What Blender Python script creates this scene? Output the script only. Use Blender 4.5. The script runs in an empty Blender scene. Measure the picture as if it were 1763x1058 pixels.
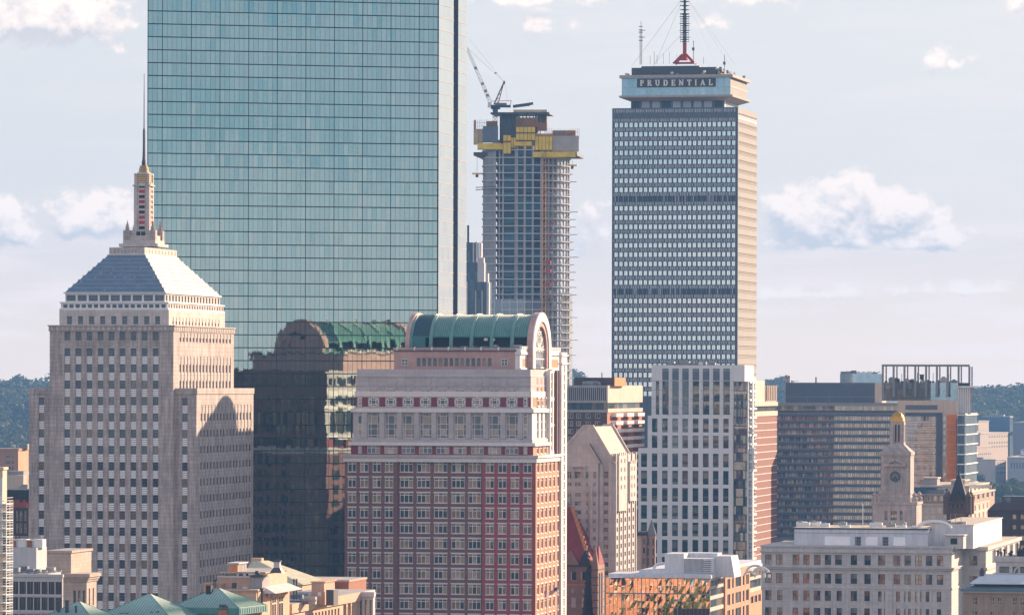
import bpy, math, random
from math import sin, cos, tan, radians, pi, sqrt, atan2
from mathutils import Vector, Matrix
random.seed(7)
SC = bpy.context.scene
COL = SC.collection

# ------------------------------------------------------------------ camera
F, CX, CY, HOR, EYE, ROLL = 8500.0, 881.5, 529.0, 660.0, 98.0, 0.0025   # focal length in photo pixels, horizon row, eye height, roll
cam = bpy.data.cameras.new('camera'); cam_o = bpy.data.objects.new('camera', cam); COL.objects.link(cam_o)
cam.sensor_width = 36.0; cam.lens = 36.0*F/1763.0
cam.shift_y = (HOR-CY)/1763.0
cam.clip_start = 5.0; cam.clip_end = 60000.0
cam_o.location = (0, 0, EYE)
cam_o.rotation_euler = (Matrix.Rotation(radians(90), 4, 'X') @ Matrix.Rotation(ROLL, 4, 'Z')).to_euler()
SC.camera = cam_o
SC.view_settings.view_transform = 'Standard'; SC.view_settings.look = 'None'
SC.view_settings.exposure = 1.32; SC.view_settings.gamma = 1.0
SC.render.engine = 'CYCLES'

# ------------------------------------------------------------------ sun
SUN_H, SUN_E = radians(43), radians(17.6)
sd = Vector((sin(SUN_H)*cos(SUN_E), cos(SUN_H)*cos(SUN_E), sin(SUN_E)))
sun = bpy.data.lights.new('sun', 'SUN'); sun.energy = 5.0; sun.angle = radians(0.5); sun.color = (1.0, 0.73, 0.49)
sun_o = bpy.data.objects.new('sun', sun); COL.objects.link(sun_o)
sun_o.rotation_euler = sd.to_track_quat('Z', 'Y').to_euler(); sun_o.location = (900, 900, 500)

# ------------------------------------------------------------------ world: physical sky, veiled by thin high cloud, with cumulus
W = bpy.data.worlds.new("World"); SC.world = W; W.use_nodes = True
nt = W.node_tree; nt.nodes.clear()
def wn(t, **k):
    n = nt.nodes.new(t)
    for a, v in k.items(): setattr(n, a, v)
    return n
def lk(a, b): nt.links.new(a, b)
def mth(op, a, b=None, c=None, clamp=False):
    n = wn('ShaderNodeMath', operation=op); n.use_clamp = clamp
    for i, v in enumerate((a, b, c)):
        if v is None: continue
        if isinstance(v, (int, float)): n.inputs[i].default_value = v
        else: lk(v, n.inputs[i])
    return n.outputs[0]
def mixc(f, a, b):
    n = wn('ShaderNodeMix', data_type='RGBA')
    for s, v in ((n.inputs[0], f), (n.inputs[6], a), (n.inputs[7], b)):
        if isinstance(v, (int, float)): s.default_value = v
        elif isinstance(v, tuple): s.default_value = (*v, 1)
        else: lk(v, s)
    return n.outputs[2]
def smooth(v, a, b):
    n = wn('ShaderNodeMapRange', interpolation_type='SMOOTHSTEP')
    lk(v, n.inputs[0]); n.inputs[1].default_value = a; n.inputs[2].default_value = b
    return n.outputs[0]
sky = wn('ShaderNodeTexSky', sky_type='NISHITA'); sky.sun_disc = False
sky.sun_elevation = SUN_E; sky.sun_rotation = SUN_H; sky.air_density = 1.0; sky.dust_density = 1.6; sky.ozone_density = 1.4
tc = wn('ShaderNodeTexCoord'); sx = wn('ShaderNodeSeparateXYZ'); lk(tc.outputs['Generated'], sx.inputs[0])
X, Y, Z = sx.outputs
el = mth('ARCSINE', Z)                        # elevation
az = mth('ARCTAN2', X, Y)                     # heading from the view axis, clockwise
front = smooth(Y, 0.0, 0.3)
def noise(scale, det, rough, du=0.0, dv=0.0, sy=1.8, seed=0.0):
    c = wn('ShaderNodeCombineXYZ')
    lk(mth('ADD', az, du), c.inputs[0]); lk(mth('MULTIPLY', mth('ADD', el, dv), sy), c.inputs[1]); c.inputs[2].default_value = seed
    n = wn('ShaderNodeTexNoise'); n.inputs['Scale'].default_value = scale; n.inputs['Detail'].default_value = det
    n.inputs['Roughness'].default_value = rough; lk(c.outputs[0], n.inputs['Vector'])
    return n.outputs[0]
def blob(u0, v0, ru, rv):                    # soft ellipse in heading/elevation, flatter below than above
    du = mth('MULTIPLY', mth('SUBTRACT', az, u0), 1/ru); dv = mth('MULTIPLY', mth('SUBTRACT', el, v0), 1/rv)
    dv = mth('MULTIPLY', dv, mth('ADD', mth('MULTIPLY', mth('LESS_THAN', dv, 0.0), 0.75), 1.0))
    d2 = mth('ADD', mth('MULTIPLY', du, du), mth('MULTIPLY', dv, dv))
    return mth('SUBTRACT', 1.0, mth('SQRT', d2))
# cumulus masses: centre heading, centre elevation, half widths (radians)
def P(px, py, rx, ry, w=1.0): return ((px-CX)/F, (HOR-py)/F, rx/F, ry/F, w)
CUM = [P(1405, 385, 125, 80), P(1470, 350, 85, 62), P(1530, 375, 85, 68), P(1620, 405, 62, 50), P(1480, 415, 180, 34),
       P(150, 385, 95, 66), P(15, 400, 80, 66), P(60, 42, 185, 92), P(935, 48, 60, 34, 0.42), P(1637, 112, 60, 22, 0.36), P(1310, 2, 80, 24, 0.45),
       P(1240, 40, 36, 40, 0.30), P(1030, 420, 60, 56, 0.34), P(205, 375, 55, 60, 0.8), P(1770, 5, 50, 36, 0.45), P(1400, 505, 190, 16, 0.42), P(1640, 498, 190, 16, 0.5), P(930, 0, 140, 18, 0.26)]
def density(du, dv, det):
    m = None
    for (u0, v0, ru, rv, w_) in CUM:
        q = mth('MULTIPLY', blob(u0-du, v0-dv, ru, rv), w_); m = q if m is None else mth('MAXIMUM', m, q)
    n1 = noise(170.0, det, 0.56, du=du, dv=dv, sy=1.2); n2 = noise(45.0, det, 0.5, du=du, dv=dv, sy=1.4, seed=4.0)
    n3 = noise(520.0, det, 0.5, du=du, dv=dv, sy=1.1, seed=7.0)
    m = mth('ADD', m, mth('MULTIPLY', mth('SUBTRACT', n3, 0.5), 0.42))
    return mth('ADD', m, mth('ADD', mth('MULTIPLY', mth('SUBTRACT', n1, 0.5), 1.7), mth('MULTIPLY', mth('SUBTRACT', n2, 0.5), 1.3)))
dens = density(0.0, 0.0, 9.0)
dup = density(0.0008, 0.0032, 4.0)
cmask = mth('MULTIPLY', smooth(dens, 0.02, 0.42), front)
lit = mth('ADD', 0.44, mth('MULTIPLY', mth('SUBTRACT', dens, dup), 1.5))
shade = mth('MAXIMUM', mth('MINIMUM', lit, 1.0), 0.0)
cumcol = mixc(shade, (3.05, 3.0, 3.16), (5.1, 4.45, 4.1))
# high streaky cloud low in the sky and everywhere behind
st = noise(26.0, 7.0, 0.6, sy=7.0, seed=9.0)
st2 = noise(7.0, 7.0, 0.6, sy=2.6, seed=2.0)
low = mth('SUBTRACT', 1.0, smooth(mth('ABSOLUTE', el), 0.006, 0.045))
stm = mth('MULTIPLY', smooth(st, 0.44, 0.66), mth('ADD', mth('MULTIPLY', low, 0.85), 0.10))
st3 = noise(38.0, 8.0, 0.6, sy=2.2, seed=12.0)
bk = mth('MULTIPLY', smooth(mth('ADD', mth('MULTIPLY', st2, 0.5), mth('MULTIPLY', st3, 0.5)), 0.46, 0.58), mth('SUBTRACT', 1.0, front))
e1 = smooth(el, 0.0, 0.55)
veilcol = mixc(e1, (3.25, 3.22, 3.38), (0.85, 1.4, 2.2))
e2 = smooth(el, 0.0, 0.05)
veilcol = mixc(mth('MULTIPLY', mth('SUBTRACT', 1.0, e2), front), veilcol, (4.75, 3.95, 3.5))
backv = mixc(smooth(el, 0.004, 0.085), (3.75, 4.0, 4.0), (1.25, 2.5, 3.2))
backv = mixc(smooth(el, 0.10, 0.26), backv, (4.5, 3.95, 3.95))  # warm band added behind the camera to lift the shaded walls
backv = mixc(smooth(el, 0.38, 0.95), backv, (0.75, 1.3, 2.1))
veilcol = mixc(mth('SUBTRACT', 1.0, front), veilcol, backv)
base = mixc(0.92, sky.outputs[0], veilcol)
base = mixc(stm, base, (4.95, 4.2, 3.85))
base = mixc(mth('MULTIPLY', bk, 0.30), base, (5.6, 4.6, 4.4))
final = mixc(mth('MULTIPLY', cmask, 0.97), base, cumcol)
bg = wn('ShaderNodeBackground'); lk(final, bg.inputs[0]); bg.inputs[1].default_value = 0.1
wo = wn('ShaderNodeOutputWorld'); lk(bg.outputs[0], wo.inputs[0])

# ------------------------------------------------------------------ mesh builder
class MB:
    def __init__(s): s.v = []; s.f = []; s.m = []; s.mats = []; s.sm = []
    def mi(s, mat):
        if mat not in s.mats: s.mats.append(mat)
        return s.mats.index(mat)
    def poly(s, pts, mat, smooth=False):
        n = len(s.v); s.v.extend(pts); s.f.append(tuple(range(n, n+len(pts)))); s.m.append(s.mi(mat)); s.sm.append(smooth)
    def block(s, x0, x1, y0, y1, z0, z1, mat, top=None, skip=''):
        if x0 > x1: x0, x1 = x1, x0
        if y0 > y1: y0, y1 = y1, y0
        if z0 > z1: z0, z1 = z1, z0
        a = [(x0,y0,z0),(x1,y0,z0),(x1,y1,z0),(x0,y1,z0),(x0,y0,z1),(x1,y0,z1),(x1,y1,z1),(x0,y1,z1)]
        for k, ids in (('F',(0,1,5,4)),('R',(1,2,6,5)),('B',(2,3,7,6)),('L',(3,0,4,7)),('T',(4,5,6,7)),('D',(3,2,1,0))):
            if k in skip: continue
            s.poly([a[i] for i in ids], top if (k == 'T' and top) else mat)
    def frus(s, b, t, mat, cap=True, top=None):        # b, t = (x0,x1,y0,y1,z)
        A = [(b[0],b[2],b[4]),(b[1],b[2],b[4]),(b[1],b[3],b[4]),(b[0],b[3],b[4])]
        B = [(t[0],t[2],t[4]),(t[1],t[2],t[4]),(t[1],t[3],t[4]),(t[0],t[3],t[4])]
        for i in range(4):
            j = (i+1) % 4; s.poly([A[i], A[j], B[j], B[i]], mat)
        if cap: s.poly(B, top or mat)
    def prism(s, pts, z0, z1, mat, top=None, cap=True):   # pts ccw from above
        n = len(pts)
        for i in range(n):
            a, b = pts[i], pts[(i+1) % n]
            s.poly([(a[0],a[1],z0),(b[0],b[1],z0),(b[0],b[1],z1),(a[0],a[1],z1)], mat)
        if cap:
            s.poly([(p[0],p[1],z1) for p in pts], top or mat); s.poly([(p[0],p[1],z0) for p in reversed(pts)], mat)
    def tube(s, p, q, r, mat, n=6, r2=None, smooth=True):
        p, q = Vector(p), Vector(q); d = (q-p)
        if d.length < 1e-6: return
        d.normalize(); a = d.orthogonal().normalized(); b = d.cross(a); r2 = r if r2 is None else r2
        A = [p + (a*cos(2*pi*i/n)+b*sin(2*pi*i/n))*r for i in range(n)]
        B = [q + (a*cos(2*pi*i/n)+b*sin(2*pi*i/n))*r2 for i in range(n)]
        for i in range(n):
            j = (i+1) % n; s.poly([tuple(A[i]), tuple(A[j]), tuple(B[j]), tuple(B[i])], mat, smooth and n > 5)
        s.poly([tuple(x) for x in reversed(A)], mat); s.poly([tuple(x) for x in B], mat)
    def bar(s, p, q, w, mat): s.tube(p, q, w*0.7, mat, 4, smooth=False)
    def lathe(s, cx, cy, prof, mat, n=16, smooth=True, rot=0.0):
        for (r0, z0), (r1, z1) in zip(prof, prof[1:]):
            for i in range(n):
                a, b = rot+2*pi*i/n, rot+2*pi*(i+1)/n
                p = [(cx+r0*cos(a),cy+r0*sin(a),z0),(cx+r0*cos(b),cy+r0*sin(b),z0),(cx+r1*cos(b),cy+r1*sin(b),z1),(cx+r1*cos(a),cy+r1*sin(a),z1)]
                if r0 < 1e-6: p = [p[0], p[2], p[3]]
                elif r1 < 1e-6: p = p[:3]
                s.poly(p, mat, smooth)
    def add(s, o, M=None):                               # append another builder, transformed
        n = len(s.v)
        s.v.extend([tuple(M @ Vector(p)) for p in o.v] if M else o.v)
        mp = [s.mi(x) for x in o.mats]
        s.f.extend([tuple(i+n for i in f) for f in o.f]); s.m.extend(mp[i] for i in o.m); s.sm.extend(o.sm)
    def mesh(s, name):
        me = bpy.data.meshes.new(name); me.from_pydata([tuple(p) for p in s.v], [], s.f)
        for m_ in s.mats: me.materials.append(m_)
        me.polygons.foreach_set('material_index', s.m); me.polygons.foreach_set('use_smooth', s.sm); me.update()
        return me
    def build(s, name, parent=None, label=None):
        if not s.f: return None
        o = bpy.data.objects.new(name, s.mesh(name)); COL.objects.link(o)
        if parent: o.parent = parent
        if label: o['label'] = label
        return o
def tag(o, label, cat, group=None):
    o['label'] = label; o['category'] = cat
    if group: o['group'] = group
    return o
def empty(name, loc, rz, label, cat, group=None):
    o = bpy.data.objects.new(name, None); COL.objects.link(o); o.location = loc; o.rotation_euler = (0, 0, rz); o.empty_display_size = 2
    return tag(o, label, cat, group)

# ------------------------------------------------------------------ materials
def newmat(name):
    m_ = bpy.data.materials.new(name); m_.use_nodes = True; m_.node_tree.nodes.clear(); return m_, m_.node_tree
class N:
    def __init__(s, tree): s.t = tree
    def __call__(s, typ, ins=None, **k):
        n = s.t.nodes.new(typ)
        for a, v in k.items(): setattr(n, a, v)
        for key, v in (ins or {}).items():
            if hasattr(v, 'is_output'): s.t.links.new(v, n.inputs[key])
            elif isinstance(v, tuple) and len(v) == 3 and n.inputs[key].type == 'RGBA': n.inputs[key].default_value = (*v, 1)
            else: n.inputs[key].default_value = v
        return n
def ramp(n, f, stops, const=False):
    r = n('ShaderNodeValToRGB', {'Fac': f}); r.color_ramp.interpolation = 'CONSTANT' if const else 'LINEAR'
    e = r.color_ramp.elements
    while len(e) < len(stops): e.new(0.5)
    for i, (p, c) in enumerate(stops): e[i].position = p; e[i].color = (*c, 1) if len(c) == 3 else c
    return r.outputs[0]
def mul(c, k): return tuple(min(1.0, x*k) for x in c)
def stone(name, col, var=0.18, rough=0.85, course=None, streak=0.25, bump=0.0, mortar=0.72, brick=None, scale=0.25, spec=0.3, metal=0.0, sheen=0.0):
    """masonry / paint / metal: large mottling, vertical rain streaks, optional coursing (height) or bricks (w, h)"""
    m_, t = newmat(name); n = N(t)
    oc = n('ShaderNodeTexCoord').outputs['Object']; s_ = n('ShaderNodeSeparateXYZ', {0: oc})
    u = n('ShaderNodeMath', {0: s_.outputs[0], 1: s_.outputs[1]}, operation='ADD').outputs[0]
    uv = n('ShaderNodeCombineXYZ', {0: u, 1: s_.outputs[2]}).outputs[0]
    a = n('ShaderNodeTexNoise', {'Vector': oc, 'Scale': scale, 'Detail': 6.0, 'Roughness': 0.65}).outputs[0]
    sv = n('ShaderNodeMapping', {0: uv, 'Scale': (1.3, 0.09, 1.0)}).outputs[0]
    b = n('ShaderNodeTexNoise', {'Vector': sv, 'Scale': 1.0, 'Detail': 5.0, 'Roughness': 0.7}).outputs[0]
    fa = n('ShaderNodeMapRange', {0: a, 1: 0.25, 2: 0.75, 3: 1-var, 4: 1+var}).outputs[0]
    fb = n('ShaderNodeMapRange', {0: b, 1: 0.3, 2: 0.75, 3: 1+streak*0.4, 4: 1-streak}).outputs[0]
    f = n('ShaderNodeMath', {0: fa, 1: fb}, operation='MULTIPLY').outputs[0]
    if course or brick:
        bw, bh = brick or (course*2.4, course)
        br = n('ShaderNodeTexBrick', {'Vector': uv, 'Scale': 1.0, 'Color1': (1,1,1), 'Color2': (0.86,0.86,0.88), 'Mortar': (mortar,)*3,
             'Mortar Size': bh*0.055, 'Mortar Smooth': 0.3, 'Bias': 0.0, 'Brick Width': bw, 'Row Height': bh})
        f2 = n('ShaderNodeMixRGB', {0: 1.0, 1: br.outputs[0], 2: f}, blend_type='MULTIPLY').outputs[0]
    else: f2 = f
    c = n('ShaderNodeMixRGB', {0: 1.0, 1: col, 2: f2}, blend_type='MULTIPLY').outputs[0]
    p = n('ShaderNodeBsdfPrincipled', {'Base Color': c, 'Roughness': rough, 'Specular IOR Level': spec, 'Metallic': metal, 'Sheen Weight': sheen, 'Sheen Roughness': 0.45, 'Sheen Tint': (1.0, 0.97, 0.88)})
    if bump:
        p_in = n('ShaderNodeBump', {'Strength': bump, 'Distance': 0.1, 'Height': a}).outputs[0]
        t.links.new(p_in, p.inputs['Normal'])
    n('ShaderNodeOutputMaterial', {0: p.outputs[0]})
    return m_
def glass(name, stops, mirror=0.35, tint=(0.9, 0.95, 1.0), rough=0.02, wav=0.0, gmax=0.9, pvar=0.14, wscale=0.5):
    """window pane: what stands behind it (blinds, dark rooms, painted reflections) varies from pane to pane; the surface mirrors the surroundings"""
    m_, t = newmat(name); n = N(t)
    ri = n('ShaderNodeNewGeometry').outputs['Random Per Island']; ro = n('ShaderNodeObjectInfo').outputs['Random']
    r = n('ShaderNodeMath', {0: n('ShaderNodeMath', {0: ri, 1: ro}, operation='ADD').outputs[0]}, operation='FRACT').outputs[0]
    c = ramp(n, r, stops, True)
    oc = n('ShaderNodeTexCoord').outputs['Object']
    no = n('ShaderNodeTexNoise', {'Vector': oc, 'Scale': 1.1, 'Detail': 4.0, 'Roughness': 0.7}).outputs[0]
    nv = n('ShaderNodeMapRange', {0: no, 1: 0.3, 2: 0.7, 3: 0.6, 4: 1.3}).outputs[0]
    c = n('ShaderNodeMixRGB', {0: 1.0, 1: c, 2: nv}, blend_type='MULTIPLY').outputs[0]
    d = n('ShaderNodeBsdfDiffuse', {'Color': c})
    r2 = n('ShaderNodeMath', {0: n('ShaderNodeMath', {0: r, 1: 7.31}, operation='MULTIPLY').outputs[0]}, operation='FRACT').outputs[0]
    tv = n('ShaderNodeMapRange', {0: r2, 3: 1-pvar, 4: 1.0}).outputs[0]
    gl = n('ShaderNodeBsdfGlossy', {'Color': n('ShaderNodeMixRGB', {0: 1.0, 1: tint, 2: tv}, blend_type='MULTIPLY').outputs[0], 'Roughness': rough})
    if wav:
        wn_ = n('ShaderNodeTexNoise', {'Vector': oc, 'Scale': wscale, 'Detail': 3.0, 'Roughness': 0.55}).outputs[0]
        bp = n('ShaderNodeBump', {'Strength': 1.0, 'Distance': wav, 'Height': wn_}).outputs[0]
        t.links.new(bp, gl.inputs['Normal'])
    lw = n('ShaderNodeLayerWeight', {'Blend': 0.25}).outputs['Fresnel']
    fr = n('ShaderNodeMapRange', {0: lw, 1: 0.04, 2: 0.75, 3: mirror, 4: gmax}).outputs[0]
    mx = n('ShaderNodeMixShader', {0: fr, 1: d.outputs[0], 2: gl.outputs[0]})
    n('ShaderNodeOutputMaterial', {0: mx.outputs[0]})
    return m_
def plain(name, col, rough=0.6, metal=0.0, spec=0.4, var=0.12):
    return stone(name, col, var=var, rough=rough, streak=0.08, metal=metal, spec=spec)

# ------------------------------------------------------------------ a building placed from where it stands: near right corner, distance, street-grid angle
GRID = radians(11.5)
def un(px, py): dx, dy = px-CX, py-CY; return CX+dx+ROLL*dy, CY+dy-ROLL*dx
class Bld:
    def __init__(s, name, label, cat, px, D, gam=GRID, py=750, group=None):
        s.g = gam; s.C = ((un(px, py)[0]-CX)*D/F, D); s.py = py
        s.t = (cos(gam), -sin(gam)); s.u = (sin(gam), cos(gam)); s.win = {}; s.D = D
        s.e = empty(name, (s.C[0], s.C[1], 0), -gam, label, cat, group)
    def W(s, x, y): return (s.C[0]+x*s.t[0]+y*s.u[0], s.C[1]+x*s.t[1]+y*s.u[1])
    def x(s, px, y=0.0, py=None):
        k = (un(px, py or s.py)[0]-CX)/F; ox, oy = s.W(0, y); return (k*oy-ox)/(s.t[0]-k*s.t[1])
    def y(s, px, x=0.0, py=None):
        k = (un(px, py or s.py)[0]-CX)/F; ox, oy = s.W(x, 0); return (k*oy-ox)/(s.u[0]-k*s.u[1])
    def z(s, py, x=0.0, y=0.0):
        X_, Y_ = s.W(x, y); px = CX+F*X_/Y_; return EYE+(HOR-un(px, py)[1])*Y_/F
    def xs(s, spans, y=0.0): return [(s.x(a, y), s.x(b, y)) for a, b in spans]
    def ys(s, spans, x=0.0): return [(s.y(a, x), s.y(b, x)) for a, b in spans]
    def zs(s, spans, x=0.0, y=0.0): return sorted((s.z(b, x, y), s.z(a, x, y)) for a, b in spans)
    def pt(s, face, pl, a, z, off=0.0):
        return {'F': (a, pl+off, z), 'R': (pl-off, a, z), 'B': (a, pl-off, z), 'L': (pl+off, a, z)}[face]
    def facade(s, mb, face, pl, a0, a1, z0, z1, cols, rows, mat, rec=0.4, style=None, rev=None, stack=None, part='window'):
        """wall rectangle with recessed openings; style puts a window in each opening, stack=[(z0,z1,style)] several above each other"""
        flip = face in 'BL'; rev = rev or mat
        def q(p): mb.poly(p[::-1] if flip else p, mat)
        def r_(p): mb.poly(p[::-1] if flip else p, rev)
        P_ = lambda a, z, o=0.0: s.pt(face, pl, a, z, o)
        zc = z0
        for (r0, r1) in sorted(rows):
            if r0 > zc+1e-4: q([P_(a0,zc), P_(a1,zc), P_(a1,r0), P_(a0,r0)])
            ac = a0
            for (c0, c1) in sorted(cols):
                if c0 > ac+1e-4: q([P_(ac,r0), P_(c0,r0), P_(c0,r1), P_(ac,r1)])
                r_([P_(c0,r0), P_(c0,r0,rec), P_(c0,r1,rec), P_(c0,r1)]); r_([P_(c1,r0,rec), P_(c1,r0), P_(c1,r1), P_(c1,r1,rec)])
                r_([P_(c0,r0), P_(c1,r0), P_(c1,r0,rec), P_(c0,r0,rec)]); r_([P_(c0,r1,rec), P_(c1,r1,rec), P_(c1,r1), P_(c0,r1)])
                if stack:
                    for (w0, w1, st_) in stack: s.addwin(st_, face, pl, c0, c1, w0, w1, rec, part)
                elif style: s.addwin(style, face, pl, c0, c1, r0, r1, rec, part)
                ac = c1
            if a1 > ac+1e-4: q([P_(ac,r0), P_(a1,r0), P_(a1,r1), P_(ac,r1)])
            zc = r1
        if z1 > zc+1e-4: q([P_(a0,zc), P_(a1,zc), P_(a1,z1), P_(a0,z1)])
    def addwin(s, style, face, pl, c0, c1, z0, z1, rec=0.3, part='window'):
        s.win.setdefault(part, []).append((style, face, pl, c0, c1, z0, z1, rec))
    def part(s, name, mb, label=None): return mb.build(name, s.e, label)
    def finish(s, panes=True, limit=100):
        for part, L in s.win.items():
            L.sort(key=lambda w: -((w[4]-w[3])*(w[6]-w[5])*(1.0 if w[1] == 'F' else 0.2 if w[1] == 'R' else 0.01)*1000 + w[5]*0.5))
            protos = {}
            rest = MB()
            for i, (st, face, pl, c0, c1, z0, z1, rec) in enumerate(L):
                key = (st, round(c1-c0, 2), round(z1-z0, 2), rec)
                if key not in protos: protos[key] = list(window_mesh(*key)) + [None, None]
                pr = protos[key]
                rz, loc = {'F': (0, (c0, pl, z0)), 'R': (pi/2, (pl, c0, z0)), 'B': (pi, (c1, pl, z0)), 'L': (-pi/2, (pl, c1, z0))}[face]
                if i < limit:
                    if pr[2] is None: pr[2] = pr[0].mesh(part); pr[3] = pr[1].mesh('pane')
                    if panes:
                        o = bpy.data.objects.new(part, pr[2]); p = bpy.data.objects.new('pane', pr[3])
                        COL.objects.link(p); p.parent = o
                    else:
                        if len(pr) < 5:
                            w = MB(); w.add(pr[0]); w.add(pr[1]); pr.append(w.mesh(part))
                        o = bpy.data.objects.new(part, pr[4])
                    COL.objects.link(o); o.parent = s.e; o.location = loc; o.rotation_euler = (0, 0, rz)
                else:
                    M = Matrix.Translation(loc) @ Matrix.Rotation(rz, 4, 'Z')
                    rest.add(pr[0], M); rest.add(pr[1], M)
            if rest.f:
                o = rest.build(part, s.e); o['kind'] = 'stuff'
STY = {}
def style(name, frame, pane, fr=0.12, nx=(), nz=(), bar=None, bands=(), lintel=None, sill=None, proud=0.0):
    STY[name] = dict(frame=frame, pane=pane, fr=fr, nx=nx, nz=nz, bar=bar or fr*0.7, bands=bands, lintel=lintel, sill=sill, proud=proud)
def window_mesh(st, w, h, rec):
    S = STY[st]; fm, pm = MB(), MB(); f, b = S['fr'], S['bar']; y0, y1 = rec-0.16-S['proud'], rec-0.04
    if f > 0:
        fm.block(0, f, y0, y1, 0, h, S['frame'], skip='BD'); fm.block(w-f, w, y0, y1, 0, h, S['frame'], skip='BD')
        fm.block(f, w-f, y0, y1, 0, f, S['frame'], skip='BLR'); fm.block(f, w-f, y0, y1, h-f, h, S['frame'], skip='BLR')
    xs = sorted(S['nx']); zs = sorted(S['nz'])
    for x in xs: fm.block(w*x-b/2, w*x+b/2, y0+0.02, y1, f, h-f, S['frame'], skip='BTD')
    for z in zs: fm.block(f, w-f, y0+0.03, y1, h*z-b/2, h*z+b/2, S['frame'], skip='BLR')
    ex = [0]+[w*x for x in xs]+[w]; ez = [0]+[h*z for z in zs]+[h]
    bandz = S['bands']
    yp = rec-0.06
    if bandz:
        prev = 0.0
        for (a, c, mat_) in bandz:
            if a > prev: pm.poly([(0,yp,prev*h),(w,yp,prev*h),(w,yp,a*h),(0,yp,a*h)], S['pane'])
            n_ = 4; hh = (c-a)*h/n_
            for k in range(n_): fm.block(0, w, yp-0.14, yp-0.01, a*h+hh*k+hh*0.09, a*h+hh*(k+1)-hh*0.09, mat_, skip='B')
            pm.poly([(0,yp,a*h),(w,yp,a*h),(w,yp,c*h),(0,yp,c*h)], S['pane'])
            prev = c
        if prev < 1: pm.poly([(0,yp,prev*h),(w,yp,prev*h),(w,yp,h),(0,yp,h)], S['pane'])
    else:
        for i in range(len(ex)-1):
            for j in range(len(ez)-1):
                pm.poly([(ex[i],yp,ez[j]),(ex[i+1],yp,ez[j]),(ex[i+1],yp,ez[j+1]),(ex[i],yp,ez[j+1])], S['pane'])
    if S['lintel']: fm.block(-0.18, w+0.18, -0.07, rec*0.5, h+0.01, h+S['lintel'][0], S['lintel'][1])
    if S['sill']: fm.block(-0.15, w+0.15, -0.10, rec*0.5, -S['sill'][0], -0.01, S['sill'][1])
    if not fm.f: fm.block(0, w, rec-0.05, rec-0.03, 0, 0.05, S['frame'])
    return fm, pm
# ------------------------------------------------------------------ shared materials
M_BLACK = plain('dark opening', (0.012, 0.016, 0.022), 0.5)
M_NAVY = plain('dark blue metal', (0.012, 0.03, 0.055), 0.35, spec=0.5)
M_WHITE = plain('white painted metal', (0.72, 0.72, 0.72), 0.5)
M_STEEL = plain('galvanised steel', (0.32, 0.33, 0.35), 0.45, metal=0.6)
M_GREY = plain('grey metal cladding', (0.22, 0.23, 0.25), 0.6)
M_DGREY = plain('dark grey metal', (0.06, 0.065, 0.075), 0.5)
M_ROOF = plain('gravel roof', (0.42, 0.36, 0.30), 0.95, var=0.25)
M_ROOFG = plain('grey roof membrane', (0.30, 0.30, 0.31), 0.9, var=0.25)
M_RED = plain('red paint', (0.45, 0.03, 0.04), 0.5)
M_GOLD = plain('gilded metal', (0.55, 0.29, 0.05), 0.38, metal=0.6)
M_YEL = plain('yellow formwork', (0.80, 0.56, 0.05), 0.6, var=0.3)
M_ORA = plain('orange netting', (0.55, 0.26, 0.07), 0.8, var=0.3)

# ------------------------------------------------------------------ glass skyscraper
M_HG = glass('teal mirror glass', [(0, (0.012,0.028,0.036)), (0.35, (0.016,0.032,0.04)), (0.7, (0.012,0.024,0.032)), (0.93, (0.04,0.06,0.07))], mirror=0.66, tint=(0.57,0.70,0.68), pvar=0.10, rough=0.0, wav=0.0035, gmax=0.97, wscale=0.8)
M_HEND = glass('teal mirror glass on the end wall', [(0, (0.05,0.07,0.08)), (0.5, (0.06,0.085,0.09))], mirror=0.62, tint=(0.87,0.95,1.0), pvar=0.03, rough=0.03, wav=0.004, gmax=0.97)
M_MUL = plain('dark bronze mullion', (0.008, 0.02, 0.03), 0.5, spec=0.2)
M_COP = plain('mullion with painted sunlight', (0.55, 0.38, 0.29), 0.6)  # lit copy of the dark mullion, orange sunlight put into the colour
gh = -radians(14.5)
H = Bld('glass_skyscraper', 'very tall slab of teal mirror glass with thin dark grid lines', 'skyscraper', 753, 1511, gh, py=300)
hw = -H.x(254, py=300); ea = radians(75)+gh*1.0     # end wall heading in local axes
ev = (cos(radians(75)-radians(14.5)), sin(radians(75)-radians(14.5)))
EL = 30.5
def ep(t, inn=0.0): return (ev[0]*EL*t - ev[1]*inn, ev[1]*EL*t + ev[0]*inn)
HT = 241.0
def hpx(px): # fraction along the end wall at a photo column
    k = (un(px, 300)[0]-CX)/F; a = H.W(0, 0); b = H.W(*ep(1.0)); d = (b[0]-a[0], b[1]-a[1]); return (k*a[1]-a[0])/(d[0]-k*d[1])
t1, t2, t3 = hpx(778.5), hpx(786.5), hpx(801.5)
EL_t = t3
zl = H.z(18.6, -hw, 0); fh = 22.25*1489/F
zf = [zl - k*fh for k in range(-20, 70)]; zf = sorted(z for z in zf if 3 < z < HT)
core = MB()
foot = [(-hw, 0.6), (-0.4, 0.6), ep(t1), ep((t1+t2)/2+0.05, 5.5), ep(t2), ep(t3), (-hw+ev[0]*EL*t3, ev[1]*EL*t3)]
core.prism([(x, y+0.25) for x, y in foot], 0, HT, M_NAVY)
H.part('structural_core', core)
gl = MB(); rnd = random.Random(3)
pxw = H.x(328.5, py=300)-H.x(278.8, py=300); x0 = H.x(278.8, py=300); pw = pxw/6
edges = []; k = -3
xx = x0 - 3*pw
xs_ = [-hw] + [x0+pw*i for i in range(-2, 70) if -hw+0.3 < x0+pw*i < -0.3] + [0.0]
zz = [0.0]+zf+[HT]
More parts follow.
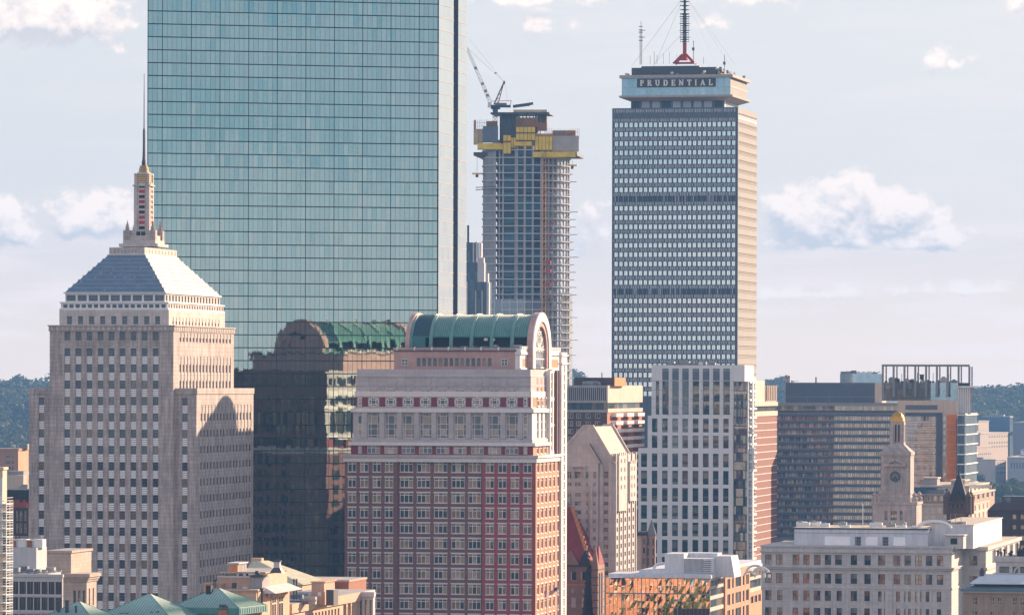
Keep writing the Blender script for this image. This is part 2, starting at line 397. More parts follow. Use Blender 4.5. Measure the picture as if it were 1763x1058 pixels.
for a, b in zip(xs_, xs_[1:]):
    for c, d in zip(zz, zz[1:]):
        tx, tz = rnd.gauss(0, 0.0016)*(b-a), rnd.gauss(0, 0.0011)*(d-c)
        gl.poly([(a, tx+tz, c), (b, -tx+tz, c), (b, -tx-tz, d), (a, tx-tz, d)], M_HG)
H.part('curtain_wall', gl)
en = MB(); M2 = MB()
def endpanels(ta, tb, n, inset=0.0):
    for i in range(n):
        a, b = ta+(tb-ta)*i/n, ta+(tb-ta)*(i+1)/n
        for c, d in zip(zz, zz[1:]):
            j = rnd.gauss(0, 0.004)
            p, q = ep(a, -0.30-j), ep(b, -0.30+j)
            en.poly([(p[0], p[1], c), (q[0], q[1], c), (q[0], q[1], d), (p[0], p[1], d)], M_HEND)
endpanels(0.0, t1, 7); H.part('end_curtain_wall', en); en = MB(); endpanels(t2, t3, 5)
p, q, r = ep(t1, -0.3), ep((t1+t2)/2, 5.0), ep(t2, -0.3)
H.part('end_curtain_wall', en)
nm = MB()
nm.poly([(p[0],p[1],0), (q[0],q[1],0), (q[0],q[1],HT), (p[0],p[1],HT)], M_NAVY); nm.poly([(q[0],q[1],0), (r[0],r[1],0), (r[0],r[1],HT), (q[0],q[1],HT)], M_NAVY)
H.part('notch', nm)
mu = MB()
for z in zf: mu.block(-hw, 0.0, -0.09, -0.03, z-0.17, z+0.13, M_MUL, skip='B')
for i, x in enumerate(xs_):
    i6 = round((x-x0)/pw)
    th = 0.09 if (i6 % 6 == 0 or i in (0, len(xs_)-1)) else 0.026
    mu.block(x-th, x+th, -0.07, -0.02, 0, HT, M_MUL, skip='BTD')
H.part('mullion_grid', mu)
eb = MB()
for z in zf:
    for (a, b) in ((0.0, t1), (t2, t3)):
        p, q = ep(a, -0.42), ep(b, -0.42); eb.tube((p[0], p[1], z), (q[0], q[1], z), 0.075, M_COP, 4, smooth=False)
H.part('end_mullion', eb)

# ------------------------------------------------------------------ stone tower with the stepped pyramid roof and spire
M_BK = stone('grey limestone', (0.52, 0.435, 0.405), var=0.20, course=1.1, streak=0.58, mortar=0.62)
M_BKT = stone('pale carved limestone', (0.60, 0.53, 0.49), var=0.15, course=0.9, streak=0.25)
M_BKR = stone('lead coated roof', (0.27, 0.305, 0.36), var=0.14, rough=0.40, streak=0.2, metal=0.9, spec=0.5)
M_BKE = plain('roof step edge', (0.62, 0.6, 0.6), 0.4, metal=0.3)
M_BLIND = plain('white metal spandrel', (0.88, 0.85, 0.86), 0.45)
M_NVP = plain('dark glazed roof bay', (0.015, 0.04, 0.06), 0.35)
G_BK = glass('office pane dark', [(0, (0.03,0.045,0.06)), (0.25, (0.06,0.06,0.06)), (0.42, (0.012,0.022,0.035)), (0.60, (0.11,0.08,0.055)), (0.72, (0.20,0.11,0.06)), (0.80, (0.03,0.04,0.05)), (0.93, (0.24,0.17,0.11))], mirror=0.07, rough=0.02)  # the browns paint warm reflections into the pane colour
G_BKG = glass('louvre pane', [(0, (0.10,0.12,0.14)), (0.5, (0.12,0.135,0.15))], mirror=0.05, rough=0.2)
style('bk', M_GREY, G_BK, fr=0.10, nz=(0.17, 0.34), bands=((0.5, 0.985, M_BLIND),))
style('bkd', M_GREY, G_BKG, fr=0.10, nz=(0.33, 0.66))
style('bks', M_BKT, M_BLACK, fr=0.12, nz=(0.5,), bands=((0.5, 0.985, M_BKT),))
B = Bld('stone_office_tower', 'grey limestone office tower with stepped pyramid roof, lantern and tall spire', 'tower', 298, 1340, py=700)
BK = B
ZB = 20.0
fl = [612.6+28.15*k for k in range(0, 18)]
def bkstack(y0, top, first):
    s = [(B.z(first, 0, y0), B.z(top, 0, y0), 'bkd')]
    ys = [f for f in fl if f > first-2]
    s += [(B.z(f+28.15, 0, y0), B.z(f, 0, y0), 'bk') for f in ys]
    return s
wl = MB()
xw = B.x(85); yd = B.y(402); zt = B.z(560)
cols = B.xs([(c-4.9, c+4.9) for c in (115.3,134.3,153.4,172.3,191.4,210.3,229.3,248.4,267.4)])
stk = bkstack(0, 599.3, 612.6); zb = stk[-1][0]
# front of the main shaft: louvres at the top, then continuous window strips
B.facade(wl, 'F', 0, xw, 0, 0, B.z(597), cols, [(zb, B.z(599.3))], M_BK, 0.55, stack=stk)
B.facade(wl, 'F', 0, xw, 0, B.z(597), zt, cols, B.zs([(571, 586)]), M_BK, 0.45, style='bkd')
# right side of the main shaft
sc = [(B.y(308.3+5.68*k), B.y(308.3+5.68*k+3.3)) for k in range(16)]
sst = [(B.z(f+28.15), B.z(f), 'bks') for f in fl[:-4]]
B.facade(wl, 'R', 0, 0, yd, 0, B.z(597), sc, [(sst[-1][0], B.z(612.6))], M_BK, 0.35, stack=sst)
B.facade(wl, 'R', 0, 0, yd, B.z(597), zt, sc, B.zs([(572, 588)]), M_BK, 0.35, style='bks')
wl.block(xw, 0, 0, yd, 0, zt, M_BK, top=M_ROOFG, skip='FR')
B.part('shaft', wl)
co = MB()
for z0, z1, o in ((B.z(570), B.z(561.5), 0.25), (B.z(561.5), B.z(559.3), 0.5)):
    co.block(xw-o, o, -o, yd+o, z0, z1, M_BK)
for k in range(24):                                  # carved frieze blocks
    a = xw+(0-xw)*(k+0.3)/24; co.block(a, a+(0-xw)/24*0.45, -0.4, -0.24, B.z(568.5), B.z(562.5), M_BKT)
for k in range(34):
    a = yd*(k+0.3)/34; co.block(0.24, 0.38, a, a+yd/34*0.45, B.z(568.5), B.z(562.5), M_BKT)
B.part('cornice', co)
sp = MB()
for (c0, c1) in cols:                                # fluted panels between the two louvre rows, sills
    sp.block(c0-0.1, c1+0.1, -0.10, 0.1, B.z(598.6), B.z(596.8), M_BKT)
    for j in range(3): sp.block(c0+(c1-c0)*(j+0.15)/3, c0+(c1-c0)*(j+0.75)/3, -0.08, 0.1, B.z(595), B.z(588), M_BK)
B.part('carved_panel', sp)
# wings
wg = MB()
xlw = B.x(50, 2.0); zw = B.z(670, 0, 2); ydw = B.y(436, B.x(338, 2.0))
lc = B.xs([(66.4, 75.7)], 2.0); st2 = bkstack(2.0, 684.5, 697.0)
B.facade(wg, 'F', 2.0, xlw, xw, 0, zw, lc, [(st2[-1][0], st2[0][1])], M_BK, 0.5, stack=st2)
wg.block(xlw, xw, 2.0, ydw, 0, zw, M_BK, top=M_ROOFG, skip='F')
wg.block(xlw-0.25, xw, 1.75, ydw, zw-1.2, zw+0.35, M_BK, top=M_ROOFG, skip='D')
xr = B.x(338, 2.0); rc = B.xs([(313.3, 322.6)], 2.0)
B.facade(wg, 'F', 2.0, 0, xr, 0, zw, rc, [(st2[-1][0], st2[0][1])], M_BK, 0.5, stack=st2)
wy = lambda p: B.y(p, xr)
sc2 = [(wy(345.0+5.6*k), wy(345.0+5.6*k+3.3)) for k in range(16)]
sst2 = [(B.z(f+28.15, xr), B.z(f, xr), 'bks') for f in fl if f > 683]
B.facade(wg, 'R', xr, 2.0, ydw, 0, zw, sc2, [(sst2[-1][0], sst2[0][1])], M_BK, 0.35, stack=sst2)
wg.block(0, xr, 2.0, ydw, 0, zw, M_BK, top=M_ROOFG, skip='FRL')
wg.block(0, xr+0.25, 1.75, ydw, zw-1.2, zw+0.35, M_BK, top=M_ROOFG, skip='D')
B.part('wing', wg)
# setback storeys under the roof
tp = MB()
y1 = 2.6; x1a, x1b = B.x(101.5, y1), B.x(290, y1); y1b = B.y(386.5, x1b)
c9 = B.xs([(c-4.4, c+4.4) for c in (119,138,157,176,195,214,233,252,270.5)], y1)
B.facade(tp, 'F', y1, x1a, x1b, zt, B.z(533, x1b, y1), c9, B.zs([(544, 558)], x1b, y1), M_BKT, 0.4, style='bkd')
s15 = [(B.y(296+5.62*k, x1b), B.y(296+5.62*k+2.4, x1b)) for k in range(15)]
B.facade(tp, 'R', x1b, y1, y1b, zt, B.z(533, x1b, y1), s15, B.zs([(545.5, 558.5)], x1b, y1), M_BKT, 0.3, style='bks')
tp.block(x1a, x1b, y1, y1b, zt, B.z(533, x1b, y1), M_BKT, skip='FRD')
y2 = 3.2; x2a, x2b = B.x(104, y2), B.x(288, y2); y2b = B.y(384, x2b)
def ztier(p): return B.z(p, x2b, y2)
tp.block(x2a-0.3, x2b+0.3, y2-0.3, y2b+0.3, ztier(533), ztier(530.5), M_WHITE)
c17 = B.xs([(108+10.55*k, 108+10.55*k+7.5) for k in range(17)], y2)
B.facade(tp, 'F', y2, x2a, x2b, ztier(530.5), ztier(521.5), c17, [(ztier(529.8), ztier(523.6))], M_WHITE, 0.4, style='bkd')
s20 = [(y2+(y2b-y2)*(k+0.25)/22, y2+(y2b-y2)*(k+0.7)/22) for k in range(22)]
B.facade(tp, 'R', x2b, y2, y2b, ztier(530.5), ztier(521.5), s20, [(ztier(529.8), ztier(523.6))], M_BKT, 0.3, style='bkd')
tp.block(x2a, x2b, y2, y2b, ztier(530.5), ztier(521.5), M_WHITE, skip='FRD')
tp.block(x2a-0.3, x2b+0.3, y2-0.3, y2b+0.3, ztier(521.5), ztier(519.3), M_WHITE)
y3 = 4.2; x3a, x3b = B.x(111.5, y3), B.x(283.5, y3); y3b = B.y(378, x3b)
def z3(p): return B.z(p, x3b, y3)
c9b = B.xs([(113.5+19.0*k, 113.5+19.0*k+16.0) for k in range(9)], y3)
B.facade(tp, 'F', y3, x3a, x3b, z3(519.3), z3(505), c9b, [(z3(518), z3(507.5))], M_WHITE, 0.5, style='bkd')
s18 = [(y3+(y3b-y3)*(k+0.2)/18, y3+(y3b-y3)*(k+0.75)/18) for k in range(18)]
B.facade(tp, 'R', x3b, y3, y3b, z3(519.3), z3(505), s18, [(z3(518), z3(507.5))], M_BKT, 0.3, style='bkd')
tp.block(x3a, x3b, y3, y3b, z3(519.3), z3(505), M_WHITE, skip='FRD')
tp.block(x3a-0.4, x3b+0.4, y3-0.4, y3b+0.4, z3(505), z3(502.5), M_BKE)
B.part('setback_storey', tp)
# stepped pyramid
rf = MB(); eg = MB()
zr0, ycr = z3(502.5), (y3+y3b)/2
ztop = B.z(437, B.x(248, 16), 16)
yt0 = y3+ (y3b-y3)*0.30; xt0, xt1 = B.x(187, yt0), B.x(248, yt0); yt1 = B.y(303.5, xt1)
n = 9
for k in range(n):
    f0, f1 = k/n, (k+1)/n
    L = lambda a, b, f: a+(b-a)*f
    b0 = (L(x3a, xt0, f0), L(x3b, xt1, f0), L(y3, yt0, f0), L(y3b, yt1, f0), L(zr0, ztop, f0))
    b1 = (L(x3a, xt0, f1)-0.2, L(x3b, xt1, f1)+0.2, L(y3, yt0, f1)-0.2, L(y3b, yt1, f1)+0.2, L(zr0, ztop, f1))
    rf.frus(b0, b1, M_BKR)
    e0 = (b1[0]-0.22, b1[1]+0.22, b1[2]-0.22, b1[3]+0.22)
    eg.block(*e0, b1[4]-0.32, b1[4]+0.06, M_BKR if k < n-1 else M_BKE)
    ns = 9-k//2
    if k < 8:
        for j in range(ns):                          # snow guards
            xa = L(b0[0], b0[1], (j+0.5)/ns); ym = L(b0[2], b1[2], 0.5); zm = L(b0[4], b1[4], 0.5)
            if rnd.random() < 0.35: eg.block(xa-0.15, xa+0.15, ym-0.25, ym+0.1, zm-0.12, zm+0.12, M_BKE)
ro = B.part('pyramid_roof', rf)
o = eg.build('step_edge', ro)
# crown, lantern and spire
la = MB()
x4a, x4b, y4a, y4b = xt0, xt1, yt0, yt1
z4 = B.z(425.5, x4b, y4a)
la.block(x4a, x4b, y4a, y4b, ztop, z4, M_BKT)
for k in range(10):
    a = x4a+(x4b-x4a)*(k+0.35)/10; la.block(a, a+0.35, y4a-0.08, y4a, ztop+0.5, z4-0.5, M_BK)
    b_ = y4a+(y4b-y4a)*(k+0.35)/10; la.block(x4b, x4b+0.08, b_, b_+0.5, ztop+0.5, z4-0.5, M_BK)
xm, ym = (x4a+x4b)/2+ (B.x(247, 20)-B.x(217.5, 20))*0.0, (y4a+y4b)/2
xm = B.x(246.5, ym)
sc_ = (1340+ym)/F
def lz(py): return B.z(py, xm, ym)
def lb(mb, hw_, hd, za, zb_, mat): mb.block(xm-hw_, xm+hw_, ym-hd, ym+hd, lz(za), lz(zb_), mat)
for hw_, hd, za, zb_ in ((5.6, 5.6, 425.5, 420), (4.7, 4.7, 420, 414), (4.2, 4.2, 414, 406), (3.0, 3.0, 406, 397)): lb(la, hw_, hd, za, zb_, M_BKT)
B.part('crown_base', la)
sh = MB()
hw_ = 2.0
sh.block(xm-hw_, xm+hw_, ym-hw_, ym+hw_, lz(420), lz(321), M_BKT)
for dx in (-1, 1):                                   # pilasters and corner buttresses
    for dy in (-1, 1):
        sh.block(xm+dx*1.75-0.5, xm+dx*1.75+0.5, ym+dy*1.75-0.5, ym+dy*1.75+0.5, lz(420), lz(319), M_BKT)
        bx, by = xm+dx*3.7, ym+dy*3.7
        sh.block(bx-0.95, bx+0.95, by-0.95, by+0.95, lz(416), lz(397), M_BK)
        for zz_, r_ in ((396, 0.75), (392.5, 0.65), (389, 0.5), (386, 0.35)):
            sh.lathe(bx, by, [(0.2, lz(zz_+3)), (r_, lz(zz_+1.6)), (r_, lz(zz_)), (0.15, lz(zz_-1.4))], M_BK, 8)
        sh.lathe(bx, by, [(0.16, lz(385)), (0.02, lz(379))], M_DGREY, 6)
lan = B.part('lantern_tower', sh)
lw_ = MB(); lr = MB()
for k in range(9):
    za, zb_ = lz(395-8.9*k), lz(389.5-8.9*k)
    for face in range(4):
        c, s_ = cos(face*pi/2), sin(face*pi/2)
        mt = M_RED if k in (1, 2, 5, 7) and face < 2 else M_BLACK
        R_ = Matrix.Translation((xm, ym, 0)) @ Matrix.Rotation(face*pi/2, 4, 'Z')
        w = MB(); w.block(-0.8, 0.8, -hw_-0.06, -hw_+0.02, za, zb_, mt, skip='B'); w.block(-1.0, 1.0, -hw_-0.25, -hw_, zb_, zb_+0.55, M_BKT)
        q9 = MB(); q9.add(w, R_); q9.build('lamp_panel' if mt is M_RED else 'window', lan)
lw_.block(xm-1.3, xm+1.3, ym-3.06, ym-3.0, lz(414), lz(399), M_BLACK)
lw_.block(xm-0.1, xm+0.1, ym-3.12, ym-3.05, lz(414), lz(399), M_BKT)
lw_.build('door', lan)
bc = MB()
bc.block(xm-2.55, xm+2.55, ym-2.55, ym+2.55, lz(321), lz(318.5), M_BKT)
bc.block(xm-1.8, xm+1.8, ym-1.8, ym+1.8, lz(318.5), lz(301), M_DGREY)
M_BEAC = plain('amber glass', (0.62, 0.42, 0.20), 0.35)
for k in range(5): bc.block(xm-1.95, xm+1.95, ym-1.95, ym+1.95, lz(317.3-3.3*k), lz(317.3-3.3*k-2.5), M_BEAC)
for dx in (-1, 1):
    for dy in (-1, 1): bc.block(xm+dx*1.85-0.35, xm+dx*1.85+0.35, ym+dy*1.85-0.35, ym+dy*1.85+0.35, lz(318.5), lz(300.5), M_BKT)
bc.block(xm-2.25, xm+2.25, ym-2.25, ym+2.25, lz(301), lz(299), M_BKT)
B.part('beacon', bc)
si = MB()
for k, (r_, a, b_) in enumerate(((1.5, 299, 296.5), (1.15, 296, 293.5), (1.15, 293, 290.8), (1.05, 290.3, 288), (0.9, 287.5, 285))):
    si.block(xm-r_, xm+r_, ym-r_, ym+r_, lz(a), lz(b_), M_BKT if k in (0,) else M_GOLD if k in (1, 3) else M_BK)
si.block(xm-0.5, xm+0.5, ym-0.5, ym+0.5, lz(299), lz(278), M_DGREY)
prof = [(0.62, lz(285)), (0.55, lz(276)), (0.42, lz(270)), (0.33, lz(255)), (0.30, lz(222)), (0.16, lz(221)), (0.12, lz(170)), (0.07, lz(128))]
si.lathe(xm, ym, prof, M_DGREY, 8)
si.lathe(xm, ym, [(0.0, lz(129)), (0.22, lz(128)), (0.0, lz(127))], M_GOLD, 8)
for k in range(14): si.block(xm-0.45, xm+0.45, ym-0.06, ym+0.06, lz(274-3.6*k), lz(274-3.6*k)+0.14, M_DGREY)
B.part('spire', si)
B.finish()

# ------------------------------------------------------------------ red brick office block with the barrel vault
M_RB = stone('red brick', (0.34, 0.080, 0.085), var=0.14, brick=(0.8, 0.30), streak=0.12, mortar=1.25)
M_RBB = stone('brown brick', (0.21, 0.105, 0.098), var=0.14, brick=(0.8, 0.30), streak=0.12, mortar=1.25)
M_RBO = stone('red brick with painted sunlight', (0.50, 0.23, 0.13), var=0.10, brick=(0.8, 0.30), streak=0.10, mortar=1.1)  # lit copy of the red brick, sunlight put into the colour
M_CAST = stone('grey cast stone', (0.52, 0.475, 0.48), var=0.08, streak=0.16, course=2.4, mortar=0.85)
M_CASTW = stone('white cast stone', (0.74, 0.68, 0.66), var=0.07, streak=0.14)
M_PINK = stone('pink granite', (0.52, 0.33, 0.30), var=0.10, streak=0.12, course=1.6, mortar=0.85)
M_PAN = plain('dark red panel', (0.20, 0.025, 0.04), 0.6)
M_TEAL = stone('verdigris copper roof', (0.115, 0.27, 0.235), sheen=0.8, var=0.16, rough=0.5, streak=0.25)
M_TEALD = stone('dark patinated copper', (0.05, 0.17, 0.18), var=0.15, rough=0.55, streak=0.2)
TAN = [(0, (0.035,0.05,0.06)), (0.16, (0.30,0.21,0.14)), (0.34, (0.05,0.055,0.06)), (0.45, (0.26,0.17,0.11)), (0.58, (0.12,0.10,0.09)), (0.70, (0.36,0.26,0.18)), (0.80, (0.03,0.045,0.06)), (0.92, (0.42,0.34,0.26))]  # tans stand for reflected sunlit brick, put into the pane colour
G_RB = glass('office pane with blinds and painted reflections', TAN, mirror=0.07, rough=0.02)
G_RBS = glass('office pane grey blind', [(0, (0.26,0.22,0.20)), (0.5, (0.30,0.25,0.22)), (0.8, (0.20,0.18,0.17))], mirror=0.06)
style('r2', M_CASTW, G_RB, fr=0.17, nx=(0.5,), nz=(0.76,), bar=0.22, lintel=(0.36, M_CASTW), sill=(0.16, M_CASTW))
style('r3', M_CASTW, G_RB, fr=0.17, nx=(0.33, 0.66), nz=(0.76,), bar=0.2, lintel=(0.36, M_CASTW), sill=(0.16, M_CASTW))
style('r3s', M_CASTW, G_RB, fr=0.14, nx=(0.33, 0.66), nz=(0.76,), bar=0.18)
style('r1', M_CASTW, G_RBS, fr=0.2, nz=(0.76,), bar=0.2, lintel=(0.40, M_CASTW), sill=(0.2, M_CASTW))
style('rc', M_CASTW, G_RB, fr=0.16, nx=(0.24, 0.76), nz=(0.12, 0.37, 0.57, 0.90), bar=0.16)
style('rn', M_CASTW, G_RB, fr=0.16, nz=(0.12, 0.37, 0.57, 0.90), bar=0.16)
style('rt', M_PINK, G_BK, fr=0.05)
style('r4', M_CASTW, G_BK, fr=0.15, nx=(0.5,), nz=(0.5,), bar=0.15)
style('rbay', M_CASTW, G_RBS, fr=0.2, nz=(0.33, 0.66), bar=0.3)
R = Bld('red_brick_office_block', 'red and brown brick office block with green barrel vault on its roof', 'office building', 922, 1386, py=850)
zc0, zc1 = R.z(796), R.z(783.5)
yR = R.y(964)
rows = R.zs([(795.3+26.2*k+(1.6 if k else 0), 813.6+26.2*k+(0.6 if k else 0)) for k in range(11)])
pav = 0.9
xl0, xl1, xr0 = R.x(593), R.x(684), R.x(830)
br = MB()
cl = R.xs([(598.4,612.8),(619.4,633.8),(641,655.4),(662,676.4)])
cr = R.xs([(835.8,850.2),(857.2,871.6),(878.8,893.3),(900.5,914.9)])
cc = R.xs([(688,710.7),(717.4,740.1),(747,769.7),(776.8,799.5),(806,827.6)], pav)
R.facade(br, 'F', 0, xl0, xl1, 0, zc0, cl, rows, M_RBB, 0.35, style='r2')
R.facade(br, 'F', 0, xr0, 0, 0, zc0, cr, rows, M_RB, 0.35, style='r2')
R.facade(br, 'F', pav, xl1, xr0, 0, zc0, cc, rows, M_RBB, 0.35, style='r3')
br.poly([(xl1, 0, 0), (xl1, pav, 0), (xl1, pav, zc0), (xl1, 0, zc0)], M_RBB); br.poly([(xr0, pav, 0), (xr0, 0, 0), (xr0, 0, zc0), (xr0, pav, zc0)], M_RB)
cs = [(R.y(a), R.y(b)) for a, b in ((924.4,928.0),(931.2,935),(938,941.6),(945,948.6),(952,955.2),(958.8,961.4))]
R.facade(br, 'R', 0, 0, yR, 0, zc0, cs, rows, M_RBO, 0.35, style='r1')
DEP = 64.0
br.block(xl0, 0, 0, yR, 0, zc0, M_RBB, skip='FRB'); br.block(xl0, -9, yR, DEP, 0, zc0, M_RBB, skip='F'); br.poly([(0,yR,0),(-9,yR,0),(-9,yR,zc0),(0,yR,zc0)], M_RBB)
R.part('brick_wall', br)
cn = MB()
for (a, b, y0) in ((xl0, xl1, 0), (xl1, xr0, pav), (xr0, 0, 0)):
    oo = 0.35
    cn.block(a-(oo if a == xl0 else 0), b+(oo if b == 0 else 0), y0-oo, y0+6, zc0, zc0+(zc1-zc0)*0.62, M_CASTW)
    cn.block(a-(0.8 if a == xl0 else 0), b+(0.8 if b == 0 else 0), y0-0.8, y0+6, zc0+(zc1-zc0)*0.62, zc1, M_CAST)
cn.block(0, 0.35, 6, yR, zc0, zc0+(zc1-zc0)*0.62, M_CASTW); cn.block(0, 0.8, 6, yR, zc0+(zc1-zc0)*0.62, zc1, M_CASTW)
cn.block(xl0, 0, 5, yR, zc0, zc1-0.2, M_CAST, top=M_ROOFG); cn.block(xl0, -9, yR, DEP, zc0, zc1-0.2, M_CAST, top=M_ROOFG)
R.part('cornice', cn)
# upper storeys, each a little narrower
ya = 2.2
def zu(p): return R.z(p, R.x(913, ya), ya)
def tier(mb, pl, pr, ylo, za, zb_, mat, ret=False):
    a, b = R.x(pl, ylo), R.x(pr, ylo); mb.block(a, b, ylo, 52, zu(za), zu(zb_), mat); return a, b
class Tier(MB):
    def block(s, x0, x1, y0, y1, z0, z1, mat, top=None, skip=''):
        if y1-y0 > 20 and x1 > -9:
            ym_ = R.y(949.5, x1); MB.block(s, x0, x1, y0, ym_, z0, z1, mat, top, skip+'LB'); MB.block(s, x0, -9, ym_, y1, z0, z1, mat, top, 'FL')
            s.poly([(x0, y1, z0), (x0, y0, z0), (x0, y0, z1), (x0, y1, z1)], M_RBB); s.poly([(x1, ym_, z0), (-9, ym_, z0), (-9, ym_, z1), (x1, ym_, z1)], mat)
        else: MB.block(s, x0, x1, y0, y1, z0, z1, mat, top, skip)
up = Tier()
ta, tb = R.x(604, ya), R.x(917.5, ya); yu = R.y(949, tb)
wide = [(632.5+29.75*k, 653.0+29.75*k) for k in range(9)]
shortc = R.xs([(615.8, 622.5)]+[(w0-1.0, w1+1.0) for w0, w1 in wide]+[(900.5, 907.5)], ya)
R.facade(up, 'F', ya, ta, tb, zu(784), zu(767.5), [shortc[0]]+shortc[1:-1]+[shortc[-1]], [(zu(781.5), zu(768.6))], M_PAN, 0.3, style='r3s')
s4 = lambda xx_: [(R.y(tbp, xx_), R.y(tbp+3.6, xx_)) for tbp in (923.5, 930.3, 937, 943.5)]
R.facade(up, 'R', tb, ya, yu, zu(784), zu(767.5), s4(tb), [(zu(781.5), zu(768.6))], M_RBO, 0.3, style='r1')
up.block(ta, tb, ya, DEP-2, zu(784), zu(767.5), M_PAN, skip='FR')
up.block(ta-0.7, tb+0.7, ya-0.7, DEP-1.3, zu(767.5), zu(762), M_CASTW)
y5 = 3.0; ca, cb = R.x(607.5, y5), R.x(915.5, y5)
up.block(ca-0.3, cb+0.3, y5-1.0, DEP-2, zu(762), zu(756), M_CAST)
cw = R.xs([(615.6, 623)]+wide+[(900.3, 907.8)], y5)
def cst(mb, za, zb_, st_, cols_, mat, rec_=0.7):
    for i, c_ in enumerate(cols_): pass
R.facade(up, 'F', y5, ca, cb, zu(756), zu(710), cw[1:-1], [(zu(755), zu(711.5))], M_CAST, 0.8, style='rc')
R.facade(up, 'R', cb, y5, R.y(949, cb), zu(756), zu(710), s4(cb), [(zu(755), zu(711.5))], M_CASTW, 0.4, style='rbay')
up.block(ca, cb, y5, DEP-3, zu(756), zu(710), M_CAST, skip='FR')
for (c0, c1) in (cw[0], cw[-1]): R.addwin('rn', 'F', y5-0.5, c0, c1, zu(755), zu(711.5), 0.5)
for k in range(10):                                   # pilasters with bases
    pc = 627.6+29.75*k; a, b = R.x(pc-4.2, y5), R.x(pc+4.2, y5)
    up.block(a, b, y5-0.45, y5, zu(755.5), zu(709), M_CAST); up.block(a-0.4, b+0.4, y5-0.95, y5, zu(761.5), zu(756), M_CAST)
up.block(ca-0.6, cb+0.6, y5-0.7, DEP-2.5, zu(710), zu(703.5), M_CASTW)
y6 = 3.4; oa, ob = R.x(611.5, y6), R.x(913.5, y6)
up.block(oa, ob, y6, DEP-3, zu(703.5), zu(683), M_CAST)
up.block(oa-0.4, ob+0.4, y6-0.45, DEP-2.7, zu(703.5), zu(701.2), M_CAST)
rp = MB()
for k in range(10):
    pc = 627.8+29.75*k; rp.block(R.x(pc-5.0, y6), R.x(pc+5.0, y6), y6-0.06, y6, zu(700.3), zu(684.4), M_PAN, skip='B'); R.part('red_panel', rp); rp = MB()
for a, b in ((611.6, 614.0), (908.6, 913.4)): rp.block(R.x(a, y6), R.x(b, y6), y6-0.06, y6, zu(700.3), zu(684.4), M_PAN, skip='B'); R.part('red_panel', rp); rp = MB()
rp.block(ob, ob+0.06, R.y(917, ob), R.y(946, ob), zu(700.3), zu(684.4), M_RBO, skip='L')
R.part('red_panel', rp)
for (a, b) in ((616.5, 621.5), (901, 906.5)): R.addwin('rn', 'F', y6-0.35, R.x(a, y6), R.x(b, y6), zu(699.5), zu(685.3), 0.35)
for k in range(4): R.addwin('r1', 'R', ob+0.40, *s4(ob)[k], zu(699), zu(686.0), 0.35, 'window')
# round windows
rw0 = MB(); n_ = 20
rx, rz = 1.35, 1.18
for i in range(n_):
    a0_, a1_ = 2*pi*i/n_, 2*pi*(i+1)/n_
    for (k0, k1, yy0, yy1, mt) in ((1.0, 1.16, -0.3, -0.3, M_CASTW),):
        rw0.poly([(rx*k0*cos(a0_), yy0, rz*k0*sin(a0_)), (rx*k1*cos(a0_), yy0, rz*k1*sin(a0_)), (rx*k1*cos(a1_), yy0, rz*k1*sin(a1_)), (rx*k0*cos(a1_), yy0, rz*k0*sin(a1_))][::-1], mt)
        rw0.poly([(rx*k1*cos(a0_), yy0, rz*k1*sin(a0_)), (rx*k1*cos(a0_), 0, rz*k1*sin(a0_)), (rx*k1*cos(a1_), 0, rz*k1*sin(a1_)), (rx*k1*cos(a1_), yy0, rz*k1*sin(a1_))], mt)
        rw0.poly([(rx*k0*cos(a0_), 0, rz*k0*sin(a0_)), (rx*k0*cos(a0_), yy0, rz*k0*sin(a0_)), (rx*k0*cos(a1_), yy0, rz*k0*sin(a1_)), (rx*k0*cos(a1_), 0, rz*k0*sin(a1_))], mt)
rw0.poly([(rx*cos(-2*pi*i/n_), -0.10, rz*sin(2*pi*i/n_)) for i in range(n_)], G_BK)
for d in (-0.5, 0.5):
    rw0.block(d*rx-0.1, d*rx+0.1, -0.26, -0.11, -rz*0.85, rz*0.85, M_CASTW); rw0.block(-rx*0.85, rx*0.85, -0.25, -0.12, d*rz-0.1, d*rz+0.1, M_CASTW)
for dx in (-1, 1): rw0.block(dx*rx*0.98-0.28, dx*rx*0.98+0.28, -0.27, -0.05, -0.16, 0.16, M_CASTW)
for dz in (-1, 1): rw0.block(-0.16, 0.16, -0.27, -0.05, dz*rz*0.98-0.25, dz*rz*0.98+0.25, M_CASTW)
rme = rw0.mesh('round_window')
for w0, w1 in wide:
    o = bpy.data.objects.new('round_window', rme); COL.objects.link(o); o.parent = R.e; o.location = ((R.x(w0, y6)+R.x(w1, y6))/2, y6, zu(692.4))
y7 = 3.7; aa, ab = R.x(612, y7), R.x(913, y7)
up.block(aa-0.25, ab+0.25, y7-0.5, DEP-3, zu(683), zu(673.6), M_CASTW)
up.block(aa, ab, y7, DEP-3.3, zu(673.6), zu(648), M_CAST)
up.block(aa-0.12, ab+0.12, y7-0.2, DEP-3.2, zu(648.8), zu(647.4), M_CAST); up.block(aa-0.12, ab+0.12, y7-0.2, DEP-3.2, zu(664.5), zu(663.6), M_CAST)
y8 = 4.2
up.block(R.x(613.5, y8), R.x(912.5, y8), y8, DEP-3.8, zu(647.4), zu(635.5), M_CAST, top=M_ROOFG)
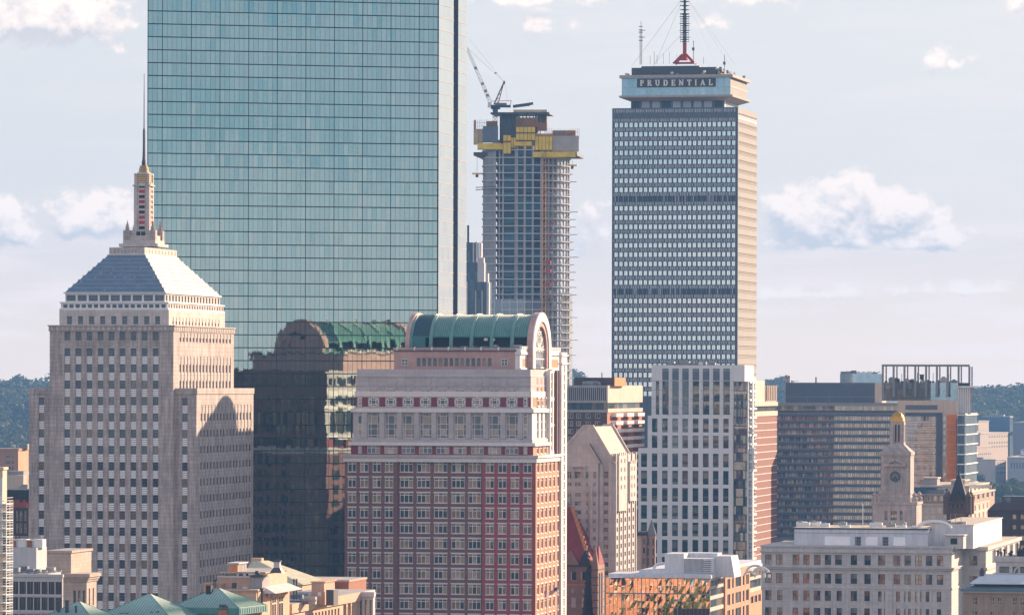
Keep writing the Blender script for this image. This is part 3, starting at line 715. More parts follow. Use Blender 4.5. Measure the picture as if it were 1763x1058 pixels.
for w0, w1 in wide:                                    # panels and swags
    a, b = R.x(w0+0.6, y7), R.x(w1-0.6, y7)
    for (p, q_, r__, s__) in ((a, a+0.16, 661.5, 650.5), (b-0.16, b, 661.5, 650.5), (a, b, 661.5, 660.8), (a, b, 651.2, 650.5)): up.block(p, q_, y7-0.14, y7, zu(r__), zu(s__), M_CAST)
    for j in range(8):
        t0, t1_ = j/8, (j+1)/8
        f_ = lambda t: zu(666.5)-(1-(2*t-1)**2)*0.95
        up.tube((a+(b-a)*t0, y7-0.25, f_(t0)), (a+(b-a)*t1_, y7-0.25, f_(t1_)), 0.30, M_CAST, 6)
    for (p, s__) in ((a, 1), (b, -1)): up.poly([(p, y7-0.16, zu(672.5)), (p+s__*1.3, y7-0.16, zu(672.5)), (p, y7-0.16, zu(667))][::s__], M_CASTW)
for k in range(4):
    yy0, yy1 = s4(ab)[k]
    up.block(ab, ab+0.2, yy0, yy1, zu(672.5), zu(666), M_RBO); up.block(ab, ab+0.12, yy0, yy1, zu(661), zu(650), M_PINK)
R.part('upper_storey', up)
# bay of tall glazing and the far pier on the right side
bay = MB()
xb_ = R.x(922, 0)+0.3
ybA, ybB = R.y(946.5, xb_), R.y(962.5, xb_)
xbb = -0.9
ybA, ybB = R.y(946.5, xbb), R.y(962.0, xbb)
sl = [(ybA+(ybB-ybA)*(0.10+0.31*k), ybA+(ybB-ybA)*(0.29+0.31*k)) for k in range(3)]
R.facade(bay, 'R', xbb, ybA, ybB, zc1-0.5, zu(637.5), sl, [(zu(778), zu(735)), (zu(730), zu(690)), (zu(684), zu(641))], M_CASTW, 0.35, style='rbay')
bay.block(xbb-4, xbb, ybA, ybB, zc1-0.5, zu(637.5), M_CASTW, skip='R')
xp = 0.6; ypA, ypB = R.y(966.2, xp), R.y(975.5, xp)
slp = [(ypA+(ypB-ypA)*0.36, ypA+(ypB-ypA)*0.66)]
zp = R.z(606, 0, 30)
R.facade(bay, 'R', xp, ypA, ypB, 0, zp, slp, [(R.z(1060-15.5*k, 0, 30), R.z(1047-15.5*k, 0, 30)) for k in range(28)], M_CASTW, 0.3, style='rbay')
bay.block(xp-0.8, xp, ypA, ypB, 0, zp, M_CASTW, skip='R')
bay.block(-4, -0.2, ypA-2.5, ypB-0.5, 0, zu(637.5), M_RBB)
for k in range(2): bay.block(xp-1.1, xp+0.3, ypA-0.5, ypB+0.5, R.z(627-14*k, 0, 30), R.z(624.5-14*k, 0, 30), M_CASTW)
R.part('stair_bay', bay)
# penthouse with the vault
ph = MB()
yp0 = 9.0; pa, pb = R.x(677.5, yp0), R.x(886, yp0)
zq = lambda p: R.z(p, pb, yp0)
pc_ = R.xs([(716.5+9.42*k, 723.0+9.42*k) for k in range(14)], yp0)
R.facade(ph, 'F', yp0, pa, pb, zu(636), zq(604.5), pc_, [(zq(630.5), zq(616))], M_PINK, 0.4, style='rt')
for a, b in ((690.7, 701.8), (862, 873.2)): R.addwin('r4', 'F', yp0-0.32, R.x(a, yp0), R.x(b, yp0), zq(629.3), zq(617.5), 0.3)
ypb = 57.0
ph.block(pa, pb, yp0, ypb, zu(636), zq(604.5), M_PINK, top=M_ROOFG, skip='F')
ph.block(pa-0.35, pb+0.35, yp0-0.35, ypb+0.35, zq(604.5), zq(602.4), M_DGREY)
ph.block(pa-0.2, pb+0.2, yp0-0.2, yp0+0.8, zq(602.4), zq(598.5), M_PINK); ph.block(pa-0.2, pb+0.2, ypb-0.8, ypb+0.2, zq(602.4), zq(598.5), M_PINK)
for p in (683, 713, 743, 771.5, 800, 827.5, 857.5):
    a, b = R.x(p-1.3, yp0), R.x(p+1.3, yp0); ph.block(a, b, yp0-0.45, yp0+0.6, zq(603), zq(597), M_CASTW)
for k in range(12): ph.block(pa+0.3+(pb-pa)*k/12, pa+0.3+(pb-pa)*k/12+0.5, ypb-0.4, ypb+0.4, zq(602), zq(597), M_CASTW)
R.part('penthouse', ph)
# north end blocks either side of the arch
nb = MB()
xe = R.x(905, 14)
yc, ry_ = 0, 0
xn = R.x(914, 18)
yA = R.y(916.5, xn); yB = R.y(945.5, xn); yc = (yA+yB)/2; ry_ = (yB-yA)/2
zs_ = R.z(601, xn, yc); rzv = R.z(541.5, xn, yc)-zs_
xe0 = R.x(886, yp0)
def ne(y0, y1, x1_, ztp):
    nb = MB()
    nb.block(pb, x1_, y0, y1, zu(636), zq(610), M_CASTW); nb.block(pb, x1_+0.5, y0-0.5, y1+0.5, zq(610), zq(605.5), M_CASTW)
    nb.block(pb, x1_+0.25, y0, y1, zq(605.5), ztp, M_CASTW)
    m_ = max(3, int((y1-y0)/2.2))
    for k in range(m_):
        a = y0+(y1-y0)*(k+0.2)/m_; nb.block(x1_-0.2, x1_+0.5, a, a+(y1-y0)/m_*0.55, ztp-0.2, ztp+0.6, M_CASTW)
    nb.block(x1_, x1_+0.05, y0+(y1-y0)*0.35, y1-(y1-y0)*0.08, zq(631), zq(617), M_RBO, skip='L')
    nb.block(x1_, x1_+0.06, y0+(y1-y0)*0.10, y0+(y1-y0)*0.25, zq(631), zq(616), M_CASTW, skip='L')
    nb.block(pb, x1_+0.4, y0-0.2, y1+0.3, zu(636), zq(633), M_CASTW); R.part('parapet_block', nb)
xN = xn-1.5
ne(yp0, yA-1.2, xN, zq(599)); ne(yB+1.0, R.y(962, xN), xN, zq(599))
va = MB(); vr = MB(); vi = MB()
xv0 = R.x(722, yc); xv1 = xn-0.2
nb_ = 6; segs = 22
def vp(th, k=1.0): return (yc-cos(th)*ry_*k, zs_+sin(th)*rzv*k)
tho = math.asin(0.36)
for i in range(nb_):
    xa, xb2 = xv0+(xv1-xv0)*(i+0.0)/nb_, xv0+(xv1-xv0)*(i+1.0)/nb_
    mt = M_TEAL if i else M_NVP
    ths = [tho+(pi-2*tho)*j/segs for j in range(segs+1)]
    for t0, t1_ in zip(ths, ths[1:]):
        (ya_, za_), (yb2, zb2) = vp(t0), vp(t1_)
        va.poly([(xa, ya_, za_), (xb2, ya_, za_), (xb2, yb2, zb2), (xa, yb2, zb2)], mt)
    for j in range(1, 9):                               # standing seams
        xs2 = xa+(xb2-xa)*j/9
        for t0, t1_ in zip(ths, ths[1:]):
            (ya_, za_), (yb2, zb2) = vp(t0, 1.012), vp(t1_, 1.012)
            va.poly([(xs2-0.06, ya_, za_), (xs2+0.06, ya_, za_), (xs2+0.06, yb2, zb2), (xs2-0.06, yb2, zb2)], M_TEALD)
ribs = []
for i in range(nb_+1):
    xa = xv0+(xv1-xv0)*i/nb_; ths = [pi*j/28 for j in range(29)]
    for t0, t1_ in zip(ths, ths[1:]):
        (a0y, a0z), (a1y, a1z) = vp(t0, 1.035), vp(t1_, 1.035); (b0y, b0z), (b1y, b1z) = vp(t0, 0.96), vp(t1_, 0.96)
        x0_, x1_ = xa-0.45, xa+0.45
        vr.poly([(x0_, a0y, a0z), (x1_, a0y, a0z), (x1_, a1y, a1z), (x0_, a1y, a1z)], M_TEAL)
        vr.poly([(x0_, b0y, b0z), (x0_, a0y, a0z), (x0_, a1y, a1z), (x0_, b1y, b1z)], M_TEAL); vr.poly([(x1_, a0y, a0z), (x1_, b0y, b0z), (x1_, b1y, b1z), (x1_, a1y, a1z)], M_TEAL)
    for s__ in (-1, 1): vr.block(xa-0.45, xa+0.45, yc+s__*ry_*0.97-0.3, yc+s__*ry_*0.97+0.3, zq(604), zs_+0.2, M_TEAL)
    ribs.append(vr); vr = MB()
for s__ in (-1, 1):
    yl = yc-s__*ry_*0.955
    vi.block(xv0, xv1, yl-0.12, yl+0.12, zs_+rzv*0.33, zs_+rzv*0.37, M_TEALD)
    vi.block(xv0, xv1, yl-0.1, yl+0.1, zs_-1.2, zs_+rzv*0.06, M_TEALD)
vi.block(xv0+0.5, xv1-0.5, yc-ry_*0.55, yc+ry_*0.55, zs_-1, zs_+rzv*0.5, M_BLACK)
vi.block(xv0-0.1, xv0+4.3, yc-ry_*0.97, yc-ry_*0.95, zs_, zs_+rzv*0.35, M_TEALD)
vault = R.part('barrel_vault', va)
[q.build('rib', vault) for q in ribs]; vi.build('vent_opening', vault)
eqm = MB()
for k in range(9):
    xa = xv0+5+(xv1-xv0-8)*k/9; h_ = rnd.uniform(0.8, 2.2); eqm.block(xa, xa+rnd.uniform(1.2, 2.6), yc-ry_*0.85, yc-ry_*0.6, zs_-0.6, zs_-0.6+h_, M_STEEL if k % 2 else M_WHITE)
for p in (836, 848): eqm.lathe(R.x(p, yc-ry_*0.9), yc-ry_*0.92, [(0.0, R.z(587, 0, 12)), (0.62, R.z(585.5, 0, 12)), (0.62, R.z(582, 0, 12)), (0, R.z(580.5, 0, 12))], M_WHITE, 10)
eqm.build('cooling_equipment', vault)
# the two end arches
def arch(mb, x0_, x1_, inner, mat, fill=None):
    N_ = 28; zb_ = zq(634)
    th = [pi*j/N_ for j in range(N_+1)]
    ko = 1.07; ki = inner
    O = [(yc-cos(t)*ry_*ko, zs_+sin(t)*rzv*ko) for t in th]; I = [(yc-cos(t)*ry_*ki, zs_+sin(t)*rzv*ki) for t in th]
    O = [(O[0][0], zb_)]+O+[(O[-1][0], zb_)]; I = [(I[0][0], zb_)]+I+[(I[-1][0], zb_)]
    for j in range(len(O)-1):
        for (x_, fl_) in ((x1_, False), (x0_, True)):
            p = [(x_, *I[j]), (x_, *I[j+1]), (x_, *O[j+1]), (x_, *O[j])]
            mb.poly(p[::-1] if not fl_ else p, mat)
        mb.poly([(x0_, *O[j]), (x1_, *O[j]), (x1_, *O[j+1]), (x0_, *O[j+1])], mat); mb.poly([(x1_, *I[j]), (x0_, *I[j]), (x0_, *I[j+1]), (x1_, *I[j+1])], mat)
ar = MB(); arch(ar, xn-1.6, xn, 0.66, M_PINK); arch(ar, xn, xn+0.35, 0.80, M_CASTW)
R.part('arch_wall', ar)
ar2 = MB(); arch(ar2, xv0-1.4, xv0-0.2, 0.62, M_PINK)
ar2.block(xv0-1.0, xv0-0.8, yc-ry_*0.65, yc+ry_*0.65, zq(634), zs_+rzv*0.5, M_PINK)
R.part('arch_wall', ar2)
aw = MB(); th = [pi*j/20 for j in range(21)]
aw.poly([(xn-0.9, yc-ry_*0.68, zq(634))]+[(xn-0.9, yc-cos(t)*ry_*0.68, zs_+sin(t)*rzv*0.68) for t in th]+[(xn-0.9, yc+ry_*0.68, zq(634))], G_BKG)
awo = R.part('arch_window', aw)
tr = MB()
for t in th[1:-1:3]: tr.bar((xn-0.75, yc, zs_), (xn-0.75, yc-cos(t)*ry_*0.62, zs_+sin(t)*rzv*0.62), 0.22, M_WHITE)
for (cy_, cz_, r_) in ((0.0, 0.30, 0.22), (-0.3, 0.12, 0.17), (0.3, 0.12, 0.17), (0, 0.05, 0.12), (0, 0.5, 0.1), (-0.2, 0.42, 0.1), (0.2, 0.42, 0.1)):
    for j in range(10):
        a0_, a1_ = 2*pi*j/10, 2*pi*(j+1)/10
        tr.bar((xn-0.72, yc+(cy_+r_*cos(a0_))*ry_, zs_+(cz_+r_*sin(a0_))*rzv), (xn-0.72, yc+(cy_+r_*cos(a1_))*ry_, zs_+(cz_+r_*sin(a1_))*rzv), 0.2, M_WHITE)
for k in range(7): tr.bar((xn-0.75, yc-ry_*0.6+ry_*1.2*k/6, zq(633)), (xn-0.75, yc-ry_*0.6+ry_*1.2*k/6, zs_), 0.16, M_WHITE)
for zz_ in (zs_, zq(617), zq(632)): tr.bar((xn-0.75, yc-ry_*0.66, zz_), (xn-0.75, yc+ry_*0.66, zz_), 0.3, M_WHITE)
tr.build('tracery', awo)
# windows of the rear and south walls, seen only in the skyscraper's glass
rw = MB()
for k in range(24):
    z_ = zc0-3.6-4.35*k
    if z_ < 8: break
    for j in range(14): a = 3+4.2*j; rw.poly([(xl0-0.03, a+2.4, z_), (xl0-0.03, a, z_), (xl0-0.03, a, z_+2.8), (xl0-0.03, a+2.4, z_+2.8)], G_BK)
    for j in range(10): a = xl0+2+4.4*j; rw.poly([(a+2.6, DEP+0.03, z_), (a, DEP+0.03, z_), (a, DEP+0.03, z_+2.8), (a+2.6, DEP+0.03, z_+2.8)], G_BK)
for z_, h_ in ((zu(781), 2.2), (zu(755), 7.0), (zu(699), 2.4), (zu(660), 2.2)):
    for j in range(14): a = 5+3.8*j; rw.poly([(ta-0.75, a+2.0, z_), (ta-0.75, a, z_), (ta-0.75, a, z_+h_), (ta-0.75, a+2.0, z_+h_)], G_BK)
    for j in range(10): a = ta+3+4.2*j; rw.poly([(a+2.4, DEP-1.2, z_), (a, DEP-1.2, z_), (a, DEP-1.2, z_+h_), (a+2.4, DEP-1.2, z_+h_)], G_BK)
rw = rw.build('rear_window', R.e); rw['kind'] = 'stuff'
R.finish()
# ------------------------------------------------------------------ tower with the lettered crown
M_PRC = stone('tan precast ribs', (0.30, 0.28, 0.265), var=0.08, streak=0.12)
M_PRG = plain('grey aluminium', (0.42, 0.44, 0.48), 0.45, metal=0.1)
M_PRD = plain('blue grey spandrel', (0.095, 0.13, 0.175), 0.4, metal=0.1)
M_SIGN = plain('charcoal sign board', (0.05, 0.06, 0.075), 0.6)
M_LET = plain('cream sign letter', (0.84, 0.80, 0.74), 0.5)
G_PR = glass('bright pane', [(0, (0.40,0.44,0.43)), (0.4, (0.44,0.47,0.45)), (0.7, (0.42,0.44,0.42)), (0.9, (0.36,0.42,0.43))], mirror=0.72, tint=(1.0,1.0,0.97), rough=0.03)
G_PRO = glass('sunlit pane', [(0, (0.60,0.30,0.16))], mirror=0.15)
G_SKY = glass('pale blue crown glass', [(0, (0.20,0.28,0.32)), (0.5, (0.24,0.32,0.35)), (0.8, (0.17,0.25,0.29))], mirror=0.34, tint=(0.72,0.90,1.0), rough=0.03)
style('pw', M_PRD, G_PR, fr=0.08, nx=(0.5,), bar=0.07)
style('pg', M_PRG, G_BKG, fr=0.05, nx=(0.33, 0.66), bar=0.1)
U = Bld('sign_tower', 'tall grey office tower with a lettered crown and antennas on top', 'skyscraper', 1268, 2014, gam=radians(12.5), py=400)
ux = U.x(1053.2, py=400); uy = U.y(1302.3, py=400); zt = U.z(184.5)
bd = MB()
cp = [1057.2+8.42*k for k in range(25)]
cols = [(U.x(p, py=400), U.x(p+6.0, py=400)) for p in cp]
pitch = 16.0; rows = []
for k in range(-2, 30):
    if k in (-2, -1, 8, 18): continue
    yy = 209.3+pitch*k; rows.append((U.z(yy+8.6), U.z(yy)))
U.facade(bd, 'F', 0, ux, 0, 0, zt, cols, rows, M_PRD, 0.45, style='pw')
lou = MB(); fin = MB()
for k in (8, 18):
    yy = 209.3+pitch*k
    for j in range(75): a = ux+0.5+(0-ux-1)*j/75; lou.block(a, a+0.32, -0.14, 0.02, U.z(yy+9), U.z(yy-1), M_PRG if rnd.random() < 0.3 else M_NAVY)
for j in range(50):
    a = ux+0.6+(0-ux-1.4)*j/50; lou.block(a, a+0.75, -0.10, 0.02, U.z(203.8), U.z(195.5), G_BKG)
lou.build('louvre', U.e)
for k in range(-1, 30):                               # staggered spandrel fins
    yy = 209.3+pitch*k-7.2
    for i, p in enumerate(cp):
        for j, (o_, w_) in enumerate(((-1.0, 1.6), (2.0, 2.0), (5.2, 1.4))):
            if (i+k) % 2 and j == 1: o_ = 3.4
            a, b = U.x(p+o_, py=400), U.x(p+o_+w_, py=400)
            fin.block(a, b, -0.22, 0, U.z(yy+6.2), U.z(yy+0.8), M_PRG, skip='B')
for i in range(26):
    a = U.x(cp[0]-1.6+8.42*i, py=400); fin.block(a-0.14, a+0.14, -0.30, -0.02, 0, zt, M_PRD, skip='BD')
fin.build('spandrel_fin', U.e)
U.facade(bd, 'R', 0, 0, uy, 0, zt, [], [], M_PRC)
bd.block(ux, 0, 0, uy, 0, zt, M_PRD, top=M_ROOFG, skip='FR')
U.part('office_shaft', bd)
rb = MB()
for k in range(-1, 31):
    yy = 209.3+pitch*k
    for o_, d_ in ((0, 0.28), (2.6, 0.2), (5.4, 0.14)): rb.block(0, d_, -0.15, uy+0.1, U.z(yy+o_+1.0), U.z(yy+o_), M_PRC, skip='L')
rb.block(0, 0.05, 0.5, uy-0.5, U.z(203.5), U.z(196), M_PRG, skip='L')
rb.block(0, 0.5, -0.3, 0.8, 0, zt, M_PRD, skip='L')
rb.build('horizontal_rib', U.e)
yn = 6.0
nk = MB(); na, nbx = U.x(1086, yn, 175), U.x(1247, yn, 175); nyb = U.y(1272, nbx, 180)
nk.block(na, nbx, yn, nyb, zt, U.z(168, 0, 6), M_PRD)
for j in range(9): a = na+(nbx-na)*j/9; nk.block(a+0.2, a+(nbx-na)/9*0.8, yn-0.12, yn, zt+0.4, U.z(170, 0, 6), M_NAVY if j in (0, 3, 8) else M_PRG, skip='B')
nk.block(nbx, nbx+0.1, yn, yn+1.6, zt, U.z(168, 0, 6), M_WHITE); nk.build('recessed_storey', U.e)
pl = MB()
def plate(l, r, rr, y0, z0, z1, fl=0.0):
    a, b = U.x(l, y0, 165), U.x(r, y0, 165); yb = U.y(rr, b, 165)
    pl.frus((a+fl, b-fl, y0+fl, yb-fl, z0), (a, b, y0, yb, (z0*0.55+z1*0.45)), M_PRG); pl.block(a, b, y0, yb, z0*0.55+z1*0.45, z1, M_PRC if False else M_PRG)
    return a, b, yb
zz_ = lambda p: U.z(p, 0, 3)
M_PLT = stone('pale concrete plate', (0.42, 0.36, 0.33), var=0.08)
pl = MB()
for (l, r, rr, z0, z1, mt) in ((1065.5, 1261, 1291.5, 170.5, 163.2, M_PLT), (1066, 1261, 1291.5, 133.0, 128.0, M_PLT)):
    a, b = U.x(l, 1, 165), U.x(r, 1, 165); yb = U.y(rr, b, 165)
    if z0 > 165: pl.frus((a+4, b-4, 5, yb-4, zz_(z0+2)), (a, b, 1, yb, zz_(166.5)), mt); pl.block(a, b, 1, yb, zz_(166.5), zz_(z1), mt)
    else: pl.block(a, b, 1, yb, zz_(z0), zz_(z1), mt, top=M_ROOFG)
pl.build('roof_plate', U.e)
cr_ = MB(); ca, cb_ = U.x(1070.5, 2.6, 150), U.x(1257, 2.6, 150); cyb = U.y(1285.5, cb_, 150)
cr_.block(ca, cb_, 2.6, cyb, zz_(163.5), zz_(132.8), M_PRC, skip='F')
for i in range(18):
    for j in range(2):
        a, b = ca+(cb_-ca)*i/18, ca+(cb_-ca)*(i+1)/18; za, zb_ = ((163.5, 149), (149, 132.8))[j]
        cr_.poly([(a, 2.6, zz_(za)), (b, 2.6, zz_(za)), (b, 2.6, zz_(zb_)), (a, 2.6, zz_(zb_))], G_SKY)
cr_.build('crown', U.e)
cf = MB()
for i in range(19): a = ca+(cb_-ca)*i/18; cf.block(a-0.06, a+0.06, 2.5, 2.6, zz_(163.5), zz_(132.8), M_PRG, skip='B')
cf.block(ca, cb_, 2.48, 2.6, zz_(149.4), zz_(148.6), M_PRG); cf.block(cb_, cb_+0.15, 2.6, cyb, zz_(148.6), zz_(147.8), M_WHITE)
cf.build('crown_mullion', U.e)
sb = MB(); sa, s_b = U.x(1096.5, 2.3, 140), U.x(1231.5, 2.3, 140); sb.block(sa, s_b, 2.1, 2.5, zz_(148.8), zz_(134.3), M_SIGN); sign = U.part('sign_board', sb)
# letters drawn as strokes with slab serifs, unit box 0..w x 0..1
def arcp(cx, cy, rx, ry, a0, a1, n=8): return [(cx+rx*cos(radians(a0+(a1-a0)*i/n)), cy+ry*sin(radians(a0+(a1-a0)*i/n))) for i in range(n+1)]
T, t_ = 0.23, 0.15
GL = {
 'P': (0.62, [([(0.17,0),(0.17,1)],T), ([(0.17,0.945),(0.36,0.945)],t_), (arcp(0.36,0.72,0.17,0.225,90,-90),T*0.9), ([(0.36,0.495),(0.17,0.495)],t_), ([(0.02,0.05),(0.36,0.05)],t_), ([(0.02,0.95),(0.2,0.95)],t_)]),
 'R': (0.72, [([(0.17,0),(0.17,1)],T), ([(0.17,0.945),(0.36,0.945)],t_), (arcp(0.36,0.74,0.16,0.205,90,-90),T*0.9), ([(0.36,0.53),(0.17,0.53)],t_), ([(0.36,0.5),(0.58,0.06)],T), ([(0.02,0.05),(0.33,0.05)],t_), ([(0.48,0.05),(0.72,0.05)],t_), ([(0.02,0.95),(0.2,0.95)],t_)]),
 'U': (0.74, [([(0.16,1),(0.16,0.32)],T), (arcp(0.37,0.32,0.21,0.26,180,360),T*0.8), ([(0.58,0.32),(0.58,1)],T*0.8), ([(0.0,0.95),(0.32,0.95)],t_), ([(0.44,0.95),(0.72,0.95)],t_)]),
 'D': (0.74, [([(0.17,0),(0.17,1)],T), ([(0.17,0.945),(0.34,0.945)],t_), (arcp(0.34,0.5,0.28,0.445,90,-90,10),T), ([(0.34,0.055),(0.02,0.055)],t_), ([(0.02,0.95),(0.2,0.95)],t_)]),
 'E': (0.64, [([(0.17,0),(0.17,1)],T), ([(0.02,0.945),(0.56,0.945)],t_), ([(0.02,0.055),(0.58,0.055)],t_), ([(0.17,0.5),(0.44,0.5)],t_), ([(0.55,1),(0.55,0.74)],t_), ([(0.57,0),(0.57,0.27)],t_), ([(0.44,0.38),(0.44,0.62)],t_)]),
 'N': (0.80, [([(0.16,0),(0.16,1)],t_), ([(0.12,0.97),(0.62,0.06)],T), ([(0.64,0.0),(0.64,1)],t_), ([(0.02,0.05),(0.3,0.05)],t_), ([(0.5,0.95),(0.78,0.95)],t_), ([(0.0,0.95),(0.18,0.95)],t_)]),
 'T': (0.66, [([(0.33,0),(0.33,1)],T), ([(0.03,0.945),(0.63,0.945)],t_), ([(0.05,1),(0.05,0.72)],t_), ([(0.61,1),(0.61,0.72)],t_), ([(0.18,0.05),(0.48,0.05)],t_)]),
 'I': (0.34, [([(0.17,0),(0.17,1)],T), ([(0.02,0.95),(0.32,0.95)],t_), ([(0.02,0.05),(0.32,0.05)],t_)]),
 'A': (0.78, [([(0.14,0.04),(0.37,0.97)],t_), ([(0.37,0.97),(0.62,0.04)],T), ([(0.22,0.33),(0.54,0.33)],t_), ([(0.0,0.05),(0.28,0.05)],t_), ([(0.48,0.05),(0.78,0.05)],t_)]),
 'L': (0.62, [([(0.17,0),(0.17,1)],T), ([(0.02,0.95),(0.34,0.95)],t_), ([(0.02,0.055),(0.56,0.055)],t_), ([(0.57,0),(0.57,0.3)],t_)]),
}
word = 'PRUDENTIAL'; hgt = zz_(136.6)-zz_(146.6); tot = sum(GL[c][0] for c in word); wid = U.x(1226.5, 2, 140)-U.x(1101.5, 2, 140)
gapw = (wid-tot*hgt*1.12)/(len(word)-1); xx_ = U.x(1101.5, 2, 140)
for c in word:
    w_, st_ = GL[c]; lm = MB(); kx = hgt*1.12
    for pts, th in st_:
        for (p, q) in zip(pts, pts[1:]):
            p_, q_ = Vector((p[0]*kx, p[1]*hgt)), Vector((q[0]*kx, q[1]*hgt)); d = q_-p_; nn = Vector((-d.y, d.x)).normalized()*th*hgt*0.5
            a, b, c_, d_ = p_-nn, q_-nn, q_+nn, p_+nn
            F4 = [(v.x, 0, v.y) for v in (a, b, c_, d_)]; B4 = [(v.x, 0.25, v.y) for v in (a, b, c_, d_)]
            lm.poly(F4, M_LET)
            for i in range(4): lm.poly([F4[i], B4[i], B4[(i+1) % 4], F4[(i+1) % 4]], M_LET)
    o = lm.build('letter', sign); o.location = (xx_, 1.84, zz_(146.6)); xx_ += w_*kx+gapw
# roof plant and antennas
rp_ = MB(); ra, rbx = U.x(1087, 10, 118), U.x(1232, 10, 118)
rp_.block(ra, rbx, 10, 34, zz_(129), zz_(113), M_DGREY); rp_.block(ra+4, U.x(1203, 10, 118), 10.6, 33, zz_(113), zz_(110.3), M_DGREY)
rp_.block(rbx+0.2, U.x(1240, 12, 118), 12, 32, zz_(129), zz_(115), M_PRC)
U.part('plant_room', rp_)
an = MB()
mx, my = U.x(1178.5, 22, 60), 22.0
mz = lambda p: U.z(p, mx, my)
for dx in (-1, 1):
    for dy in (-1, 1): an.tube((mx+dx*4.2, my+dy*3, mz(110)), (mx+dx*0.8, my+dy*0.8, mz(94)), 0.45, M_RED, 5)
an.block(mx-4, mx+4.3, my-2, my+2, mz(110), mz(107.5), M_RED); an.block(mx-1.9, mx+1.2, my-1.5, my+1.5, mz(104), mz(95.5), M_RED)
an.tube((mx, my, mz(95)), (mx, my, mz(74)), 0.85, M_RED, 6); an.tube((mx, my, mz(76)), (mx, my, mz(24)), 0.8, M_GREY, 6); an.tube((mx, my, mz(24)), (mx, my, mz(-60)), 0.55, M_DGREY, 6)
for k in range(13):
    p = 73-3.9*k; an.lathe(mx, my, [(0.7, mz(p)), (1.5+0.5*(k % 3), mz(p-0.8)), (1.2, mz(p-1.8))], M_DGREY if k % 3 else M_GREY, 8)
    an.bar((mx-1.7, my, mz(p)), (mx-1.7, my, mz(p-3)), 0.2, M_DGREY); an.bar((mx+1.7, my, mz(p)), (mx+1.7, my, mz(p-3)), 0.2, M_DGREY)
for k in range(10):
    p = 24-7.0*k; an.lathe(mx, my, [(0.3, mz(p+1.5)), (2.1, mz(p+0.4)), (2.1, mz(p-0.3)), (0.3, mz(p-0.8))], M_DGREY, 8)
for dx, dy, pz in ((-14, 6, 100), (-12, -6, 104), (18, 6, 104), (14, -6, 106), (-22, 0, 108), (21, 0, 108)):
    an.tube((mx+dx, my+dy, mz(112)), (mx+dx*0.03, my+dy*0.03, mz(-5 if abs(dx) > 13 else 55)), 0.05, M_GREY, 3)
U.part('broadcast_mast', an)
an2 = MB(); ax, ay = U.x(1103.2, 14, 80), 14.0
for dx in (-0.35, 0.35):
    for dy in (-0.35, 0.35): an2.tube((ax+dx, ay+dy, mz(113)), (ax+dx, ay+dy, mz(52)), 0.10, M_GREY, 4)
for k in range(24): p = 112-2.5*k; an2.bar((ax-0.35, ay-0.35, mz(p)), (ax+0.35, ay-0.35, mz(p-2.5)), 0.1, M_GREY)
an2.tube((ax, ay, mz(52)), (ax, ay, mz(38)), 0.12, M_GREY, 5)
for p in (48, 54, 58, 66, 72): an2.block(ax-0.9, ax+0.9, ay-0.25, ay+0.25, mz(p), mz(p-1.4), M_STEEL)
for p in (54, 66): an2.bar((ax, ay, mz(p)), (ax+1.9, ay, mz(p)), 0.25, M_STEEL)
U.part('lattice_mast', an2)
for (px_, top, r_) in ((1193.5, 72, 0.13), (1126, 90, 0.08), (1131, 96, 0.07), (1142, 93, 0.06), (1152, 91, 0.06), (1165, 95, 0.06), (1119, 97, 0.07), (1247, 97, 0.12), (1211, 100, 0.07)):
    w = MB(); x_ = U.x(px_, 16, 100); w.tube((x_, 16, mz(129 if px_ > 1235 else 112)), (x_, 16, mz(top)), r_, M_DGREY, 5)
    if r_ > 0.1: w.block(x_-0.5, x_+0.5, 15.6, 16.4, mz(top+17), mz(top+12), M_DGREY)
    U.part('whip_antenna', w)
for i in range(22):                                   # dishes and small gear along the roof edge
    w = MB(); x_ = rnd.uniform(ca+1, cb_) if i < 9 else cb_-0.6; y_ = 3.2 if i < 9 else rnd.uniform(3, cyb-1); h_ = rnd.uniform(0.6, 1.4)
    if i >= 15: x_ = rnd.uniform(U.x(1236, 8, 118), cb_); y_ = rnd.uniform(5, 12); h_ = rnd.uniform(1.2, 3.6)
    w.tube((x_, y_, zz_(128)), (x_, y_, zz_(128)+h_), 0.07, M_DGREY, 5)
    if i % 3: w.lathe(x_, y_, [(0.0, zz_(128)+h_-0.5), (0.6, zz_(128)+h_-0.3), (0.6, zz_(128)+h_+0.35), (0.0, zz_(128)+h_+0.5)], M_WHITE if i % 2 else M_DGREY, 8)
    else: w.block(x_-0.5, x_+0.5, y_-0.4, y_+0.4, zz_(128)+h_*0.3, zz_(128)+h_, M_GREY)
    U.part('roof_dish', w)
U.finish(panes=False)

# ------------------------------------------------------------------ concrete tower under construction
M_CON = stone('raw concrete', (0.40, 0.385, 0.39), var=0.14, streak=0.25)
M_SHW = stone('smooth grey concrete', (0.30, 0.30, 0.325), var=0.12, streak=0.3)
M_COND = stone('core concrete with painted shade', (0.10, 0.11, 0.13), var=0.15, streak=0.2)  # darker copy of the concrete, inner shade put into the colour
G_KT = glass('blue screened opening', [(0, (0.02,0.085,0.15)), (0.3, (0.012,0.04,0.075)), (0.55, (0.03,0.12,0.19)), (0.8, (0.01,0.025,0.045))], mirror=0.03, rough=0.1)
G_KC = glass('grey blue cladding glass', [(0, (0.13,0.17,0.22)), (0.4, (0.16,0.20,0.25)), (0.75, (0.11,0.15,0.20))], mirror=0.12, rough=0.03)
G_KP = glass('pale cladding glass', [(0, (0.40,0.43,0.42)), (0.5, (0.44,0.46,0.44)), (0.85, (0.34,0.38,0.38))], mirror=0.35, rough=0.06)
K = Bld('unfinished_tower', 'unfinished concrete high rise with bare floors and yellow formwork at its top', 'high rise', 934, 2315, gam=radians(6), py=350)
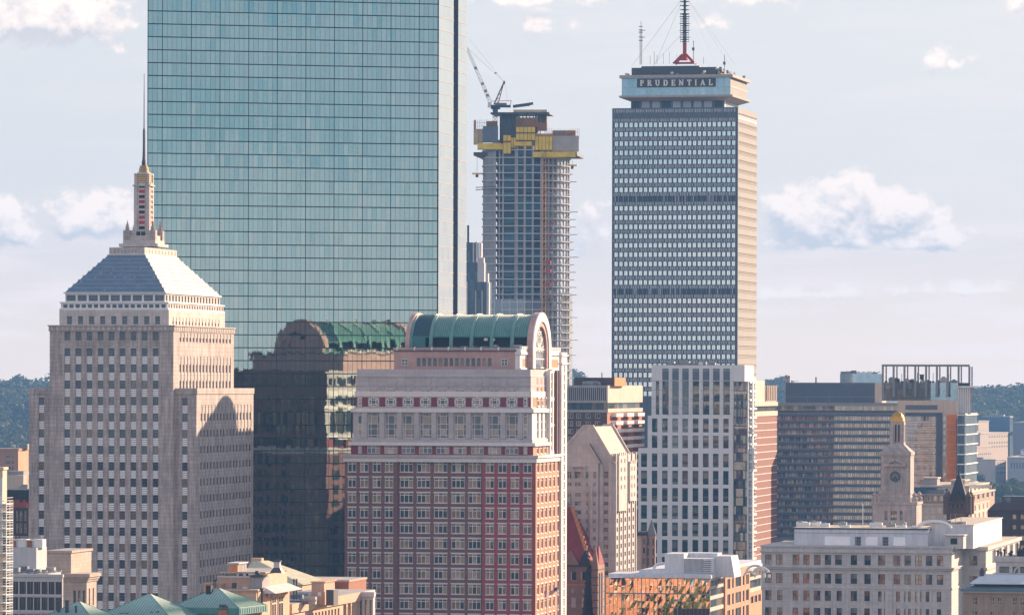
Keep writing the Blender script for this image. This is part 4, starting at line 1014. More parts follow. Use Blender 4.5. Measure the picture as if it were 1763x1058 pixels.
kz = lambda p, y=6.0: K.z(p, 0, y)
# plan outline: curved front from the left corner to the right one, then a straight diagonal back
def kp(px, y): return (K.x(px, y, 350), y)
OUT = [kp(831, 17), kp(831.5, 9), kp(836, 4.5), kp(851, 1.8), kp(872, 0.6), kp(893, 0.1), kp(915, 0.3), kp(934, 1.2), kp(950, 5.0), kp(966, 11.0), kp(977.5, 18.0), kp(981, 24.0)]
BACK = [kp(966, 46), kp(860, 50)]
def inset(P_, d):
    cx_, cy_ = sum(p[0] for p in P_)/len(P_), sum(p[1] for p in P_)/len(P_)
    return [(p[0]-(p[0]-cx_)/math.hypot(p[0]-cx_, p[1]-cy_)*d, p[1]-(p[1]-cy_)/math.hypot(p[0]-cx_, p[1]-cy_)*d) for p in P_]
FULL = OUT+BACK
fp = 13.05
M_CONL = stone('pale slab concrete', (0.52, 0.50, 0.50), var=0.1, streak=0.1)
slab = MB(); slab.prism(inset(FULL, -0.5), -0.45, 0.0, M_CONL); sme = slab.mesh('floor_slab')
floors = [kz(258+fp*k) for k in range(0, 31)]
for z_ in floors:
    o = bpy.data.objects.new('floor_slab', sme); COL.objects.link(o); o.parent = K.e; o.location = (0, 0, z_)
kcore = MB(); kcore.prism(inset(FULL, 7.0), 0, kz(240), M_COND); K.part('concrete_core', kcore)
zk0, zk1 = 0, kz(252)
cl_ = MB()
def edge_pt(t):                                       # point along the OUT polyline, t in segments
    i = min(int(t), len(OUT)-2); f = t-i; a, b = OUT[i], OUT[i+1]; return (a[0]+(b[0]-a[0])*f, a[1]+(b[1]-a[1])*f)
def px_t(px):
    for i in range(len(OUT)-1):
        for s_ in range(20):
            p = edge_pt(i+s_/20); X_, Y_ = K.W(*p)
            if CX+F*X_/Y_ >= px: return i+s_/20
    return len(OUT)-1.001
# solid wall on the far left, open bays elsewhere
for t0, t1_ in ((0, 1), (1, 2), (2, 3)):
    for j in range(2):
        a, b = edge_pt(t0+(t1_-t0)*j/2), edge_pt(t0+(t1_-t0)*(j+1)/2)
        cl_.poly([(*a, 0), (*b, 0), (*b, zk1), (*a, zk1)], M_SHW)
K.part('shear_wall', cl_)
for px_, w_, dp in ((851.5, 0.8, 1.2), (858, 0.6, 1.2), (864.7, 0.8, 1.2), (885.3, 0.6, 1.0), (889.3, 0.8, 1.0), (902.3, 1.0, 1.2), (916, 0.9, 1.2), (931, 1.4, 1.2)):
    w = MB(); p = edge_pt(px_t(px_)); w.block(p[0]-w_/2, p[0]+w_/2, p[1]+0.05, p[1]+dp, zk0, zk1, M_CON); K.part('column', w)
for px_ in (943, 950, 957, 963, 969, 974, 978):
    w = MB(); p = edge_pt(px_t(px_)); w.block(p[0]-0.35, p[0]+0.35, p[1]+0.4, p[1]+1.2, zk0, zk1, M_CON); K.part('column', w)
gz = MB()
for z0, z1 in zip(floors[1:], floors[:-1]):
    for a_, b_, in ((858.9, 863.5), (866, 884), (890.5, 900.7), (904, 914.5), (917.5, 929)):
        ta_, tb_ = edge_pt(px_t(a_)), edge_pt(px_t(b_)); o_ = 0.9
        if z1 < kz(508) and False: continue
        gz.poly([(ta_[0], ta_[1]+o_, z0), (tb_[0], tb_[1]+o_, z0), (tb_[0], tb_[1]+o_, z1-0.3), (ta_[0], ta_[1]+o_, z1-0.3)], M_BLACK if a_ < 860 else G_KT)
        gz.poly([(ta_[0], ta_[1]+0.3, z0), (tb_[0], tb_[1]+0.3, z0), (tb_[0], tb_[1]+0.3, z0+1.15), (ta_[0], ta_[1]+0.3, z0+1.15)], G_KT)
o = gz.build('safety_screen', K.e); o['kind'] = 'stuff'
rl = MB()
for z0, z1 in zip(floors[1:], floors[:-1]):           # guard rails and props in the open right hand bays
    for px_ in range(940, 981, 4):
        p = edge_pt(px_t(px_)); rl.bar((p[0], p[1]+0.3, z0), (p[0], p[1]+0.3, z1-0.3 if px_ % 8 == 0 else z0+1.2), 0.16, M_STEEL)
    for u in (0.6, 1.15):
        for t0 in range(7, 11): a, b = edge_pt(t0), edge_pt(t0+0.999); rl.bar((*a, z0+u), (*b, z0+u), 0.12, M_STEEL)
    p = edge_pt(px_t(979)); 
    if rnd.random() < 0.75: rl.block(p[0]-1, p[0]+rnd.uniform(1.5, 4.5), p[1]-0.5, p[1]+2, z0-0.25, z0, M_CON)
o = rl.build('guard_rail', K.e); o['kind'] = 'stuff'
cd = MB()
ztc = kz(515)
for a_, b_ in ((829.5, 836), (836, 843), (843, 851), (851, 864), (864, 877), (877, 890), (890, 903), (903, 916), (916, 931)):
    pa_, pb_ = edge_pt(px_t(a_)), edge_pt(px_t(b_)); zt_ = ztc if a_ > 850 else kz(500)
    for j in range(6):
        z0, z1 = zt_-(j+1)*fp*2*0.272, zt_-j*fp*2*0.272
        cd.poly([(pa_[0], pa_[1]-0.45, z0), (pb_[0], pb_[1]-0.45, z0), (pb_[0], pb_[1]-0.45, z1), (pa_[0], pa_[1]-0.45, z1)], G_KC)
    cd.bar((pa_[0], pa_[1]-0.5, 0), (pa_[0], pa_[1]-0.5, zt_), 0.25, M_WHITE)
for a_, b_ in ((966, 975), (975, 981), (981, 985.5)):
    z0 = kz(503)
    pa_, pb_ = (K.x(a_, 16+(a_-966)*0.6, 550), 16+(a_-966)*0.6), (K.x(b_, 16+(b_-966)*0.6, 550), 16+(b_-966)*0.6)
    for j in range(16):
        cd.poly([(pa_[0], pa_[1]-1, z0-(j+1)*3.55), (pb_[0], pb_[1]-1, z0-(j+1)*3.55), (pb_[0], pb_[1]-1, z0-j*3.55), (pa_[0], pa_[1]-1, z0-j*3.55)], G_KP if (a_ != 975 or j % 2) else G_KC)
o = cd.build('glass_cladding', K.e)
# hoist mast with scaffolding
hm = MB(); hx, hy = K.x(936, -1.0, 450), -1.2
M_HO = plain('orange hoist steel', (0.48, 0.24, 0.06), 0.6)
for dx in (-0.8, 0.8):
    for dy in (-0.8, 0.8): hm.tube((hx+dx, hy+dy, 0), (hx+dx, hy+dy, kz(262)), 0.16, M_HO, 4)
z_ = 0
while z_ < kz(264): hm.bar((hx-0.8, hy-0.8, z_), (hx+0.8, hy-0.8, z_+2.2), 0.18, M_HO); z_ += 2.2
K.part('hoist_mast', hm)
sf = MB()
for k in range(9):
    x_ = K.x(941+2.3*k, 0, 500); y_ = -0.5+k*0.8
    sf.tube((x_, y_, 0), (x_, y_, kz(330)), 0.09, M_STEEL, 4)
z_ = kz(645)
while z_ < kz(330):
    sf.bar((K.x(941, 0, 500), -0.5, z_), (K.x(959.4, 0, 500), 5.9, z_), 0.12, M_STEEL)
    if rnd.random() < 0.55: a_ = rnd.uniform(941, 954); sf.block(K.x(a_, 0, 500), K.x(a_+rnd.uniform(2, 5), 0, 500), 0.5, 1.0, z_, z_+rnd.uniform(0.5, 1.6), rnd.choice([M_DGREY, M_STEEL, M_RED, M_CON]))
    z_ += 1.9
K.part('scaffold', sf)
for py_ in (455, 470, 493, 590):
    w = MB(); x_ = K.x(944.5, 0, 500); w.block(x_-0.9, x_+1.0, -1.4, 0.2, kz(py_), kz(py_-6), M_RED); K.part('hoist_cage', w)
# climbing formwork at the top
def panel(name, a_, b_, za, zb_, y0, mat, dep=0.7, frame=None):
    w = MB(); xa, xb = K.x(a_, y0, 240), K.x(b_, y0, 240); w.block(xa, xb, y0, y0+dep, kz(za), kz(zb_), mat)
    nn = max(2, int((xb-xa)/1.6))
    for j in range(nn+1): x_ = xa+(xb-xa)*j/nn; w.block(x_-0.08, x_+0.08, y0-0.15, y0, kz(za), kz(zb_), frame or mat, skip='B')
    w.block(xa, xb, y0-0.25, y0, kz(za), kz(za-0.8), frame or M_DGREY)
    return K.part(name, w)
M_WOOD = plain('brown plywood', (0.24, 0.12, 0.05), 0.8, var=0.3); M_CREAM = plain('cream formwork', (0.55, 0.44, 0.26), 0.7, var=0.25)
M_BLUS = plain('blue grey mesh sheet', (0.13, 0.16, 0.21), 0.7); M_GMESH = plain('grey mesh sheet', (0.42, 0.38, 0.36), 0.8, var=0.2)
panel('formwork_panel', 815.5, 831, 249, 222, 4.5, M_CREAM, frame=M_WOOD); panel('mesh_sheet', 831, 857, 246, 218, 1.5, M_BLUS)
panel('formwork_panel', 822, 862, 258.5, 247, 0.8, M_YEL); panel('formwork_panel', 866, 879.5, 266, 234, -1.2, M_YEL, frame=M_WOOD)
panel('formwork_panel', 866.5, 879.5, 246, 243.5, -1.5, M_RED); panel('formwork_panel', 885, 915, 253, 245, -1.4, M_YEL)
panel('formwork_panel', 888, 921, 243, 220, -1.0, M_YEL, frame=M_WOOD); panel('formwork_panel', 888, 921, 230.5, 229, -1.4, M_WOOD)
panel('formwork_panel', 921, 951, 260, 236, -0.2, M_YEL, frame=M_WOOD); panel('formwork_panel', 917, 990, 272.5, 262.5, -0.6, M_YEL)
panel('mesh_sheet', 951.5, 996, 262, 235, 1.0, M_GMESH); panel('formwork_panel', 888, 925, 220, 203, 2.0, M_WOOD); panel('formwork_panel', 925, 941, 226, 212, 3, M_WOOD)
panel('formwork_panel', 815.5, 819, 222, 207, 4.5, M_ORA); panel('formwork_panel', 837, 856, 218, 209, 3, M_WOOD); panel('formwork_panel', 951, 990, 235, 225, 4, M_WOOD)
panel('formwork_panel', 856, 866, 259, 248, 0.6, M_YEL); panel('formwork_panel', 879.5, 888, 256, 238, -0.6, M_YEL, frame=M_WOOD); panel('formwork_panel', 921, 951, 236, 231, 0.4, M_ORA)
cb2 = MB()
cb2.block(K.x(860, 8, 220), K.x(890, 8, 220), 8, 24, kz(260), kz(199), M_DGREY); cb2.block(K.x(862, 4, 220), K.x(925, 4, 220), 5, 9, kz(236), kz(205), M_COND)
cb2.block(K.x(925, 8, 220), K.x(941, 8, 220), 8, 14, kz(220), kz(196), M_DGREY)
for k in range(12): x_ = K.x(864+6*k, 5, 220); cb2.block(x_-0.2, x_+0.2, 4.2, 4.6, kz(240), kz(197), M_DGREY)
cb2.block(K.x(815, 4, 245), K.x(993, 4, 245), 4, 40, kz(268), kz(262), M_DGREY)
K.part('core_formwork', cb2)
ld = MB(); ld.block(K.x(845, 6, 195), K.x(946, 6, 195), 4, 26, kz(196.5), kz(193.5), M_DGREY); ld.block(K.x(884, 6, 190), K.x(942, 6, 190), 5, 6, kz(193.5), kz(189), M_CREAM)
ld.bar((K.x(883, 6, 180), 6, kz(183)), (K.x(918, 6, 180), 6, kz(178)), 1.2, M_DGREY); ld.bar((K.x(883, 6, 180), 6, kz(184.5)), (K.x(912, 6, 180), 6, kz(181)), 0.7, M_BLUS)
for px_ in (872, 893, 905, 921): ld.bar((K.x(px_, 8, 200), 8, kz(206)), (K.x(px_+2, 8, 200), 8, kz(195)), 0.5, M_DGREY)
K.part('working_deck', ld)
for grp in ((816, 857, 222, 206), (937, 997, 240, 222)):
    w = MB(); n_ = int((grp[1]-grp[0])/3)
    for j in range(n_+1):
        x_ = K.x(grp[0]+3*j, 3.5, 220); w.tube((x_, 3.5, kz(grp[2])), (x_, 3.5, kz(grp[3]+rnd.uniform(-1, 2))), 0.1, M_ORA if rnd.random() < 0.5 else M_STEEL, 4)
    for f_ in (0.3, 0.65): zz2 = kz(grp[2]+(grp[3]-grp[2])*f_); w.bar((K.x(grp[0], 3.5, 220), 3.5, zz2), (K.x(grp[1], 3.5, 220), 3.5, zz2), 0.12, M_STEEL)
    K.part('edge_railing', w)
for px_, py_ in ((821, 300), (985, 286)):
    w = MB(); x_ = K.x(px_, 6, py_); w.block(x_-2.2, x_+2.4, 5, 7, kz(py_), kz(py_-2.5), M_YEL); w.block(x_-0.6, x_+0.6, 5.2, 6.8, kz(py_+5), kz(py_), M_DGREY); w.tube((x_, 6, kz(py_-2)), (x_, 6, kz(262)), 0.1, M_STEEL, 4); K.part('hanging_platform', w)
for py_ in (323, 327): 
    w = MB(); x_ = K.x(826, 3, py_); w.bar((x_-2, 3, kz(py_)), (x_+9, -0.6, kz(py_-1.5)), 0.35, M_DGREY); K.part('outrigger', w)

# ------------------------------------------------------------------ luffing crane on top of it
CR = Bld('tower_crane', 'white lattice luffing crane on top of the unfinished concrete high rise', 'crane', 852, 2318, gam=0.0, py=185)
cz = lambda p: CR.z(p)
cx_ = lambda p, q=180: CR.x(p, 0, q)
jb = MB()
def lattice(mb, p, q, w0, w1, n, mat, r=0.12):
    p, q = Vector(p), Vector(q); d = (q-p).normalized(); a = d.cross(Vector((0, 1, 0))).normalized(); b = d.cross(a)
    P4 = lambda f, s, t: p+(q-p)*f+(a*s+b*t)*(w0+(w1-w0)*f)*0.5
    for s, t in ((-1,-1),(1,-1),(1,1),(-1,1)): mb.tube(P4(0,s,t), P4(1,s,t), r, mat, 4)
    for i in range(n):
        for (s, t), (s2, t2) in (((-1,-1),(1,-1)), ((1,1),(-1,1))):
            mb.bar(P4(i/n, s, t), P4((i+1)/n, s2, t2), r*1.2, mat); mb.bar(P4(i/n, s2, t2), P4(i/n, s, t), r*1.2, mat)
lattice(jb, (cx_(844), 0, cz(176)), (cx_(803, 82), 0, cz(82)), 1.7, 1.0, 22, M_WHITE)
for f_ in (0.12, 0.2, 0.33, 0.62): x_, z2 = cx_(844)+(cx_(803, 82)-cx_(844))*f_, cz(176)+(cz(82)-cz(176))*f_; jb.block(x_-0.6, x_+0.6, -0.6, 0.6, z2-0.5, z2+0.7, M_DGREY)
CR.part('jib', jb)
af = MB()
for dy in (-1, 1): af.bar((cx_(850), dy, cz(180)), (cx_(867.5, 141), dy*0.3, cz(141)), 0.5, M_DGREY); af.bar((cx_(857), dy, cz(180)), (cx_(867.5, 141), dy*0.3, cz(141)), 0.4, M_RED)
for k in range(5): f_ = k/5; af.bar((cx_(850+17*f_), 0, cz(180-38*f_)), (cx_(857+10*f_), 0, cz(180-38*f_-4)), 0.3, M_DGREY)
af.block(cx_(866), cx_(869), -0.7, 0.7, cz(145), cz(139.5), M_DGREY); CR.part('a_frame', af)
md = MB(); md.block(cx_(845), cx_(879), -1.6, 1.6, cz(185), cz(181), M_NAVY); md.block(cx_(852), cx_(872), -1.5, 1.5, cz(181), cz(177.5), M_BLUS); md.block(cx_(839.5), cx_(846), -1.4, 1.4, cz(185), cz(176.5), M_WHITE)
md.bar((cx_(846), 1.5, cz(174)), (cx_(880), 1.5, cz(173)), 0.25, M_RED); md.bar((cx_(880), 1.5, cz(173)), (cx_(877), 1.5, cz(185)), 0.25, M_RED); md.block(cx_(848), cx_(857), -1.0, 3, cz(196), cz(185), M_NAVY); CR.part('machinery_deck', md)
mt_ = MB(); lattice(mt_, (cx_(852), 6, cz(260)), (cx_(852), 3, cz(186)), 2.0, 2.0, 10, M_STEEL, 0.14); mt_.block(cx_(845), cx_(861), -1, 7, cz(187), cz(185), M_DGREY); CR.part('mast', mt_)
cb3 = MB(); cb3.tube((cx_(867.5, 141), 0, cz(141)), (cx_(803, 82), 0, cz(82)), 0.045, M_DGREY, 3); cb3.tube((cx_(867.5, 141), 0, cz(141)), (cx_(806, 66), 0, cz(66)), 0.045, M_DGREY, 3)
cb3.tube((cx_(869), 0, cz(142)), (cx_(873), 0, cz(176)), 0.04, M_DGREY, 3); cb3.block(cx_(853, 126)-0.5, cx_(853, 126)+0.5, -0.3, 0.3, cz(127), cz(125), M_DGREY); CR.part('pendant_cable', cb3)

# ------------------------------------------------------------------ dark glass office tower behind
G_DK = glass('dark blue glass', [(0, (0.03,0.075,0.13)), (0.3, (0.04,0.095,0.16)), (0.6, (0.025,0.06,0.11)), (0.85, (0.06,0.12,0.18))], mirror=0.05, rough=0.03)
Dk = Bld('dark_glass_tower', 'dark blue glass tower with stepped top and pale vertical piers', 'skyscraper', 838, 2130, py=480)
def glassblock(b, mb, l, r, rr, zt, y0, pit, npan, mat, z0=0):
    xa, xb = b.x(l, y0), b.x(r, y0); yb = b.y(rr, xb); ztp = b.z(zt); n_ = int((ztp-z0)/pit)
    for k in range(n_):
        za, zb_ = ztp-pit*(k+1), ztp-pit*k
        for i in range(npan):
            a, c = xa+(xb-xa)*i/npan, xa+(xb-xa)*(i+1)/npan; mb.poly([(a,y0,za),(c,y0,za),(c,y0,zb_),(a,y0,zb_)], mat)
        for i in range(2): a, c = y0+(yb-y0)*i/2, y0+(yb-y0)*(i+1)/2; mb.poly([(xb,a,za),(xb,c,za),(xb,c,zb_),(xb,a,zb_)], mat)
    mb.block(xa, xb, y0, yb, z0, ztp, M_DGREY, top=M_ROOFG, skip='FR')
    return xa, xb, yb
dm = MB(); g1 = glassblock(Dk, dm, 795, 838, 846, 485, 0, 3.7, 8, G_DK); g2 = glassblock(Dk, dm, 795, 832, 837, 451, 5, 3.7, 8, G_DK); g3 = glassblock(Dk, dm, 795, 823, 828.5, 416, 9, 3.7, 6, G_DK)
Dk.part('curtain_wall', dm)
M_PIER = plain('pale stone pier', (0.58, 0.55, 0.55), 0.7)
for (l, r, zt, zb_, y0) in ((802, 805, 485, 560, -0.2), (838, 842, 486, 560, -0.2), (830, 834, 452, 485, 4.7), (838, 840.5, 470, 486, 3), (814, 816, 416, 452, 8.7), (819.5, 821.5, 414, 452, 8.7), (826, 829, 417, 452, 8.7), (822, 833, 443, 452, 4.6), (818.5, 820.0, 500, 560, -0.2), (829.5, 831, 500, 560, -0.2)):
    w = MB(); w.block(Dk.x(l, y0), Dk.x(r, y0), y0-0.5, y0+1.5, Dk.z(zb_+100), Dk.z(zt), M_PIER); Dk.part('pier', w)
w = MB(); w.tube((Dk.x(803, 9), 12, Dk.z(416)), (Dk.x(803, 9), 12, Dk.z(386)), 0.5, M_DGREY, 6); Dk.part('mast', w)
# ------------------------------------------------------------------ brown brick apartment block with balconies
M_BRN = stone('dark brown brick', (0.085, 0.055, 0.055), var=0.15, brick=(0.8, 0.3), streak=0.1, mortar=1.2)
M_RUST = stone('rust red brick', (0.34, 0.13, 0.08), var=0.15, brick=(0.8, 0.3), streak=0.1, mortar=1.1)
M_CRM = stone('cream concrete', (0.56, 0.45, 0.38), var=0.10, streak=0.16)
M_GRC = stone('grey concrete', (0.33, 0.31, 0.32), var=0.10, streak=0.2)
M_ORW = stone('orange wall and painted reflection', (0.72, 0.22, 0.06), var=0.10, streak=0.1)  # on the glass office it paints the reflection of sunlit brick
G_MIX = glass('mixed pane', [(0, (0.05,0.07,0.09)), (0.25, (0.20,0.16,0.12)), (0.4, (0.08,0.11,0.13)), (0.55, (0.28,0.24,0.19)), (0.7, (0.05,0.08,0.10)), (0.85, (0.15,0.15,0.14))], mirror=0.16)
style('qp', M_CRM, G_MIX, fr=0.14, nx=(0.5,), bar=0.12)
style('plain', M_DGREY, G_MIX, fr=0.10)
style('wf', M_WHITE, G_MIX, fr=0.10)
Q = Bld('apartment_block', 'brown brick apartment block with white balconies, left of the white framed tower', 'apartment block', 1045, 1790, py=700)
qm = MB(); qx = Q.x(950); qy = Q.y(1105)
rows = Q.zs([(711.5+13.3*k, 720+13.3*k) for k in range(7)])
qc = Q.xs([(956.5,964.5),(967,975),(978,986.5),(992,1000),(1008,1016.5),(1024,1033)])
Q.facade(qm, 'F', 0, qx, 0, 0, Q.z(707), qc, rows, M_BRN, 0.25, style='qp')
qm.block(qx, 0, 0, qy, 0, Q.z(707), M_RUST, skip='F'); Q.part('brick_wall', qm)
gm = MB(); 
for i in range(14): a, b = qx+(0-qx)*i/14, qx+(0-qx)*(i+1)/14; gm.poly([(a,0.8,Q.z(707)),(b,0.8,Q.z(707)),(b,0.8,Q.z(692)),(a,0.8,Q.z(692))], G_MIX)
for i in range(8): a, b = 0.8+(qy-1.6)*i/8, 0.8+(qy-1.6)*(i+1)/8; gm.poly([(-0.8,a,Q.z(707)),(-0.8,b,Q.z(707)),(-0.8,b,Q.z(692)),(-0.8,a,Q.z(692))], G_MIX)
gm.block(qx, 0.1, -0.1, qy, Q.z(709.5), Q.z(705), M_GRC, skip='R'); gm.block(0.0, 0.3, 0, qy, Q.z(709.5), Q.z(703), M_CRM)
Q.part('glazed_storey', gm)
lm = MB(); lm.block(qx, 0.2, -0.2, qy+0.2, Q.z(693), Q.z(663), M_CRM, skip='F'); lm.block(qx, 0.2, -0.2, 0.2, Q.z(693), Q.z(663), M_GRC)
for k in range(26): a = Q.x(957+3.4*k); lm.block(a-0.17, a+0.17, -0.28, -0.2, Q.z(689), Q.z(667), M_NAVY)
Q.part('louvre_storey', lm)
pm_ = MB(); pm_.block(Q.x(988, 6), Q.x(1057, 6), 6, 30, Q.z(664), Q.z(649.5), M_BRN, top=M_ROOFG); pm_.block(Q.x(1057, 6), Q.x(1058, 6), 6, Q.y(1076.5, Q.x(1058, 6)), Q.z(664), Q.z(649.5), M_ORW); pm_.block(Q.x(1035, 8), Q.x(1036.3, 8), 8, 9, Q.z(650), Q.z(641), M_DGREY)
Q.part('plant_room', pm_)
for px_ in (1007, 1013, 1021, 1030, 1026):
    w = MB(); x_ = Q.x(px_, 4); w.block(x_-0.8, x_+0.8, 3, 5, Q.z(664), Q.z(657+rnd.uniform(-2, 2)), M_STEEL); w.block(x_-0.6, x_+0.6, 2.9, 3, Q.z(663), Q.z(660), M_BLUS); Q.part('air_conditioner', w)
for k in range(13):
    for j in range(3):
        z0, z1 = Q.z(717.0+13.7*k), Q.z(709.5+13.7*k); y0 = qy*(0.12+0.31*j); y1 = y0+qy*0.19
        w = MB(); w.block(0, 1.9, y0, y1, z0-0.35, z0, M_RUST); w.block(1.78, 1.9, y0, y1, z0, z0+(z1-z0)*0.75, M_WHITE); w.block(0, 1.9, y0, y0+0.12, z0, z0+(z1-z0)*0.75, M_WHITE)
        Q.part('balcony', w)
Q.finish(panes=False)

# ------------------------------------------------------------------ stone tower block with steep gables
M_GST = stone('grey pink granite', (0.59, 0.52, 0.49), var=0.08, course=1.4, streak=0.16, mortar=0.85)
M_GRF = stone('pink tile roof', (0.52, 0.40, 0.36), var=0.10, streak=0.1, course=0.9, mortar=0.8)
style('gw', M_GST, G_MIX, fr=0.08, nx=(0.5,), nz=(0.6,), bar=0.08)
V = Bld('gabled_stone_block', 'pale stone office block with steep gables, right of the red brick block', 'office building', 1058, 1490, py=850)
vm = MB(); vx = V.x(930); vy = V.y(1095.5)
vr = V.zs([(811,823),(829.5,836)]+[(847.5+15.0*k, 854.5+15.0*k) for k in range(15)])
vc = V.xs([(956,963),(976.5,984),(988.5,998.5),(1008.5,1012.5),(1021.5,1027),(1039,1050)])
V.facade(vm, 'F', 0, vx, 0, 0, V.z(800), vc, vr, M_GST, 0.4, style='gw')
vs = [(V.y(1060.2+6.9*k), V.y(1060.2+6.9*k+3.4)) for k in range(5)]
V.facade(vm, 'R', 0, 0, vy, 0, V.z(783), vs, V.zs([(803+14.9*k, 811+14.9*k) for k in range(16)]), M_GST, 0.35, style='plain')
vm.block(vx, 0, 0, vy, 0, V.z(800), M_GST, skip='FRT')
for k in range(6): a = V.y(1059+6.9*k); vm.block(0, 0.35, a-0.5, a+0.5, 0, V.z(780), M_GST, skip='L')
V.part('stone_wall', vm)
gmb = MB(); rfm = MB()
apx0, apx1 = V.x(1005.5), V.x(1018.5); apz = V.z(734.5); ez = V.z(800); ex0, ex1 = V.x(948), V.x(1057)
def gable(mb, pts, y0, y1, mat): mb.poly([(x, y0, z) for x, z in pts], mat); mb.poly([(x, y1, z) for x, z in reversed(pts)], mat)
G0 = [(ex0, ez), (ex1, ez), (apx1, apz), (apx0, apz)]
gable(gmb, G0, 0.0, 0.6, M_GST)
y_r = V.y(1053, apx1)
rfm.poly([(ex1, 0.6, ez), (ex1, y_r, ez), (apx1, y_r, apz), (apx1, 0.6, apz)], M_GRF); rfm.poly([(apx0, 0.6, apz), (apx0, y_r, apz), (ex0, y_r, ez), (ex0, 0.6, ez)], M_GRF)
rfm.poly([(apx0, 0.6, apz), (apx1, 0.6, apz), (apx1, y_r, apz), (apx0, y_r, apz)], M_GRF); gable(rfm, G0, y_r-0.3, y_r, M_GST)
for (xa, za, xb, zb_) in ((apx1, apz, ex1, ez), (ex0, ez, apx0, apz), (apx0, apz, apx1, apz)):
    dx_, dz_ = xb-xa, zb_-za; l_ = math.hypot(dx_, dz_); nx_, nz_ = -dz_/l_*0.5, dx_/l_*0.5
    for (y0, y1) in ((-0.25, 0.9), (y_r-0.6, y_r+0.3)):
        p4 = [(xa, za), (xb, zb_), (xb+abs(nx_)*(1 if xb > apx0 and dz_ < 0 else -1 if dz_ > 0 else 0), zb_+0.6), (xa+abs(nx_)*(1 if dz_ < 0 else -1 if dz_ > 0 else 0), za+0.6)]
        tg = gmb if y0 < 0 else rfm
        tg.poly([(x, y0, z) for x, z in p4], M_GST); tg.poly([(x, y1, z) for x, z in p4[::-1]], M_GST)
        tg.poly([(p4[3][0], y0, p4[3][1]), (p4[2][0], y0, p4[2][1]), (p4[2][0], y1, p4[2][1]), (p4[3][0], y1, p4[3][1])], M_CRM)
V.part('roof', rfm)
# lower front gable with its dormer window
V.part('gable', gmb); gmb = MB()
lx0, lx1, lap = V.x(955, -2), V.x(1029.5, -2), V.x(1003, -2)
lz0, lz1 = V.z(797, 0, -2), V.z(765, 0, -2)
gable(gmb, [(lx0, lz0), (lx1, lz0), (lap+1, lz1), (lap-1, lz1)], -2.0, 0, M_GST)
gmb.poly([(lx1, -2.2, lz0), (lx1+0.9, -2.2, lz0), (lap+1.9, -2.2, lz1+0.3), (lap+1, -2.2, lz1+0.3)], M_CRM)
gmb.poly([(lx1+0.9, -2.2, lz0), (lx1+0.9, 0.5, lz0), (lap+1.9, 0.5, lz1+0.3), (lap+1.9, -2.2, lz1+0.3)], M_NAVY)
gmb.block(lx0, lx1, -2, 0, V.z(1060), lz0, M_GST, skip='T')
gmb.block(V.x(983, -2), V.x(1010, -2), -2.9, -2.0, V.z(803.5), V.z(801), M_GST)
for a, b in ((984.5, 987.5), (1004.5, 1008)): gmb.block(V.x(a, -2), V.x(b, -2), -2.7, -2.0, V.z(821), V.z(803.5), M_GST)
V.part('gable', gmb)
for r_ in vr:
    for a, b in ((976.5, 984), (989, 1000), (1008.5, 1012.5), (1021, 1026)): V.addwin('gw', 'F', -2.06, V.x(a, -2), V.x(b, -2), r_[0], r_[1], 0.10)
tw = MB()
for (l, r, tp, y0, y1) in ((1031.5, 1037.5, 798, -1.2, 3), (1015, 1019, 836, -3.2, -1.9), (1047, 1053, 782, -0.6, 1.0)): tw.block(V.x(l, y0), V.x(r, y0), y0, y1, 20, V.z(tp), M_GST)
for (a, b, tp) in ((1061, 1075, 781), (1080, 1091, 796)):
    y0, y1 = V.y(a), V.y(b); tw.block(-3, 0.8, y0, y1, V.z(880 if tp < 790 else 865), V.z(tp), M_GST)
    for k in range(4): tw.block(0.7, 0.95, y0+(y1-y0)*(k+0.1)/4, y0+(y1-y0)*(k+0.55)/4, V.z(tp+3), V.z(tp-2.2), M_GST)
    for rr_ in range(4):
        for k in range(2): tw.block(0.8, 0.84, y0+(y1-y0)*(0.2+0.42*k), y0+(y1-y0)*(0.36+0.42*k), V.z(tp+16+15*rr_), V.z(tp+9+15*rr_), M_DGREY, skip='L')
V.part('turret', tw)
V.finish(panes=False)

# ------------------------------------------------------------------ white framed apartment tower with glass side
M_WFR = stone('white precast frame', (0.78, 0.76, 0.77), var=0.05, streak=0.10)
G_WF = glass('tower pane', [(0, (0.03,0.06,0.08)), (0.22, (0.20,0.19,0.16)), (0.34, (0.04,0.075,0.09)), (0.54, (0.27,0.26,0.21)), (0.64, (0.025,0.05,0.07)), (0.80, (0.12,0.145,0.14)), (0.9, (0.05,0.10,0.11))], mirror=0.10, rough=0.02)
style('wt', M_DGREY, G_WF, fr=0.06, nz=(0.2, 0.42, 0.86), bar=0.09)
style('wu', M_DGREY, G_WF, fr=0.06, nz=(0.05, 0.27, 0.42, 0.55, 0.72, 0.9), bar=0.09)
style('wl', M_DGREY, G_BKG, fr=0.06)
G_WG = glass('blue green wing glass', [(0, (0.06,0.10,0.13)), (0.3, (0.12,0.16,0.18)), (0.5, (0.04,0.07,0.10)), (0.7, (0.17,0.19,0.18)), (0.86, (0.09,0.13,0.16))], mirror=0.14, rough=0.02)
Wt = Bld('white_framed_tower', 'white framed apartment tower with a glass side, in front of the lettered tower', 'apartment tower', 1262, 1700, py=800)
wm = MB()
xA = Wt.x(1098.5); xB = Wt.x(1114.5); xC = Wt.x(1121)
C8 = [(1121.8,1131.3),(1139.5,1149),(1157,1167),(1174.3,1184),(1192,1202),(1209.6,1219.6),(1227,1236.7),(1244.6,1254)]
low = Wt.xs([(1103.3,1113.6)]+C8)
Wt.facade(wm, 'F', 0, xA, 0, 0, Wt.z(771.5), low, Wt.zs([(780.5+29.75*k, 804+29.75*k) for k in range(7)]), M_WFR, 0.55, style='wt')
